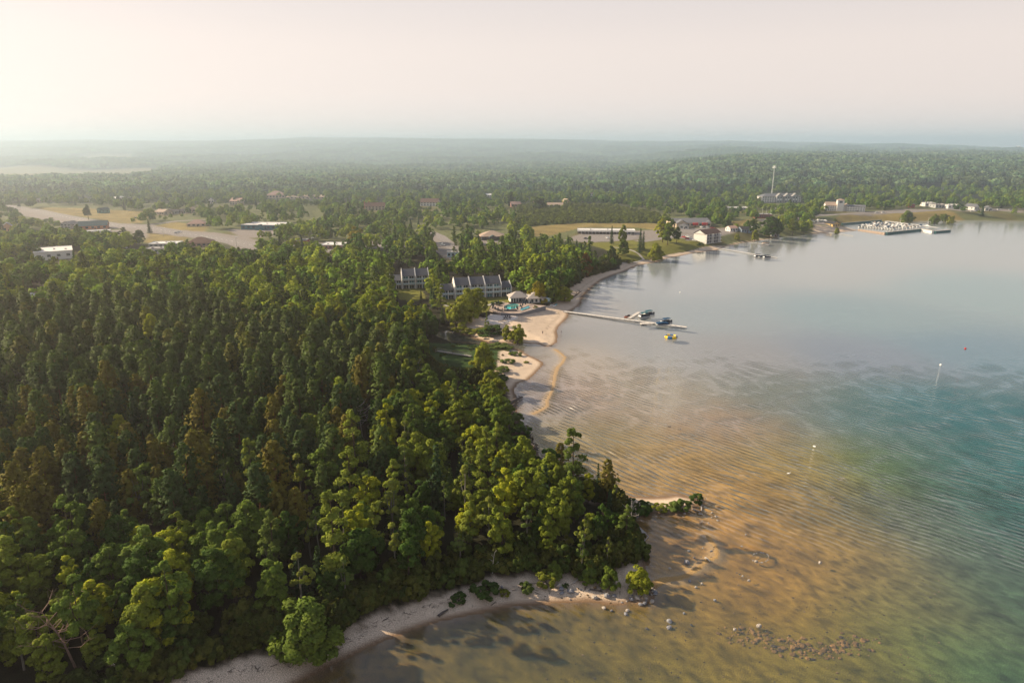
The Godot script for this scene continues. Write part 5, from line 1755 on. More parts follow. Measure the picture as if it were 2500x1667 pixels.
	for q in boards:
		var g := G(q[0], q[1])
		var hl := Sheet.new()
		var ribs := []
		var rad := []
		for i in 9:
			var u := i / 8.0 * 2.0 - 1.0
			ribs.append(Vector3(u * 2.1, 0.3, 0))
			rad.append(maxf(0.42 * sqrt(1.0 - u * u), 0.03))
		hl.tube(ribs, rad, 8)
		var t := thing("kayak" if q[3] != "canvas_navy" else "rowing_boat", q[4], "boat", g, q[2])
		put("hull", hl.mesh(), M[q[3]], t)
		var c := Sheet.new()
		c.box(Vector3(0, 0.66, 0), Vector3(1.1, 0.1, 0.42))
		put("seat_well", c.mesh(), M["roof_dark"], t)

func nth(i: int) -> String:
	var w := ["first", "second", "third", "fourth", "fifth", "sixth", "seventh", "eighth", "ninth", "tenth", "eleventh", "twelfth", "thirteenth", "fourteenth", "fifteenth", "sixteenth", "seventeenth", "eighteenth", "nineteenth", "twentieth"]
	if i < 20: return w[i]
	return "%d%s" % [i + 1, "st" if (i + 1) % 10 == 1 else "nd" if (i + 1) % 10 == 2 else "rd" if (i + 1) % 10 == 3 else "th"]

func dock(label: String, a: Vector3, b: Vector3, wide: float, section: float, m: Material) -> Node3D:
	var d := b - a
	var l := d.length()
	var t := thing("dock", label, "dock", a, atan2(d.x, d.z))
	var n := int(l / section)
	for i in n:
		var z := l * (i + 0.5) / n
		var s: MeshInstance3D = piece("deck_section", Vector3(0, 0.62, z), Vector3(wide, 0.14, snappedf(l / n - 0.12, 0.01)), m, t)
		for e in [-1, 1]: piece("side_beam", Vector3(e * (wide * 0.5 + 0.04), -0.1, 0), Vector3(0.1, 0.3, snappedf(l / n - 0.12, 0.01)), M["metal_grey"], s)
		for e in [-1, 1]: piece("post", Vector3(e * (wide * 0.5 + 0.1), 0.1, l * i / n), Vector3(0.12, 1.9, 0.12), M["metal_grey"], t)
	return t

func pontoon(label: String, at: Vector3, turn: float, cover_: Material, roofed: bool, group := "") -> Node3D:
	var t := thing("pontoon_boat", label, "boat", at, turn, group)
	var s := Sheet.new()
	for e in [-0.85, 0.85]: s.tube([Vector3(e, 0.15, -3.4), Vector3(e, 0.15, 2.7), Vector3(e, 0.4, 3.5)], [0.34, 0.34, 0.06], 8)
	put("float", s.mesh(), M["metal_grey"], t)
	piece("deck", Vector3(0, 0.56, 0), Vector3(2.5, 0.14, 6.8), M["grey_wall"], t)
	for e in [-1, 1]: piece("side_rail", Vector3(e * 1.2, 0.98, -0.2), Vector3(0.08, 0.7, 5.6), M["canvas_navy"], t)
	piece("bow_rail", Vector3(0, 0.98, 2.6), Vector3(2.3, 0.7, 0.08), M["metal_white"], t)
	for z in [-2.2, 1.6]: piece("bench", Vector3(-0.75, 0.9, z), Vector3(0.75, 0.55, 1.6), M["sling_grey"], t)
	piece("console", Vector3(0.7, 1.1, -0.4), Vector3(0.7, 0.9, 0.6), M["canvas_navy"], t)
	piece("motor", Vector3(0, 0.9, -3.55), Vector3(0.5, 1.0, 0.6), M["rubber"], t)
	var c := Sheet.new()
	if roofed:
		c.box(Vector3(0, 2.5, -0.5), Vector3(2.5, 0.14, 3.4))
		c.box(Vector3(0, 2.4, 1.35), Vector3(2.5, 0.1, 0.5), 0, 0.5)
		for x in [-1.15, 1.15]:
			for z in [-1.9, 0.9]: piece("canopy_pole", Vector3(x, 1.6, z), Vector3(0.07, 1.9, 0.07), M["metal_grey"], t)
	else:
		for z in [-1.0, 1.0]: c.hexa(Transform3D(Basis(Vector3.RIGHT, 0.14 * z), Vector3(0, 1.35, z * 1.5)), Vector3(2.55, 0.5, 3.0))
	put("canopy", c.mesh(), cover_, t)
	return t

func motorboat_mesh() -> Array:
	var hull := Sheet.new()
	var rings := []
	for i in 8:
		var u := i / 7.0
		var w := 1.15 * sqrt(maxf(0.0, 1.0 - pow(u, 3.0))) + 0.02
		var z := -3.2 + 6.6 * u
		rings.append([Vector3(-w, 0.95 + 0.35 * u, z), Vector3(-w * 0.8, 0.1, z), Vector3(0, -0.2 + 0.3 * u, z), Vector3(w * 0.8, 0.1, z), Vector3(w, 0.95 + 0.35 * u, z)])
	for i in 7:
		for k in 4: hull.quad(rings[i][k], rings[i][k + 1], rings[i + 1][k + 1], rings[i + 1][k])
		hull.quad(rings[i][4], rings[i][0], rings[i + 1][0], rings[i + 1][4])
	for k in 3: hull.tri(rings[0][0], rings[0][k + 2], rings[0][k + 1])
	var cab := Sheet.new()
	cab.hexa(Transform3D(Basis(Vector3.RIGHT, -0.12), Vector3(0, 1.45, 0.5)), Vector3(1.7, 0.9, 2.2))
	var shield := Sheet.new()
	shield.hexa(Transform3D(Basis(Vector3.RIGHT, -0.5), Vector3(0, 1.75, 1.7)), Vector3(1.6, 0.6, 0.08))
	var arch := Sheet.new()
	arch.box(Vector3(0, 2.35, -0.7), Vector3(1.9, 0.12, 1.8))
	for e in [-0.85, 0.85]: arch.box(Vector3(e, 1.7, -0.8), Vector3(0.08, 1.3, 0.08))
	return [hull.mesh(), cab.mesh(), shield.mesh(), arch.mesh()]

func docks() -> void:
	var teal := worn("canvas_teal", 0.01, 0.09, 0.12, 1.5, 0.2)
	var blue := worn("canvas_blue", 0.008, 0.06, 0.14, 1.5, 0.2)
	var a := W(1377, 762.5)
	var b := W(1677, 801.5)
	dock("long white sectional dock running out from the resort beach", a, b, 2.1, 2.75, worn("dock_white", 0.62, 0.58, 0.53, 3.0, 0.2))
	var c := W(1534, 780.5)
	dock("short white dock branching off the resort dock beside the jet ski", c + (W(1560, 765) - c).normalized() * 1.3, W(1561, 764.5), 1.9, 2.6, M["dock_white"])
	piece_thing("swim_platform", "small white platform moored along the resort dock", "platform", W(1585.5, 791.5), -1.43, Vector3(9.5, 0.3, 2.4))
	pontoon("teal roofed pontoon boat beside the branch dock, nearest the branch", W(1572, 774), -1.15, teal, true)
	pontoon("teal roofed pontoon boat moored behind another at the branch dock", W(1583, 769), -1.2, teal, true)
	pontoon("blue covered pontoon boat alongside the outer resort dock, roof folded", W(1617, 794), -1.45, blue, false)
	pontoon("blue roofed pontoon boat beyond the covered one at the outer resort dock", W(1626, 788.5), -1.15, blue, true)
	for i in 2:
		var t := thing("jet_ski", ["dark red jet ski tied left of the branch dock, in front", "dark jet ski tied left of the branch dock, behind"][i], "jet ski", W(1531 + 6 * i, 776 - 2.5 * i), 1.2)
		var s := Sheet.new()
		s.tube([Vector3(0, 0.3, -1.5), Vector3(0, 0.4, -0.8), Vector3(0, 0.45, 0.5), Vector3(0, 0.6, 1.5)], [0.4, 0.55, 0.5, 0.08], 8)
		put("hull", s.mesh(), M["brick_red"] if i == 0 else M["rubber"], t)
		piece("seat", Vector3(0, 1.0, -0.4), Vector3(0.4, 0.3, 1.3), M["rubber"], t)
		piece("handlebar", Vector3(0, 1.25, 0.45), Vector3(0.8, 0.12, 0.12), M["rubber"], t)
	# the bouncing raft
	var g := W(1638.5, 824)
	var t := thing("water_trampoline", "round yellow and blue inflatable water trampoline off the resort dock", "trampoline", g)
	var yel := mat("vinyl_yellow", 0.75, 0.5, 0.02, 0.4)
	var navy := mat("vinyl_blue", 0.01, 0.1, 0.26, 0.4)
	for k in 16:
		var s := Sheet.new()
		var pts := []
		for q in 5:
			var an := TAU * (k + q / 4.0) / 16.0
			pts.append(Vector3(cos(an) * 2.5, 0.45, sin(an) * 2.45))
		s.tube(pts, [0.66, 0.66, 0.66, 0.66, 0.66], 10)
		put("tube_segment", s.mesh(), yel if (k / 2) % 2 else navy, t)
	var bed := Sheet.new()
	var disc := []
	for k in 20: disc.append(Vector3(cos(TAU * k / 20) * 2.2, 0, sin(TAU * k / 20) * 2.2))
	bed.flat(disc, 0.72)
	put("bounce_mat", bed.mesh(), mat("mat_grey", 0.16, 0.14, 0.12, 0.8), t)
	# docks farther along
	dock("thin white dock before the beach hotel", W(1752, 607), W(1899, 631), 1.6, 4.5, M["dock_white"])
	for i in 3: pontoon("grey pontoon boat at the dock before the beach hotel, %s from left" % nth(i), W(1850 + 11 * i, 627 + 1.3 * i), -1.35, M["canvas_navy"], i != 1)
	dock("short dock with one pontoon boat, beyond the hotel dock", W(1829, 593), W(1878, 598.5), 1.6, 4.5, M["dock_white"])
	pontoon("white pontoon boat with tan seats at the short dock beyond the hotel", W(1869, 596.5), -1.4, M["roof_tan"], false)
	dock("bare thin white dock left of the marina", W(2026, 568.5), W(2085, 577), 1.5, 5.0, M["dock_white"])
	marina()

func piece_thing(called: String, label: String, cat: String, at: Vector3, turn: float, size: Vector3) -> void:
	var t := thing(called, label, cat, at, turn)
	piece("deck", Vector3(0, 0.45, 0), Vector3(size.z, size.y, size.x), M["dock_white"], t)
	for z in [-0.3, 0.3]: piece("float", Vector3(0, 0.15, size.x * z), Vector3(size.z * 0.9, 0.4, size.x * 0.25), M["rubber"], t)

func marina() -> void:
	var steel := worn("sheet_pile_teal", 0.03, 0.14, 0.15, 4.0, 0.3)
	var runs := [["marina_wall", "brown shore end of the marina breakwater", [2098,562, 2163,571], "roof_tan", 3.2, 1.3], ["marina_wall", "long teal faced marina breakwater along the lake side", [2163,571, 2250,562], "sheet_pile_teal", 3.6, 1.8], ["marina_wall", "white faced bastion in the marina breakwater", [2250,562, 2281,567.5], "white_roof", 5.0, 1.8], ["marina_wall", "teal outer tip of the marina breakwater", [2281,567.5, 2318,564.5], "sheet_pile_teal", 4.0, 1.6], ["marina_wall", "teal seawall along the lawn behind the marina", [2056,549, 2152,540.5], "sheet_pile_teal", 1.6, 2.0]]
	for q in runs:
		var a := W(q[2][0], q[2][1])
		var b := W(q[2][2], q[2][3])
		var d := (b - a)
		var t := thing(q[0], q[1], "breakwater", a, atan2(d.x, d.z))
		piece("face", Vector3(0, q[5] * 0.5 - 0.8, d.length() * 0.5), Vector3(q[4], q[5] + 1.6, snappedf(d.length(), 0.1)), M[q[3]], t)
		piece("walkway", Vector3(0, q[5] + 0.06, d.length() * 0.5), Vector3(q[4] - 0.4, 0.12, snappedf(d.length() - 0.4, 0.1)), M["concrete"], t)
		var n := int(d.length() / 4.0)
		for i in n:
			for e in [-1, 1]: piece("pile", Vector3(e * (q[4] * 0.5 + 0.08), q[5] * 0.5 - 0.3, (i + 0.5) * 4.0), Vector3(0.24, q[5] + 0.9, 0.3), M[q[3]], t)
	dock("broad white pier closing the lake end of the marina", W(2164, 540.5), W(2292, 557), 4.0, 7.0, M["white_roof"])
	var fingers := [[2100,553.5, 2190,560], [2110,549, 2225,558], [2128,545.5, 2250,554.5]]
	for i in 3: dock("white finger dock inside the marina, %s from the breakwater" % nth(i), W(fingers[i][0], fingers[i][1]), W(fingers[i][2], fingers[i][3]), 1.8, 6.0, M["dock_white"])
	var kit := motorboat_mesh()
	var white := mat("gelcoat_white", 0.78, 0.77, 0.74, 0.25)
	var coats_ := [M["canvas_navy"], white, M["canvas_blue"], M["roof_tan"], white]
	var said := ["navy cabin cover", "white cabin", "blue cabin cover", "tan cabin cover", "white cabin and open deck"]
	var nrow := 0
	for f in fingers:
		for side in [-1, 1]:
			for i in 13:
				var u := (i + 0.5) / 13.0
				if rng.randf() < 0.12: continue
				var p := W(lerpf(f[0], f[2], u), lerpf(f[1], f[3], u))
				var dir := (W(f[2], f[3]) - W(f[0], f[1])).normalized()
				var across: Vector3 = Vector3(dir.z, 0, -dir.x) * side
				var k := rng.randi() % 5
				var t := thing("motorboat", "motorboat with %s, %s side of %s marina finger, %s berth" % [said[k], "lake" if side < 0 else "shore", nth(nrow), nth(i)], "boat", p + across * 5.2, atan2(across.x, across.z), "boats moored in the marina")
				put("hull", kit[0], white, t)
				put("cabin", kit[1], coats_[k], t)
				put("windscreen", kit[2], M["glass_dark"], t)
				if k > 1: put("canopy", kit[3], coats_[k], t)
				t.scale = Vector3.ONE * (0.85 + 0.35 * rng.randf())
		nrow += 1
	for q in [[2197,552, 20, "white sailing mast left of the two over the marina"], [2265,553, 22, "white sailing mast right of the two over the marina"]]:
		var at := W(q[0], q[1])
		var h: float = q[2] * mpp(at)
		var t := thing("sailboat", q[3].replace("sailing mast", "sailboat with bare mast"), "boat", at, 0.6)
		put("hull", kit[0], white, t)
		piece("cabin", Vector3(0, 1.3, 0), Vector3(1.2, 0.6, 2.4), white, t)
		var s := Sheet.new()
		s.tube([Vector3(0, 0.8, 0.3), Vector3(0, h, 0.3)], [0.14, 0.1], 6)
		put("mast", s.mesh(), M["metal_white"], t)
		piece("boom", Vector3(0, 2.4, -1.4), Vector3(0.16, 0.16, 3.2), M["metal_white"], t)
	for q in [[2295,541.5, "small white boat moored off the far beach, leftmost"], [2318,540.6, "small white cabin boat moored off the far beach, rightmost"]]:
		var t := thing("motorboat", q[2], "boat", W(q[0], q[1] + 1.5), 1.3)
		put("hull", kit[0], white, t)
		put("cabin", kit[1], white, t)
	# boats on trailers and hulls on land by the marina office
	for i in 8:
		var g := G(1962 + 8.5 * i, 556 - 0.9 * i)
		var t := thing("motorboat", "white boat stored on land left of the marina office, %s from left" % nth(i), "boat", g + Vector3(0, 0.6, 0), 0.4 + 0.3 * rng.randf(), "boats stored on land by the marina")
		put("hull", kit[0], white, t)
		put("cabin", kit[1], coats_[i % 5], t)
		for e in [-0.8, 0.8]: piece("trailer_wheel", Vector3(e, -0.3, -0.6), Vector3(0.25, 0.6, 0.6), M["rubber"], t)

# ---------------------------------------------------------------- cars
func car_kit() -> Array:
	var b := Sheet.new()
	b.box(Vector3(0, 0.62, 0), Vector3(1.8, 0.55, 4.4))
	b.box(Vector3(0, 0.8, 1.55), Vector3(1.7, 0.3, 1.2))
	var c := Sheet.new()
	var lo := [Vector3(-0.85, 0.9, -1.9), Vector3(0.85, 0.9, -1.9), Vector3(0.85, 0.9, 1.0), Vector3(-0.85, 0.9, 1.0)]
	var hi := [Vector3(-0.68, 1.45, -1.4), Vector3(0.68, 1.45, -1.4), Vector3(0.68, 1.45, 0.35), Vector3(-0.68, 1.45, 0.35)]
	for i in 4:
		var j := (i + 1) % 4
		c.quad(lo[j], lo[i], hi[i], hi[j])
	c.quad(hi[3], hi[2], hi[1], hi[0])
	var r := Sheet.new()
	r.box(Vector3(0, 1.475, -0.52), Vector3(1.38, 0.05, 1.8))
	var w := Sheet.new()
	w.tube([Vector3(-0.11, 0, 0), Vector3(0.11, 0, 0)], [0.33, 0.33], 10)
	var disc := []
	return [b.mesh(), c.mesh(), r.mesh(), w.mesh()]

func cars() -> void:
	var kit := car_kit()
	var paint := {"white": mat("paint_white", 0.7, 0.7, 0.69, 0.3), "silver": mat("paint_silver", 0.42, 0.43, 0.44, 0.3), "black": mat("paint_black", 0.02, 0.02, 0.022, 0.25), "red": mat("paint_red", 0.42, 0.025, 0.02, 0.3), "blue": mat("paint_blue", 0.03, 0.09, 0.2, 0.3), "grey": mat("paint_grey", 0.14, 0.145, 0.15, 0.3)}
	var lots := [
		[1468,569.5, "white", 0.3, "parked before the strip of shops, leftmost of two"], [1479,569.5, "white", 0.3, "parked before the strip of shops, rightmost of two"], [1431,584, "black", 1.4, "parked on the drive left of the park"], [1483,582, "white", 0.2, "parked behind the thin park conifer"], [1532,572, "silver", 0.4, "parked at the right end of the strip of shops"], [1541,573, "grey", 0.4, "last in line at the right end of the strip of shops"],
		[1670,580, "red", 0.6, "parked left of the beach hotel, back row"], [1680,579, "white", 0.6, "parked left of the beach hotel, back row beside a red car"], [1679,584, "red", 0.7, "parked left of the beach hotel, front row"], [1688,585, "white", 0.7, "parked left of the beach hotel, front row beside a red car"], [1696,588, "white", 0.7, "parked closest to the end wall of the beach hotel"], [1698,571, "silver", 1.5, "crossing the lot below the red awning store"], [1713,556, "white", 0.1, "parked before the red awnings, leftmost"], [1720,556, "grey", 0.1, "parked before the red awnings, middle"], [1728,556, "silver", 0.1, "parked before the red awnings, rightmost"], [1740,558, "red", 1.2, "parked at the right edge of the red awning lot"],
		[430,570, "silver", 1.2, "driving on the highway left of the crossing"], [437,567.5, "white", 1.2, "driving on the highway behind a silver car"], [330,533, "grey", 1.3, "parked on the dry grass beyond the highway"], [316,515, "white", 1.4, "parked far beyond the highway"],
		[742,602, "white", 0.2, "parked before the red diner, leftmost"], [750,602, "silver", 0.2, "parked before the red diner, rightmost"], [790,600, "white", 1.5, "parked behind the pink walled store, leftmost"], [800,599.5, "blue", 1.5, "parked behind the pink walled store, middle"], [811,599, "silver", 1.5, "parked behind the pink walled store, rightmost"], [893,597, "blue", 1.2, "dark blue, on the road by the round yellow tree"], [712,612, "white", 0.8, "half hidden by pines below the red diner"],
		[1080,600, "white", 1.6, "parked on the resort drive, left row front"], [1075,596, "white", 1.6, "parked on the resort drive, left row back"], [1047,574, "white", 1.4, "parked beyond the resort drive, leftmost"], [1056,575, "white", 1.4, "parked beyond the resort drive, rightmost"], [1238,594, "white", 0.4, "parked right of the tan hip roofed restaurant"],
		[2142,520, "white", 1.5, "on the far shore road, leftmost of two white cars"], [2158,520, "white", 1.5, "on the far shore road, rightmost of two white cars"], [2352,525, "white", 1.4, "in the far shore lot, nearest the warehouse"], [2362,522, "black", 1.4, "dark, in the far shore lot"], [2375,517, "white", 1.4, "in the far shore lot, back row left"], [2386,517, "silver", 1.4, "in the far shore lot, back row right"], [2384,528, "black", 1.5, "on the road below the far shore lot"], [2437,530, "white", 1.5, "on the road near the right edge"], [2465,530, "silver", 1.5, "on the road at the right edge"],
		[1985,551, "white", 0.3, "parked in the marina lot, leftmost"], [1996,550.5, "silver", 0.3, "parked in the marina lot, middle"], [2008,550, "white", 0.3, "parked in the marina lot, rightmost"],
		[1336,742, "grey", 1.2, "utility cart beside the pool house"], [97,726, "grey", 1.3, "parked in front of the caravan in the near left clearing"], [405,618, "silver", 0.5, "parked by the blue banded store, leftmost"], [418,617, "blue", 0.5, "parked by the blue banded store, rightmost"], [305,606, "white", 0.9, "parked at the edge of trees right of the warehouse"],
	]
	var proto: Node3D = null
	for q in lots:
		var c: Node3D
		var g := G(q[0], q[1])
		if proto == null:
			c = Node3D.new()
			put("body", kit[0], null, c)
			put("cabin", kit[1], M["glass_dark"], c)
			put("roof", kit[2], null, c)
			for i in 4: put("wheel", kit[3], M["rubber"], c).position = Vector3(0.85 if i % 2 else -0.85, 0.33, 1.35 if i < 2 else -1.35)
			proto = c
		else: c = proto.duplicate()
		c.name = numbered("parked_car")
		add_child(c)
		c.position = g + Vector3(0, 0.12, 0)
		c.rotation.y = q[3]
		for part in ["body", "roof"]: c.get_node(part).set_surface_override_material(0, paint[q[2]])
		var words := "%s car %s" % [q[2], q[4]]
		tag(c, words, "car", "cars in the town and lots")
	# the caravan in the clearing
	var g := G(78, 729)
	var t := thing("caravan", "white caravan parked in the clearing in the near left wood", "caravan", g, 1.15)
	var s := Sheet.new()
	s.box(Vector3(0, 1.75, 0), Vector3(2.5, 2.5, 7.0))
	s.box(Vector3(0, 1.6, 3.7), Vector3(2.4, 1.6, 0.5))
	put("body", s.mesh(), paint["white"], t)
	piece("roof", Vector3(0, 3.04, 0), Vector3(2.3, 0.1, 6.8), M["white_roof"], t)
	for z in [-1.8, 1.0]: piece("window", Vector3(1.27, 2.1, z), Vector3(0.06, 0.7, 1.2), M["glass_dark"], t)
	piece("door", Vector3(1.27, 1.5, -0.4), Vector3(0.06, 1.9, 0.8), M["grey_wall"], t)
	for z in [-0.5, 0.5]:
		for e in [-1.0, 1.0]: put("wheel", kit[3], M["rubber"], t).position = Vector3(e * 1.1, 0.34, z)

# ---------------------------------------------------------------- single trees, shrubs, stones, logs, people, birds
func grow(kind: String, px: float, py: float, hpx: float, coat: int, label: String, which := 0, called := "", wide := 1.0, cat := "tree") -> Node3D:
	var g := G(px, py)
	var pair: Array = kinds[kind][which % kinds[kind].size()]
	var box: AABB = pair[1].get_aabb()
	var sc := hpx * mpp(g) / box.end.y * 1.04
	var t := plant(kind, g, 1.0, which % kinds[kind].size(), coat, label, "", called)
	t.scale = Vector3(sc * wide, sc, sc * wide)
	t.set_meta("category", cat)
	return t

func more_kinds() -> void:
	kinds["willow_tree"] = []
	for k in 4: kinds["willow_tree"].append(bush(800 + k, 9.0, 4.3, 54, 150, 0.3, Color(0.13, 0.16, 0.03)))
	coats["willow_tree"] = [[leaf_mat("willow_yellow", 1.6, 1.4, 0.75), "yellow green"], [leaf_mat("willow_green", 0.85, 0.95, 0.8), "green"], [leaf_mat("willow_gold", 1.75, 1.2, 0.5), "golden"], [leaf_mat("willow_rust", 1.2, 0.55, 0.8), "rusty"], [leaf_mat("willow_dark", 0.34, 0.5, 0.6), "dark"]]
	barks["willow_tree"] = M["bark_brown"]
	kinds["shrub"] = []
	for k in 4:
		var s := bush(820 + k, 2.4, 1.6, 18, 90, 0.2, Color(0.09, 0.125, 0.03))
		kinds["shrub"].append(s)
	coats["shrub"] = [[leaf_mat("shrub_green", 1, 1, 1), "green"], [leaf_mat("shrub_dark", 0.5, 0.62, 0.6), "dark green"], [leaf_mat("shrub_yellow", 1.6, 1.25, 0.7), "yellow green"]]
	barks["shrub"] = M["bark_brown"]

func heroes() -> void:
	more_kinds()
	var w := "willow_tree"
	for q in [
		[w, 1178,918, 84, 0, "tall yellow green willow at the edge of the meadow beside the creek", 0, 0.8], [w, 1130,792, 74, 0, "yellow green willow in front of the left half of the pool terrace building", 1, 1.0], [w, 1158,768, 66, 0, "willow behind the white court, tallest before the terrace building", 2, 1.0],
		[w, 1237,828, 35, 0, "dense upright willow bush on the sand, left of the pair", 3, 0.75], [w, 1264,834, 44, 0, "spreading willow on the sand at the creek, right of the pair", 1, 1.0], [w, 1312,736, 50, 2, "golden round tree behind the pool house", 0, 1.0], [w, 1345,739, 42, 1, "green round tree right of the golden one behind the pool house", 1, 1.1], [w, 1378,736, 38, 0, "yellow green round tree at the top of the resort beach", 2, 1.0], [w, 1348,720, 40, 2, "golden tree behind the green ones above the resort beach", 3, 0.9],
		[w, 1601,634, 40, 0, "round yellow green willow at the water's edge of the park", 0, 1.1], [w, 872,604, 50, 2, "round golden tree beside the road in the town", 1, 1.0], [w, 1427,672, 56, 3, "rusty brown tree among the green at the headland edge", 2, 0.7], [w, 1493,632, 32, 4, "dark round tree at the back of the park lawn", 3, 0.75], [w, 1524,622, 36, 1, "round headed lawn tree with bare trunk, in the middle of the park", 0, 0.8],
		[w, 1775,556, 22, 4, "dark purple tree above the beach hotel", 1, 1.1], [w, 1318,512, 30, 4, "dark purple round tree above the strip of shops", 2, 0.9], [w, 1247,503, 34, 4, "dark oval tree left of the tan roofed houses", 3, 0.6],
		[w, 2216,541, 28, 1, "broad round tree on the lawn behind the marina", 0, 1.3], [w, 2284,537, 24, 1, "round tree by the far shore, left of three", 1, 1.0], [w, 2304,537, 20, 1, "round tree by the far shore, middle of three", 2, 1.0], [w, 2325,537, 20, 0, "bright round tree by the far shore, right of three", 3, 0.9],
		[w, 1842,588, 26, 0, "thin yellow green tree on the lake front past the hotel", 0, 0.7], [w, 1800,584, 16, 0, "small yellow green tree by the lakeside houses", 1, 0.9], [w, 2044,572, 16, 0, "small tree alone on the sand beside the marina", 2, 0.7], [w, 2038,546, 13, 1, "small tree behind the marina office", 3, 0.9],
		["broadleaf_tree", 1630,598, 64, 0, "big leafy tree at the park edge, left of a pair", 0, 1.0], ["broadleaf_tree", 1618,592, 56, 2, "big leafy tree at the park edge, behind the pair", 1, 1.0], ["broadleaf_tree", 1652,595, 40, 1, "dark leafy tree between park and hotel lawn", 2, 1.1], ["broadleaf_tree", 1838,580, 56, 1, "large dark tree over the lakeside houses, leftmost", 3, 1.1], ["broadleaf_tree", 1880,577, 50, 1, "large dark tree over the lakeside houses, middle", 4, 1.2], ["broadleaf_tree", 1898,576, 44, 1, "large dark tree over the lakeside houses, rightmost", 5, 1.0], ["broadleaf_tree", 1935,574, 42, 3, "broad olive tree above the shore before the marina", 6, 1.2], ["broadleaf_tree", 1963,572, 34, 0, "leafy tree left of the boats stored on land", 1, 0.9], ["broadleaf_tree", 1520,606, 56, 3, "olive leafy tree behind the strip motel lot", 2, 0.9], ["broadleaf_tree", 215,536, 36, 1, "dark round tree behind the teal roofed shop", 2, 1.2], ["broadleaf_tree", 300,595, 36, 1, "dark tree clump right of the teal roofed shop", 3, 1.4], ["broadleaf_tree", 340,596, 34, 1, "dark tree right of the clump before the highway", 4, 1.0],
		["spruce_tree", 1493,596, 44, 0, "thin dark conifer before the strip of shops", 0, 0.75], ["spruce_tree", 1562,618, 58, 0, "tall dark conifer in the park, front of the pair", 1, 0.8], ["spruce_tree", 1570,612, 46, 0, "dark conifer in the park, behind the tall one", 2, 0.8], ["spruce_tree", 189,600, 26, 0, "small pointed fir behind the warehouse, leftmost", 3, 0.9], ["spruce_tree", 219,622, 14, 0, "small pointed fir right of the warehouse", 0, 1.0], ["spruce_tree", 365,570, 34, 0, "dark fir on the highway verge", 1, 1.1], ["spruce_tree", 355,632, 34, 0, "dark fir left of the blue banded store", 2, 0.8], ["spruce_tree", 1028,734, 30, 0, "dark pointed fir on the lawn between the terraces", 3, 0.8],
		["white_pine", 1188,822, 62, 0, "thin half bare tree on the sand left of the willow pair", 0, 0.5], ["white_pine", 1110,628, 56, 1, "leaning thin pine beside the pale blue trailer", 1, 0.6],
		[w, 755,1600, 148, 1, "large round green willow bush leaning over the near beach", 0, 1.2], [w, 700,1607, 58, 1, "small round bush left of the large willow on the near beach", 1, 1.1], [w, 1560,1440, 62, 0, "young pale green willow standing alone among rocks on the point", 2, 0.95], [w, 1487,1440, 62, 1, "leaning green bush left of the lone young willow", 3, 0.8], [w, 1440,1418, 40, 1, "round green bush two left of the lone young willow", 0, 1.1], [w, 1352,1412, 46, 1, "green bush with brown lower half at the back of the near beach", 1, 0.9], [w, 1100,935, 34, 1, "green bush at the lower edge of the meadow", 2, 1.2], [w, 1215,965, 44, 0, "bright willow bush by the bay, above the driftwood", 3, 1.1], [w, 1196,955, 54, 0, "yellow green willow below the meadow", 0, 1.0], [w, 1150,990, 56, 3, "rusty half bare tree below the meadow", 1, 0.7], [w, 1228,1010, 44, 1, "dark green bush on the bay bank", 2, 1.2],
		["spruce_tree", 1458,1225, 100, 0, "slim tall cedar with brown side standing clear at the tip of the point", 2, 0.5], ["broadleaf_tree", 1436,1230, 80, 2, "yellow green tree left of the slim cedar on the point", 0, 0.8], ["aspen_tree", 1503,1245, 82, 0, "olive upright tree right of the slim cedar on the point", 1, 1.0],
		["aspen_tree", 1420,1408, 110, 1, "slender pale trunked tree at the forest edge above the rocks", 0, 0.8], ["aspen_tree", 1482,1392, 90, 0, "thin bare stemmed tree at the right end of the forest edge", 2, 0.7],
	]:
		var cat: String = "tree" if q[3] > 36 or q[2] < 700 else "bush"
		grow(q[0], q[1], q[2], q[3], q[4], q[5], q[6], "", q[7], cat)
	# bare trees
	for q in [[188,1640, 190, 0.5, 22, "snag", "tall reddish dead tree leaning left at the near left corner", Vector3(-3.2, 0, 1.0)], [276,1652, 46, 0.5, 7, "pale_snag", "small pale dead snag right of the tall reddish one", Vector3(0.3, 0, 0)], [885,1070, 92, 0.5, 16, "pale_snag", "white dead branching tree in the middle of the wood", Vector3(-1.2, 0, 0)], [1014,935, 56, 0.42, 12, "pale_snag", "white bare tree with fan of branches beside the meadow", Vector3(0.6, 0, 0)], [436,1090, 84, 0.22, 18, "pale_snag", "grey dead conifer in the pine stand", Vector3.ZERO], [1202,1400, 60, 0.25, 4, "pale_snag", "crooked white stump at the foot of the forest above the near beach", Vector3(0.5, 0, 0)], [1366,1160, 46, 0.6, 12, "snag", "twiggy grey dead shrub on the bay bank, left of two", Vector3.ZERO], [1414,1215, 64, 0.4, 12, "driftwood_dark", "dark bare trunked tree on the bay bank, right of two", Vector3.ZERO], [1540,1290, 76, 0.3, 14, "pale_snag", "grey leafless tree at the right edge of the forest tip", Vector3.ZERO], [660,640, 34, 0.6, 9, "pale_snag", "pale dead tree at the edge of the wood before the highway crossing", Vector3.ZERO], [1572,1450, 22, 0.8, 10, "driftwood_dark", "low leafless bush among the rocks by the lone willow", Vector3.ZERO], [953,1497, 18, 0.9, 5, "snag", "small fallen snag sticking up from the near beach", Vector3.ZERO]]:
		var g := G(q[0], q[1])
		var h: float = q[2] * mpp(g)
		var t := thing("dead_tree", q[6], "dead tree", g, 0.0)
		put("trunk", bare_tree(int(q[0]), h, h * q[3], q[4], q[7]), M[q[5]], t)
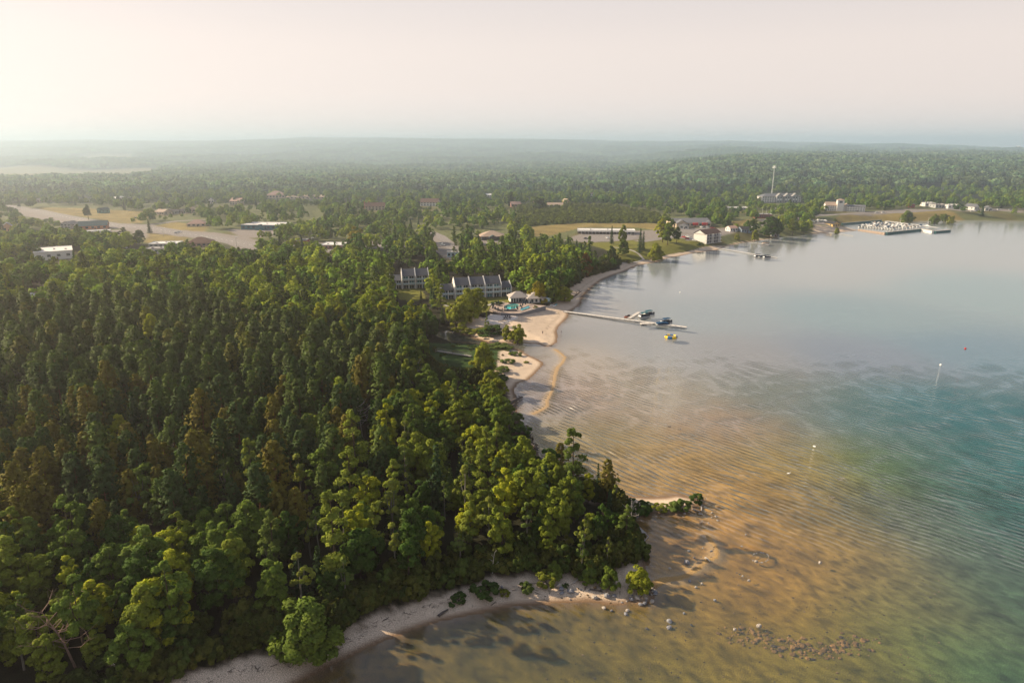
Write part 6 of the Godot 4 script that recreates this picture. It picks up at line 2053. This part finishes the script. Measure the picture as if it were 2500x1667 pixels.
	# shrubs along the sand
	var low := [[1190,1452, 34, 1, 1.4, "dark low shrub at the back of the near beach, leftmost"], [1209,1448, 26, 1, 1.0, "dark narrow shrub beside it at the back of the near beach"], [1232,1453, 16, 2, 1.4, "low yellow brown shrub on the open near beach"], [1287,1447, 28, 0, 1.0, "ragged green shrub alone on the near beach"], [1120,1468, 20, 1, 1.8, "flat dark shrub on the slope of the near beach"], [1382,1433, 10, 1, 1.2, "tiny dark plant between beach rocks"], [1330,1424, 30, 2, 1.3, "brown green shrub at the forest foot above the near beach"],
		[1562,1262, 40, 1, 1.3, "dark green shrub at the base of the sand tongue"], [1580,1240, 14, 0, 1.8, "low green shrub on the sand tongue, first from the forest"], [1610,1246, 14, 2, 2.2, "low yellow green shrub on the sand tongue, second from the forest"], [1645,1243, 16, 0, 2.2, "low green shrub on the sand tongue, third from the forest"], [1667,1247, 32, 0, 1.0, "upright green sapling near the tip of the sand tongue"], [1700,1228, 26, 1, 1.2, "dark brown green shrub at the tip of the sand tongue"], [1655,1236, 12, 2, 1.8, "small shrub behind the sapling on the sand tongue"],
		[1200,816, 22, 1, 2.4, "dense green shrub on the sand beside the creek"], [1172,812, 12, 2, 3.2, "long low hedge of shrubs along the creek bank"], [1131,812, 14, 2, 2.6, "yellow green shrub where the creek leaves the pond"], [1255,866, 8, 0, 3.0, "grassy clump on the sand spit, top of the green strip"], [1243,885, 9, 0, 3.0, "grassy clump on the sand spit, second down the green strip"], [1228,905, 10, 0, 3.2, "grassy clump on the sand spit, third down the green strip"], [1220,928, 12, 1, 3.0, "grassy clump on the sand spit, foot of the green strip"], [1286,886, 4, 2, 2.6, "dry grass tuft on the sand lobe"],
		[1214,848, 10, 0, 4.0, "leafy mound on the meadow's creek corner, left"], [1228,852, 10, 0, 4.0, "leafy mound on the meadow's creek corner, right"], [1308,756, 10, 2, 1.3, "small bush at the corner of the pool house"], [1215,743, 8, 1, 2.6, "clipped dark shrubs at the pool railing"], [1710,603, 7, 1, 1.8, "small dark shrub on the lawn before the beach hotel"], [1530,640, 8, 2, 3.0, "low bush at the path on the park shore"], [1267,1060, 24, 1, 1.6, "dark bush on the bay bank above the black driftwood"], [1250,1040, 30, 0, 1.4, "green bush on the bay bank behind the dark one"]]
	for q in low: grow("shrub", q[0], q[1], q[2], q[3], q[5], int(q[0]) % 4, "", q[4], "shrub")
	undergrowth()
	# stones
	var stone := []
	for k in 5: stone.append(stone_mesh(900 + k))
	var rocks := [[1678,1376, 17, 12, "rock_grey", "large grey angular boulder on the wet flats of the point"], [1684,1420, 9, 6, "rock_grey", "smooth grey boulder in shallow water below the sand bar"], [1714,1427, 7, 6, "rock_pale", "pale round boulder right of the smooth grey one"], [1700,1435, 8, 6, "rock_pale", "round boulder below the pale one off the sand bar"], [1846,1379, 9, 8, "rock_pale", "bright white boulder on the ring of stones"], [2001,1386, 10, 8, "rock_pale", "white boulder alone in the shallows right of the stone ring"], [1853,1536, 15, 11, "rock_pale", "big white boulder at the start of the sunken stone bank"], [1794,1543, 10, 10, "rock_pale", "white pointed boulder left of the big one on the stone bank"], [1635,1519, 16, 10, "rock_grey", "pale grey boulder in the shallows off the near beach, upper of two"], [1634,1534, 15, 9, "rock_grey", "pale grey boulder in the shallows off the near beach, lower of two"], [1746,1468, 9, 7, "rock_grey", "grey boulder in brown shallows halfway to the stone bank"], [1828,1424, 8, 6, "rock_pale", "round stone at the end of the line of four stones"], [1813,1413, 6, 5, "rock_pale", "second to last stone in the line of four stones"], [1806,1408, 5, 4, "rock_dark", "second stone in the line of four stones"], [1799,1404, 4, 3, "rock_dark", "first small stone in the line of four stones"], [1682,1347, 8, 6, "rock_grey", "grey stone on the wet flats above the angular boulder"], [1716,1341, 5, 4, "rock_pale", "small white stone by the dark pool inside the sand bar"], [1737,1346, 6, 5, "rock_grey", "grey stone on the sand bar beside the dark pool"], [1695,1363, 6, 5, "rock_pale", "white stone at the left end of the dark pool"], [1636,1388, 8, 5, "rock_pale", "flat pale stone on the flats near the forest tip"], [1739,1253, 6, 5, "rock_pale", "pale stone off the sand tongue, upper of the group"], [1748,1262, 7, 5, "rock_pale", "pale stone off the sand tongue, middle of the group"], [1738,1264, 5, 4, "rock_pale", "small stone left of the middle one off the sand tongue"], [1752,1271, 6, 4, "rock_pale", "stone off the sand tongue, lower of the group"], [1730,1277, 5, 3, "rock_pale", "flat stone off the sand tongue, lowest"], [1821,1308, 6, 4, "rock_pale", "lone pale stone between sand tongue and stone ring"], [1811,1338, 6, 4, "rock_pale", "pale stone above the stone ring"], [1365,1432, 16, 12, "rock_pale", "white boulder in the middle of the near beach rocks"], [1370,1440, 14, 10, "rock_grey", "grey boulder below the white one on the near beach"], [1372,1449, 14, 7, "rock_grey", "flat grey slab below the grey boulder on the near beach"], [1394,1446, 18, 12, "rock_grey", "wide grey boulder right of the slab on the near beach"], [1333,1429, 16, 9, "rock_dark", "dark grey boulder left of the white one on the near beach"], [1225,1434, 8, 6, "rock_grey", "small grey boulder left on the near beach by the dark shrubs"], [1452,1460, 16, 10, "rock_pale", "pale boulder at the right part of the near beach, first"], [1483,1458, 18, 14, "rock_grey", "large grey boulder at the right part of the near beach"], [1500,1456, 12, 8, "rock_grey", "grey boulder touching the large one on the near beach"], [1448,1425, 10, 8, "rock_pale", "pale boulder at the forest foot, left of the leaning bush"], [1453,1436, 10, 7, "rock_brown", "brown boulder below the pale one at the forest foot"], [1555,1462, 16, 12, "rock_pale", "white boulder at the stony end of the near beach, biggest"], [1541,1465, 13, 10, "rock_grey", "grey boulder left of the biggest white one at the stony end"], [1475,1486, 12, 8, "rock_pale", "pale stone standing in water below the near beach"], [1532,1492, 12, 7, "rock_pale", "pale stone in water off the stony end, first"], [1528,1500, 12, 6, "rock_grey", "grey stone in water off the stony end, second"], [1493,1492, 8, 6, "rock_grey", "small grey stone in water between beach and stony end"], [1564,1477, 12, 8, "rock_grey", "grey boulder at the waterline of the stony end"], [1574,1475, 12, 9, "rock_grey", "boulder right of it at the waterline of the stony end"], [1592,1470, 13, 10, "rock_pale", "pale boulder at the outer corner of the stony end"], [1577,1462, 10, 8, "rock_pale", "pale boulder inside the stony end"], [1670,1498, 8, 5, "rock_grey", "flat stone alone in brown shallows off the stony end"], [1580,1536, 9, 6, "rock_dark", "dark stone in shadowed water off the near beach"], [1688,1527, 8, 6, "rock_dark", "dark stone right of the two pale grey boulders"]]
	for q in rocks: rock(stone, q[0], q[1], q[2], q[3], M[q[4]], q[5], "")
	# ring of stones, rim of the stony end, sunken bank
	for i in 22:
		var a := TAU * i / 22.0 + 0.25
		var px := 1856.0 + 21.0 * cos(a)
		var py := 1368.0 + 13.0 * sin(a)
		if a > 2.6 and a < 3.6: continue
		rock(stone, px, py, 3.5 + 3.0 * rng.randf(), 3.0 + 1.5 * rng.randf(), M["rock_pale"] if i % 3 else M["rock_brown"], "small stone of the ring in the shallows, %s counted clockwise from its right side" % nth(i), "stones of the ring in the shallows")
	var rim := [1557,1440, 1566,1430, 1578,1424, 1590,1432, 1598,1444, 1603,1452, 1560,1448, 1566,1460]
	for i in 60:
		var k := i % 6
		var u := rng.randf()
		var px := lerpf(rim[k * 2], rim[k * 2 + 2], u) + rng.randfn() * 2.5
		var py := lerpf(rim[k * 2 + 1], rim[k * 2 + 3], u) + rng.randfn() * 2.0
		rock(stone, px, py, 4.0 + 5.0 * rng.randf(), 3.0 + 3.0 * rng.randf(), M[["rock_grey", "rock_pale", "rock_grey", "rock_dark"][i % 4]], "angular rock in the rim of the stony end of the point", "rocks in the rim of the stony end")
	for i in 46:
		rock(stone, 1340.0 + 240.0 * rng.randf(), 1428.0 + 44.0 * rng.randf() * rng.randf() + 6.0, 2.5 + 4.0 * rng.randf(), 2.0 + 2.0 * rng.randf(), M[["rock_grey", "rock_pale", "rock_brown"][i % 3]], "small cobble scattered on the stony right part of the near beach", "cobbles on the near beach")
	order_labels()
	litter()
	sunken(stone)
	# logs and drift
	var logs := [[1722,1363, 1735,1373, 0.22, "driftwood", "straight white log lying across the sand bar"], [1690,1244, 1709,1251, 0.2, "driftwood", "white log near the tip of the sand tongue"], [1706,1256, 1716,1258, 0.24, "driftwood", "short white log below the one on the sand tongue"], [1547,1283, 1562,1303, 0.13, "driftwood", "long thin white trunk fallen from the forest tip"], [1240,990, 1275,973, 0.8, "driftwood_dark", "dark fallen trunk reaching into the bay water"], [1244,1000, 1262,985, 0.5, "driftwood_dark", "dark log under the fallen trunk at the bay"], [1281,1045, 1301,1090, 0.55, "driftwood_dark", "long black log along the bay waterline, upper"], [1290,1075, 1313,1102, 0.5, "driftwood_dark", "long black log along the bay waterline, lower"], [1276,1080, 1300,1108, 0.3, "driftwood", "pale log behind the black ones on the bay shore"], [1398,728, 1420,712, 0.4, "driftwood_dark", "dark driftwood line on the resort beach below the headland"], [1070,1506, 1094,1490, 0.3, "driftwood_dark", "dark branch on the near beach"], [1400,1425, 1416,1412, 0.16, "driftwood", "thin pale pole at the forest foot above the near beach"], [1713,1236, 1713,1250, 0.18, "driftwood", "white upright drift stem beyond the sand tongue"], [1440,1440, 1470,1446, 0.2, "driftwood_dark", "dark branch between the near beach boulders"], [1345,1422, 1362,1410, 0.12, "driftwood", "thin stick below the brown shrub"]]
	for q in logs:
		var a := G(q[0], q[1])
		var b := G(q[2], q[3])
		a.y = maxf(a.y, -0.1) + q[4] * 0.8
		b.y = maxf(b.y, -0.1) + q[4] * 0.8
		var t := thing("drift_log", q[6], "log", a)
		var s := Sheet.new()
		var d := b - a
		s.tube([Vector3.ZERO, d * 0.5 + Vector3(0, 0.1, 0), d], [q[4], q[4] * 0.8, q[4] * 0.45], 7)
		put("trunk", s.mesh(), M[q[5]], t)
		for i in 4:
			var br := Sheet.new()
			var p := d * (0.35 + 0.18 * i)
			br.tube([p, p + Vector3(rng.randf() - 0.5, 0.35, rng.randf() - 0.5) * d.length() * 0.3], [q[4] * 0.4, 0.03], 5)
			put("branch", br.mesh(), M[q[5]], t)
	# bleached branches standing in the shallows
	for q in [[1633,1042, 10, 9, "tangle of bleached branches in the lake, leftmost of three"], [1661,1048, 8, 7, "tangle of bleached branches in the lake, middle of three"], [1713,1058, 15, 11, "tangle of bleached branches in the lake, rightmost of three"], [2055,1170, 18, 10, "wide tangle of bleached branches far out in the lake"], [2030,1215, 13, 9, "small tangle of bleached branches nearer the point"], [1718,1222, 12, 26, "bleached upturned root standing off the sand tongue"], [1712,1275, 9, 9, "pale root lying on the flats below the sand tongue"]]:
		var g := W(q[0], q[1])
		var k := mpp(g)
		var t := thing("drift_branches", q[4], "branches", Vector3(g.x, -0.1, g.z))
		var s := Sheet.new()
		for i in 16:
			var p := Vector3((rng.randf() - 0.5) * q[2] * k, 0, (rng.randf() - 0.5) * q[2] * k * 0.8)
			var e := p + Vector3((rng.randf() - 0.5) * q[2] * k * 0.7, (0.3 + 0.7 * rng.randf()) * q[3] * k * 0.6, (rng.randf() - 0.5) * q[2] * k * 0.6)
			s.tube([p, p.lerp(e, 0.5) + Vector3(0, 0.12, 0), e], [0.07, 0.05, 0.02], 4)
		put("branch_tangle", s.mesh(), M["driftwood"], t)
	# the broken white plank walk on the flats
	var bw := thing("broken_jetty", "broken white plank jetty lying on the flats by the forest tip", "jetty", Vector3.ZERO)
	var p0 := G(1550, 1287)
	var p1 := G(1574, 1312)
	var p2 := G(1573, 1325)
	for i in 7:
		var a := p0.lerp(p1, 0.45 + 0.07 * i)
		piece("plank", a + Vector3(0, 0.45, 0), Vector3(2.1, 0.08, 0.26), M["driftwood"], bw, 0.9)
	for q in [[p0, p1], [p0 + Vector3(0.9, 0, 0), p1 + Vector3(0.9, 0, 0)], [p1, p2], [p1 + Vector3(0.9, 0, 0), p2]]:
		var s := Sheet.new()
		s.bar(q[0] + Vector3(0, 0.34, 0), q[1] + Vector3(0, 0.34, 0), 0.14)
		put("rail", s.mesh(), M["driftwood"], bw)
	# footbridge over the wet meadow and the creek
	var f0 := G(1066, 859)
	var f1 := G(1150, 872)
	var fb := thing("boardwalk", "pale wooden boardwalk with railing crossing the meadow", "boardwalk", f0, atan2((f1 - f0).x, (f1 - f0).z))
	var fl := f0.distance_to(f1)
	for i in 30: piece("plank", Vector3(0, 0.55, fl * (i + 0.5) / 30.0), Vector3(1.6, 0.08, snappedf(fl / 30.0 - 0.05, 0.01)), M["weathered_wood"], fb)
	for e in [-0.75, 0.75]:
		var s := Sheet.new()
		s.bar(Vector3(e, 1.5, 0), Vector3(e, 1.5, fl), 0.09)
		put("rail", s.mesh(), M["weathered_wood"], fb)
		for i in 9: piece("post", Vector3(e, 0.8, fl * i / 8.0), Vector3(0.1, 1.5, 0.1), M["weathered_wood"], fb)
	# people
	for q in [[1325,816, "person in dark clothes standing on the resort beach", true, 0.4], [1370,815, "person wading in the lake off the resort beach", true, 1.2], [1541,655, "person in dark clothes at the park waterline, left of two", false, 0.2], [1544.5,654.4, "person in dark clothes at the park waterline, right of two", false, 0.9]]:
		var g := G(q[0], q[1])
		person(Vector3(g.x, maxf(g.y, -0.35), g.z), q[2], q[4])
	# swans and buoys
	for q in [[1926,1157, "white swan floating on the shallows, lower of two", 1.6], [1989,1091, "white swan floating farther out, upper of two", 0.5]]: swan(W(q[0], q[1]), q[2], q[3])
	for q in [[2298,892, "gelcoat_white", "white mooring buoy far out on the lake"], [2358,852, "awning_red", "red mooring buoy far out on the lake"], [1661,714, "gelcoat_white", "tiny white buoy off the headland"]]:
		var t := thing("mooring_buoy", q[3], "buoy", W(q[0], q[1]))
		var s := Sheet.new()
		var pts := []
		var rad := []
		for i in 7:
			pts.append(Vector3(0, 0.25 - 0.45 * cos(PI * i / 6.0), 0))
			rad.append(maxf(0.45 * sin(PI * i / 6.0), 0.02))
		s.tube(pts, rad, 10)
		put("float", s.mesh(), M[q[2]], t)
		piece("ring", Vector3(0, 0.78, 0), Vector3(0.2, 0.16, 0.06), M["metal_grey"], t)

func litter() -> void:   # twigs and weed washed up along the near beach
	var s := Sheet.new()
	s.tube([Vector3(-0.5, 0.04, 0), Vector3(0, 0.09, 0.06), Vector3(0.5, 0.03, -0.05)], [0.04, 0.05, 0.02], 4)
	s.tube([Vector3(0, 0.08, 0.05), Vector3(0.25, 0.16, 0.3)], [0.03, 0.01], 3)
	var mm := MultiMesh.new()
	mm.transform_format = MultiMesh.TRANSFORM_3D
	mm.use_colors = true
	mm.mesh = s.mesh()
	var at := []
	var way := [430,1668, 560,1632, 690,1612, 820,1572, 900,1520, 1000,1488, 1100,1462, 1200,1432, 1300,1424, 1400,1426, 1480,1440, 1560,1430]
	for i in 280:
		var u := rng.randf() * 11.0
		var k := mini(int(u), 10)
		var px := lerpf(way[k * 2], way[k * 2 + 2], u - k) + rng.randfn() * 6.0
		var py := lerpf(way[k * 2 + 1], way[k * 2 + 3], u - k) + absf(rng.randfn()) * 14.0
		var g := G(px, py)
		if shore(g.x, -g.z) > 1.0: at.append(g)
	for i in 160:
		var g := G(1140.0 + 230.0 * rng.randf(), 760.0 + 75.0 * rng.randf())
		if cls_at(g.x, -g.z) == 1: at.append(g)
	mm.instance_count = at.size()
	for i in at.size():
		var sc := 0.4 + 1.3 * rng.randf() * rng.randf()
		mm.set_instance_transform(i, Transform3D(Basis(Vector3.UP, rng.randf() * TAU).scaled(Vector3.ONE * sc), at[i]))
		var c := 0.05 + 0.16 * rng.randf()
		mm.set_instance_color(i, Color(c * 1.1, c * 0.9, c * 0.75))
	var o := MultiMeshInstance3D.new()
	o.name = numbered("beach_litter")
	o.multimesh = mm
	var m := worn("twig", 1, 1, 1, 1.0, 0.3)
	m.vertex_color_use_as_albedo = true
	o.material_override = m
	add_child(o)
	tag(o, "dark twigs and weed washed up along the beaches", "litter", "", "stuff")

func order_labels() -> void:   # alike rocks are told apart by their order from the left
	for gname in ["rocks in the rim of the stony end", "cobbles on the near beach"]:
		var list := []
		for o in get_children():
			if o.has_meta("group") and o.get_meta("group") == gname: list.append(o)
		list.sort_custom(func(a, b): return seen(a.position).x < seen(b.position).x)
		for i in list.size(): list[i].set_meta("label", "%s, %s from left" % [list[i].get_meta("label"), nth(i)])

func stone_mesh(sd_: int) -> ArrayMesh:
	var n := FastNoiseLite.new()
	n.seed = sd_
	n.frequency = 0.9
	var s := Sheet.new()
	var g := []
	for j in 7:
		var row := []
		for i in 10:
			var a := PI * j / 6.0
			var b := TAU * i / 10.0
			var d := Vector3(sin(a) * cos(b), cos(a), sin(a) * sin(b))
			var r := 0.5 * (1.0 + 0.45 * n.get_noise_3dv(d * 1.3))
			row.append(Vector3(d.x * r, d.y * r * 0.75, d.z * r * 0.85))
		g.append(row)
	for j in 6:
		for i in 10:
			var m := (i + 1) % 10
			if j > 0: s.tri(g[j][i], g[j][m], g[j + 1][m])
			if j < 5: s.tri(g[j][i], g[j + 1][m], g[j + 1][i])
	var out := Sheet.new()
	for i in range(0, s.v.size(), 3):
		var a := s.v[i]
		var b := s.v[i + 1]
		var c := s.v[i + 2]
		if (b - a).cross(c - a).dot(a + b + c) > 0: out.tri(a, b, c)
		else: out.tri(a, c, b)
	return out.mesh()

func rock(stone: Array, px: float, py: float, wpx: float, hpx: float, m: Material, label: String, group: String) -> void:
	var g := G(px, py)
	var k := mpp(g)
	var o := put("boulder", stone[rng.randi() % stone.size()], m)
	var w := wpx * k
	o.position = Vector3(g.x, maxf(g.y, -0.3) + hpx * k * 0.28, g.z)
	o.scale = Vector3(w, maxf(hpx * k * 1.15, w * 0.55), w * 0.9)
	o.rotation.y = rng.randf() * TAU
	tag(o, label, "boulder", group)

func sunken(stone: Array) -> void:   # the bank of stones under water, and cobbles over the bed
	var mm := MultiMesh.new()
	mm.transform_format = MultiMesh.TRANSFORM_3D
	mm.use_colors = true
	mm.mesh = stone[1]
	var list := []
	for i in 420:
		var u := rng.randf()
		var way := [1790,1545, 1830,1552, 1880,1565, 1930,1583, 1975,1597, 2020,1590, 2060,1578, 2120,1568]
		var k := int(u * 7.0)
		var f := u * 7.0 - k
		var px := lerpf(way[k * 2], way[k * 2 + 2], f) + rng.randfn() * 26.0
		var py := lerpf(way[k * 2 + 1], way[k * 2 + 3], f) + rng.randfn() * 11.0
		list.append([px, py, 0.2 + 0.95 * pow(rng.randf(), 3.0), Color(0.3, 0.17, 0.06) * (0.6 + 0.6 * rng.randf()) if rng.randf() < 0.8 else Color(0.09, 0.06, 0.04)])
	for i in 900:
		var px := 1300.0 + 1000.0 * rng.randf()
		var py := 1300.0 + 367.0 * rng.randf()
		if py < 1440 and px < 1620: continue
		var dk := rng.randf() < 0.6
		list.append([px, py, 0.12 + 0.4 * rng.randf() * rng.randf(), Color(0.07, 0.05, 0.03) if dk else Color(0.26, 0.17, 0.08)])
	mm.instance_count = list.size()
	for i in list.size():
		var g := G(list[i][0], list[i][1])
		var s: float = list[i][2]
		mm.set_instance_transform(i, Transform3D(Basis(Vector3.UP, rng.randf() * TAU).scaled(Vector3(s * (0.7 + 0.7 * rng.randf()), s * (0.35 + 0.4 * rng.randf()), s)), g + Vector3(0, s * 0.05, 0)))
		mm.set_instance_color(i, list[i][3])
	var o := MultiMeshInstance3D.new()
	o.name = numbered("lake_bed_stones")
	o.multimesh = mm
	var m := worn("rock_sunken", 1, 1, 1, 1.0, 0.4)
	m.vertex_color_use_as_albedo = true
	o.material_override = m
	add_child(o)
	tag(o, "countless brown stones lying on the shallow lake bed", "stones", "", "stuff")

func undergrowth() -> void:   # the shrub layer that closes the foot of the forest
	var sets := []
	for k in 4: sets.append([kinds["shrub"][k][1], coats["shrub"][0][0], [], []])
	var edges := []
	for i in range(0, TREE_EDGE.size() - 2, 2): edges.append([TREE_EDGE[i], TREE_EDGE[i + 1], TREE_EDGE[i + 2], TREE_EDGE[i + 3]])
	for e in [[1571,1370, 1552,1318], [1552,1318, 1530,1275], [1530,1275, 1515,1240], [1515,1240, 1420,1222], [1420,1222, 1340,1180], [1330,1190, 1262,1120], [1262,1120, 1226,1070], [1226,1070, 1212,1010], [1228,960, 1150,935], [1150,935, 1064,925], [1064,925, 1040,890], [1388,703, 1425,678], [1425,678, 1484,663], [1484,663, 1517,645]]: edges.append(e)
	for e in edges:
		var a := G(e[0], e[1])
		var b := G(e[2], e[3])
		var n := int(a.distance_to(b) * 2.6)
		var inward := Vector3(-0.35, 0, -1).normalized()
		for i in n:
			var deep := 9.0 * rng.randf() * rng.randf() + 1.5
			var p := a.lerp(b, rng.randf()) + inward * deep
			p.y = ground(p.x, -p.z) - 0.1
			if shore(p.x, -p.z) < 0.8: continue
			var s := 0.55 + 0.9 * rng.randf() + 0.07 * deep
			var q: Array = sets[rng.randi() % 4]
			q[2].append(Transform3D(Basis(Vector3.UP, rng.randf() * TAU).scaled(Vector3(s, s * (0.8 + 0.7 * rng.randf()), s)), p))
			var k := 0.45 + 0.4 * rng.randf()
			q[3].append(Color(k * (0.9 + 0.5 * rng.randf()), k, k * 0.85))
	# brush of the meadow and the scrub above the strip of shops
	for f in range(0, GH, 3):
		for x in range(0, GW, 3):
			var c := cls[f * GW + x]
			if c != 8 and c != 5 and c != 6: continue
			if rng.randf() < (0.4 if c == 8 else 0.5 if c == 6 else 0.72): continue
			var p := Vector3(x + GX0 + 3.0 * rng.randf(), 0, -(f + GF0 + 3.0 * rng.randf()))
			p.y = ground(p.x, -p.z) - 0.1
			var s := (0.8 + 1.9 * rng.randf() * rng.randf()) * (1.0 if c == 8 else 0.36 if c == 5 else 0.3)
			var q: Array = sets[rng.randi() % 4]
			q[2].append(Transform3D(Basis(Vector3.UP, rng.randf() * TAU).scaled(Vector3.ONE * s), p))
			var k := 0.6 + 0.6 * rng.randf()
			if c == 8: k *= 1.5
			q[3].append(Color(k * 1.15, k, k * 0.8) if c != 6 else Color(k * 1.2, k * 0.7, k * 1.2))
	masses("undergrowth", "shrub layer along the forest edges, meadow and scrub", sets)

func person(at: Vector3, label: String, turn: float) -> void:
	var t := thing("person", label, "person", at, turn)
	# one body: a signed field of tapered limbs joined smoothly, meshed as surface nets
	var bones := [[Vector3(0, 0.95, 0), Vector3(0, 1.42, 0), 0.15, 0.17], [Vector3(0, 1.45, 0), Vector3(0, 1.6, 0.01), 0.06, 0.06], [Vector3(0, 1.64, 0.02), Vector3(0, 1.7, 0.01), 0.1, 0.105],
		[Vector3(-0.19, 1.42, 0), Vector3(-0.25, 1.14, 0.02), 0.055, 0.045], [Vector3(-0.25, 1.14, 0.02), Vector3(-0.24, 0.88, 0.09), 0.044, 0.034], [Vector3(-0.24, 0.88, 0.09), Vector3(-0.24, 0.76, 0.12), 0.036, 0.024],
		[Vector3(0.19, 1.42, 0), Vector3(0.25, 1.14, 0.02), 0.055, 0.045], [Vector3(0.25, 1.14, 0.02), Vector3(0.24, 0.88, 0.09), 0.044, 0.034], [Vector3(0.24, 0.88, 0.09), Vector3(0.24, 0.76, 0.12), 0.036, 0.024],
		[Vector3(-0.09, 0.93, 0), Vector3(-0.1, 0.5, 0.03), 0.095, 0.062], [Vector3(-0.1, 0.5, 0.03), Vector3(-0.11, 0.09, -0.02), 0.06, 0.042], [Vector3(-0.11, 0.05, -0.03), Vector3(-0.12, 0.04, 0.15), 0.045, 0.035],
		[Vector3(0.09, 0.93, 0), Vector3(0.1, 0.5, -0.02), 0.095, 0.062], [Vector3(0.1, 0.5, -0.02), Vector3(0.11, 0.09, -0.08), 0.06, 0.042], [Vector3(0.11, 0.05, -0.09), Vector3(0.12, 0.04, 0.09), 0.045, 0.035]]
	var cell := 0.035
	var lo := Vector3(-0.42, -0.06, -0.3)
	var nx := 24
	var ny := 54
	var nz := 18
	if not M.has("body_mesh"):
		var f := PackedFloat32Array(); f.resize(nx * ny * nz)
		for z in nz:
			for y in ny:
				for x in nx:
					var p := lo + Vector3(x, y, z) * cell
					var d := 9.0
					for b in bones:
						var ab: Vector3 = b[1] - b[0]
						var u := clampf((p - b[0]).dot(ab) / ab.length_squared(), 0.0, 1.0)
						var e: float = p.distance_to(b[0] + ab * u) - lerpf(b[2], b[3], u)
						var h := clampf(0.5 + 0.5 * (d - e) / 0.03, 0.0, 1.0)
						d = lerpf(d, e, h) - 0.03 * h * (1.0 - h)
					f[(z * ny + y) * nx + x] = d
		var at_ := {}
		for z in nz - 1:
			for y in ny - 1:
				for x in nx - 1:
					var sum := Vector3.ZERO
					var cnt := 0
					for e in [[0, 1], [0, 2], [0, 4], [1, 3], [1, 5], [2, 3], [2, 6], [3, 7], [4, 5], [4, 6], [5, 7], [6, 7]]:
						var a := Vector3i(x + (e[0] & 1), y + ((e[0] >> 1) & 1), z + ((e[0] >> 2) & 1))
						var c := Vector3i(x + (e[1] & 1), y + ((e[1] >> 1) & 1), z + ((e[1] >> 2) & 1))
						var da := f[(a.z * ny + a.y) * nx + a.x]
						var dc := f[(c.z * ny + c.y) * nx + c.x]
						if (da < 0) != (dc < 0):
							sum += Vector3(a).lerp(Vector3(c), da / (da - dc))
							cnt += 1
					if cnt: at_[Vector3i(x, y, z)] = lo + sum / cnt * cell
		var s := Sheet.new()
		for z in range(1, nz - 1):
			for y in range(1, ny - 1):
				for x in range(1, nx - 1):
					var d0 := f[(z * ny + y) * nx + x]
					for ax in 3:
						var st: int = [1, nx, nx * ny][ax]
						var d1 := f[(z * ny + y) * nx + x + st]
						if (d0 < 0) == (d1 < 0): continue
						var u: Vector3i = [Vector3i(0, 1, 0), Vector3i(0, 0, 1), Vector3i(1, 0, 0)][ax]
						var w: Vector3i = [Vector3i(0, 0, 1), Vector3i(1, 0, 0), Vector3i(0, 1, 0)][ax]
						var o := Vector3i(x, y, z)
						var q := [at_.get(o - u - w), at_.get(o - w), at_.get(o), at_.get(o - u)]
						if q.has(null): continue
						s.col = Color(0.42, 0.26, 0.19) if q[0].y > 1.5 or q[0].y < 0.5 or absf(q[0].x) > 0.2 and q[0].y < 1.2 else Color(0.05, 0.055, 0.08)
						if d0 < 0: s.quad(q[0], q[1], q[2], q[3])
						else: s.quad(q[3], q[2], q[1], q[0])
		M["body_mesh"] = s.mesh(true)
	var skin := mat("figure", 1, 1, 1, 0.8)
	skin.vertex_color_use_as_albedo = true
	put("figure_body", M["body_mesh"], skin, t)
	var hs := Sheet.new()
	hs.tube([Vector3(0, 1.66, -0.03), Vector3(0, 1.74, -0.02), Vector3(0, 1.815, 0)], [0.112, 0.11, 0.03], 10)
	put("hair", hs.mesh(), M["roof_dark"], t)

func swan(at: Vector3, label: String, turn: float) -> void:
	var t := thing("swan", label, "swan", at, turn)
	var s := Sheet.new()
	s.tube([Vector3(0, 0.22, -0.75), Vector3(0, 0.24, -0.45), Vector3(0, 0.2, 0), Vector3(0, 0.2, 0.35), Vector3(0, 0.3, 0.52), Vector3(0, 0.55, 0.6), Vector3(0, 0.82, 0.55), Vector3(0, 0.95, 0.62), Vector3(0, 0.92, 0.74)], [0.03, 0.2, 0.3, 0.26, 0.12, 0.07, 0.06, 0.075, 0.04], 8)
	put("figure_body", s.mesh(), M["gelcoat_white"], t)
	for e in [-1.0, 1.0]:
		var w := Sheet.new()
		w.tube([Vector3(e * 0.2, 0.3, 0.3), Vector3(e * 0.27, 0.36, -0.1), Vector3(e * 0.12, 0.4, -0.7)], [0.08, 0.16, 0.02], 6)
		put("wing", w.mesh(), M["gelcoat_white"], t)
	t.scale = Vector3.ONE * 0.7
	piece("bill", Vector3(0, 0.9, 0.8), Vector3(0.05, 0.05, 0.14), M["brick_orange"], t)
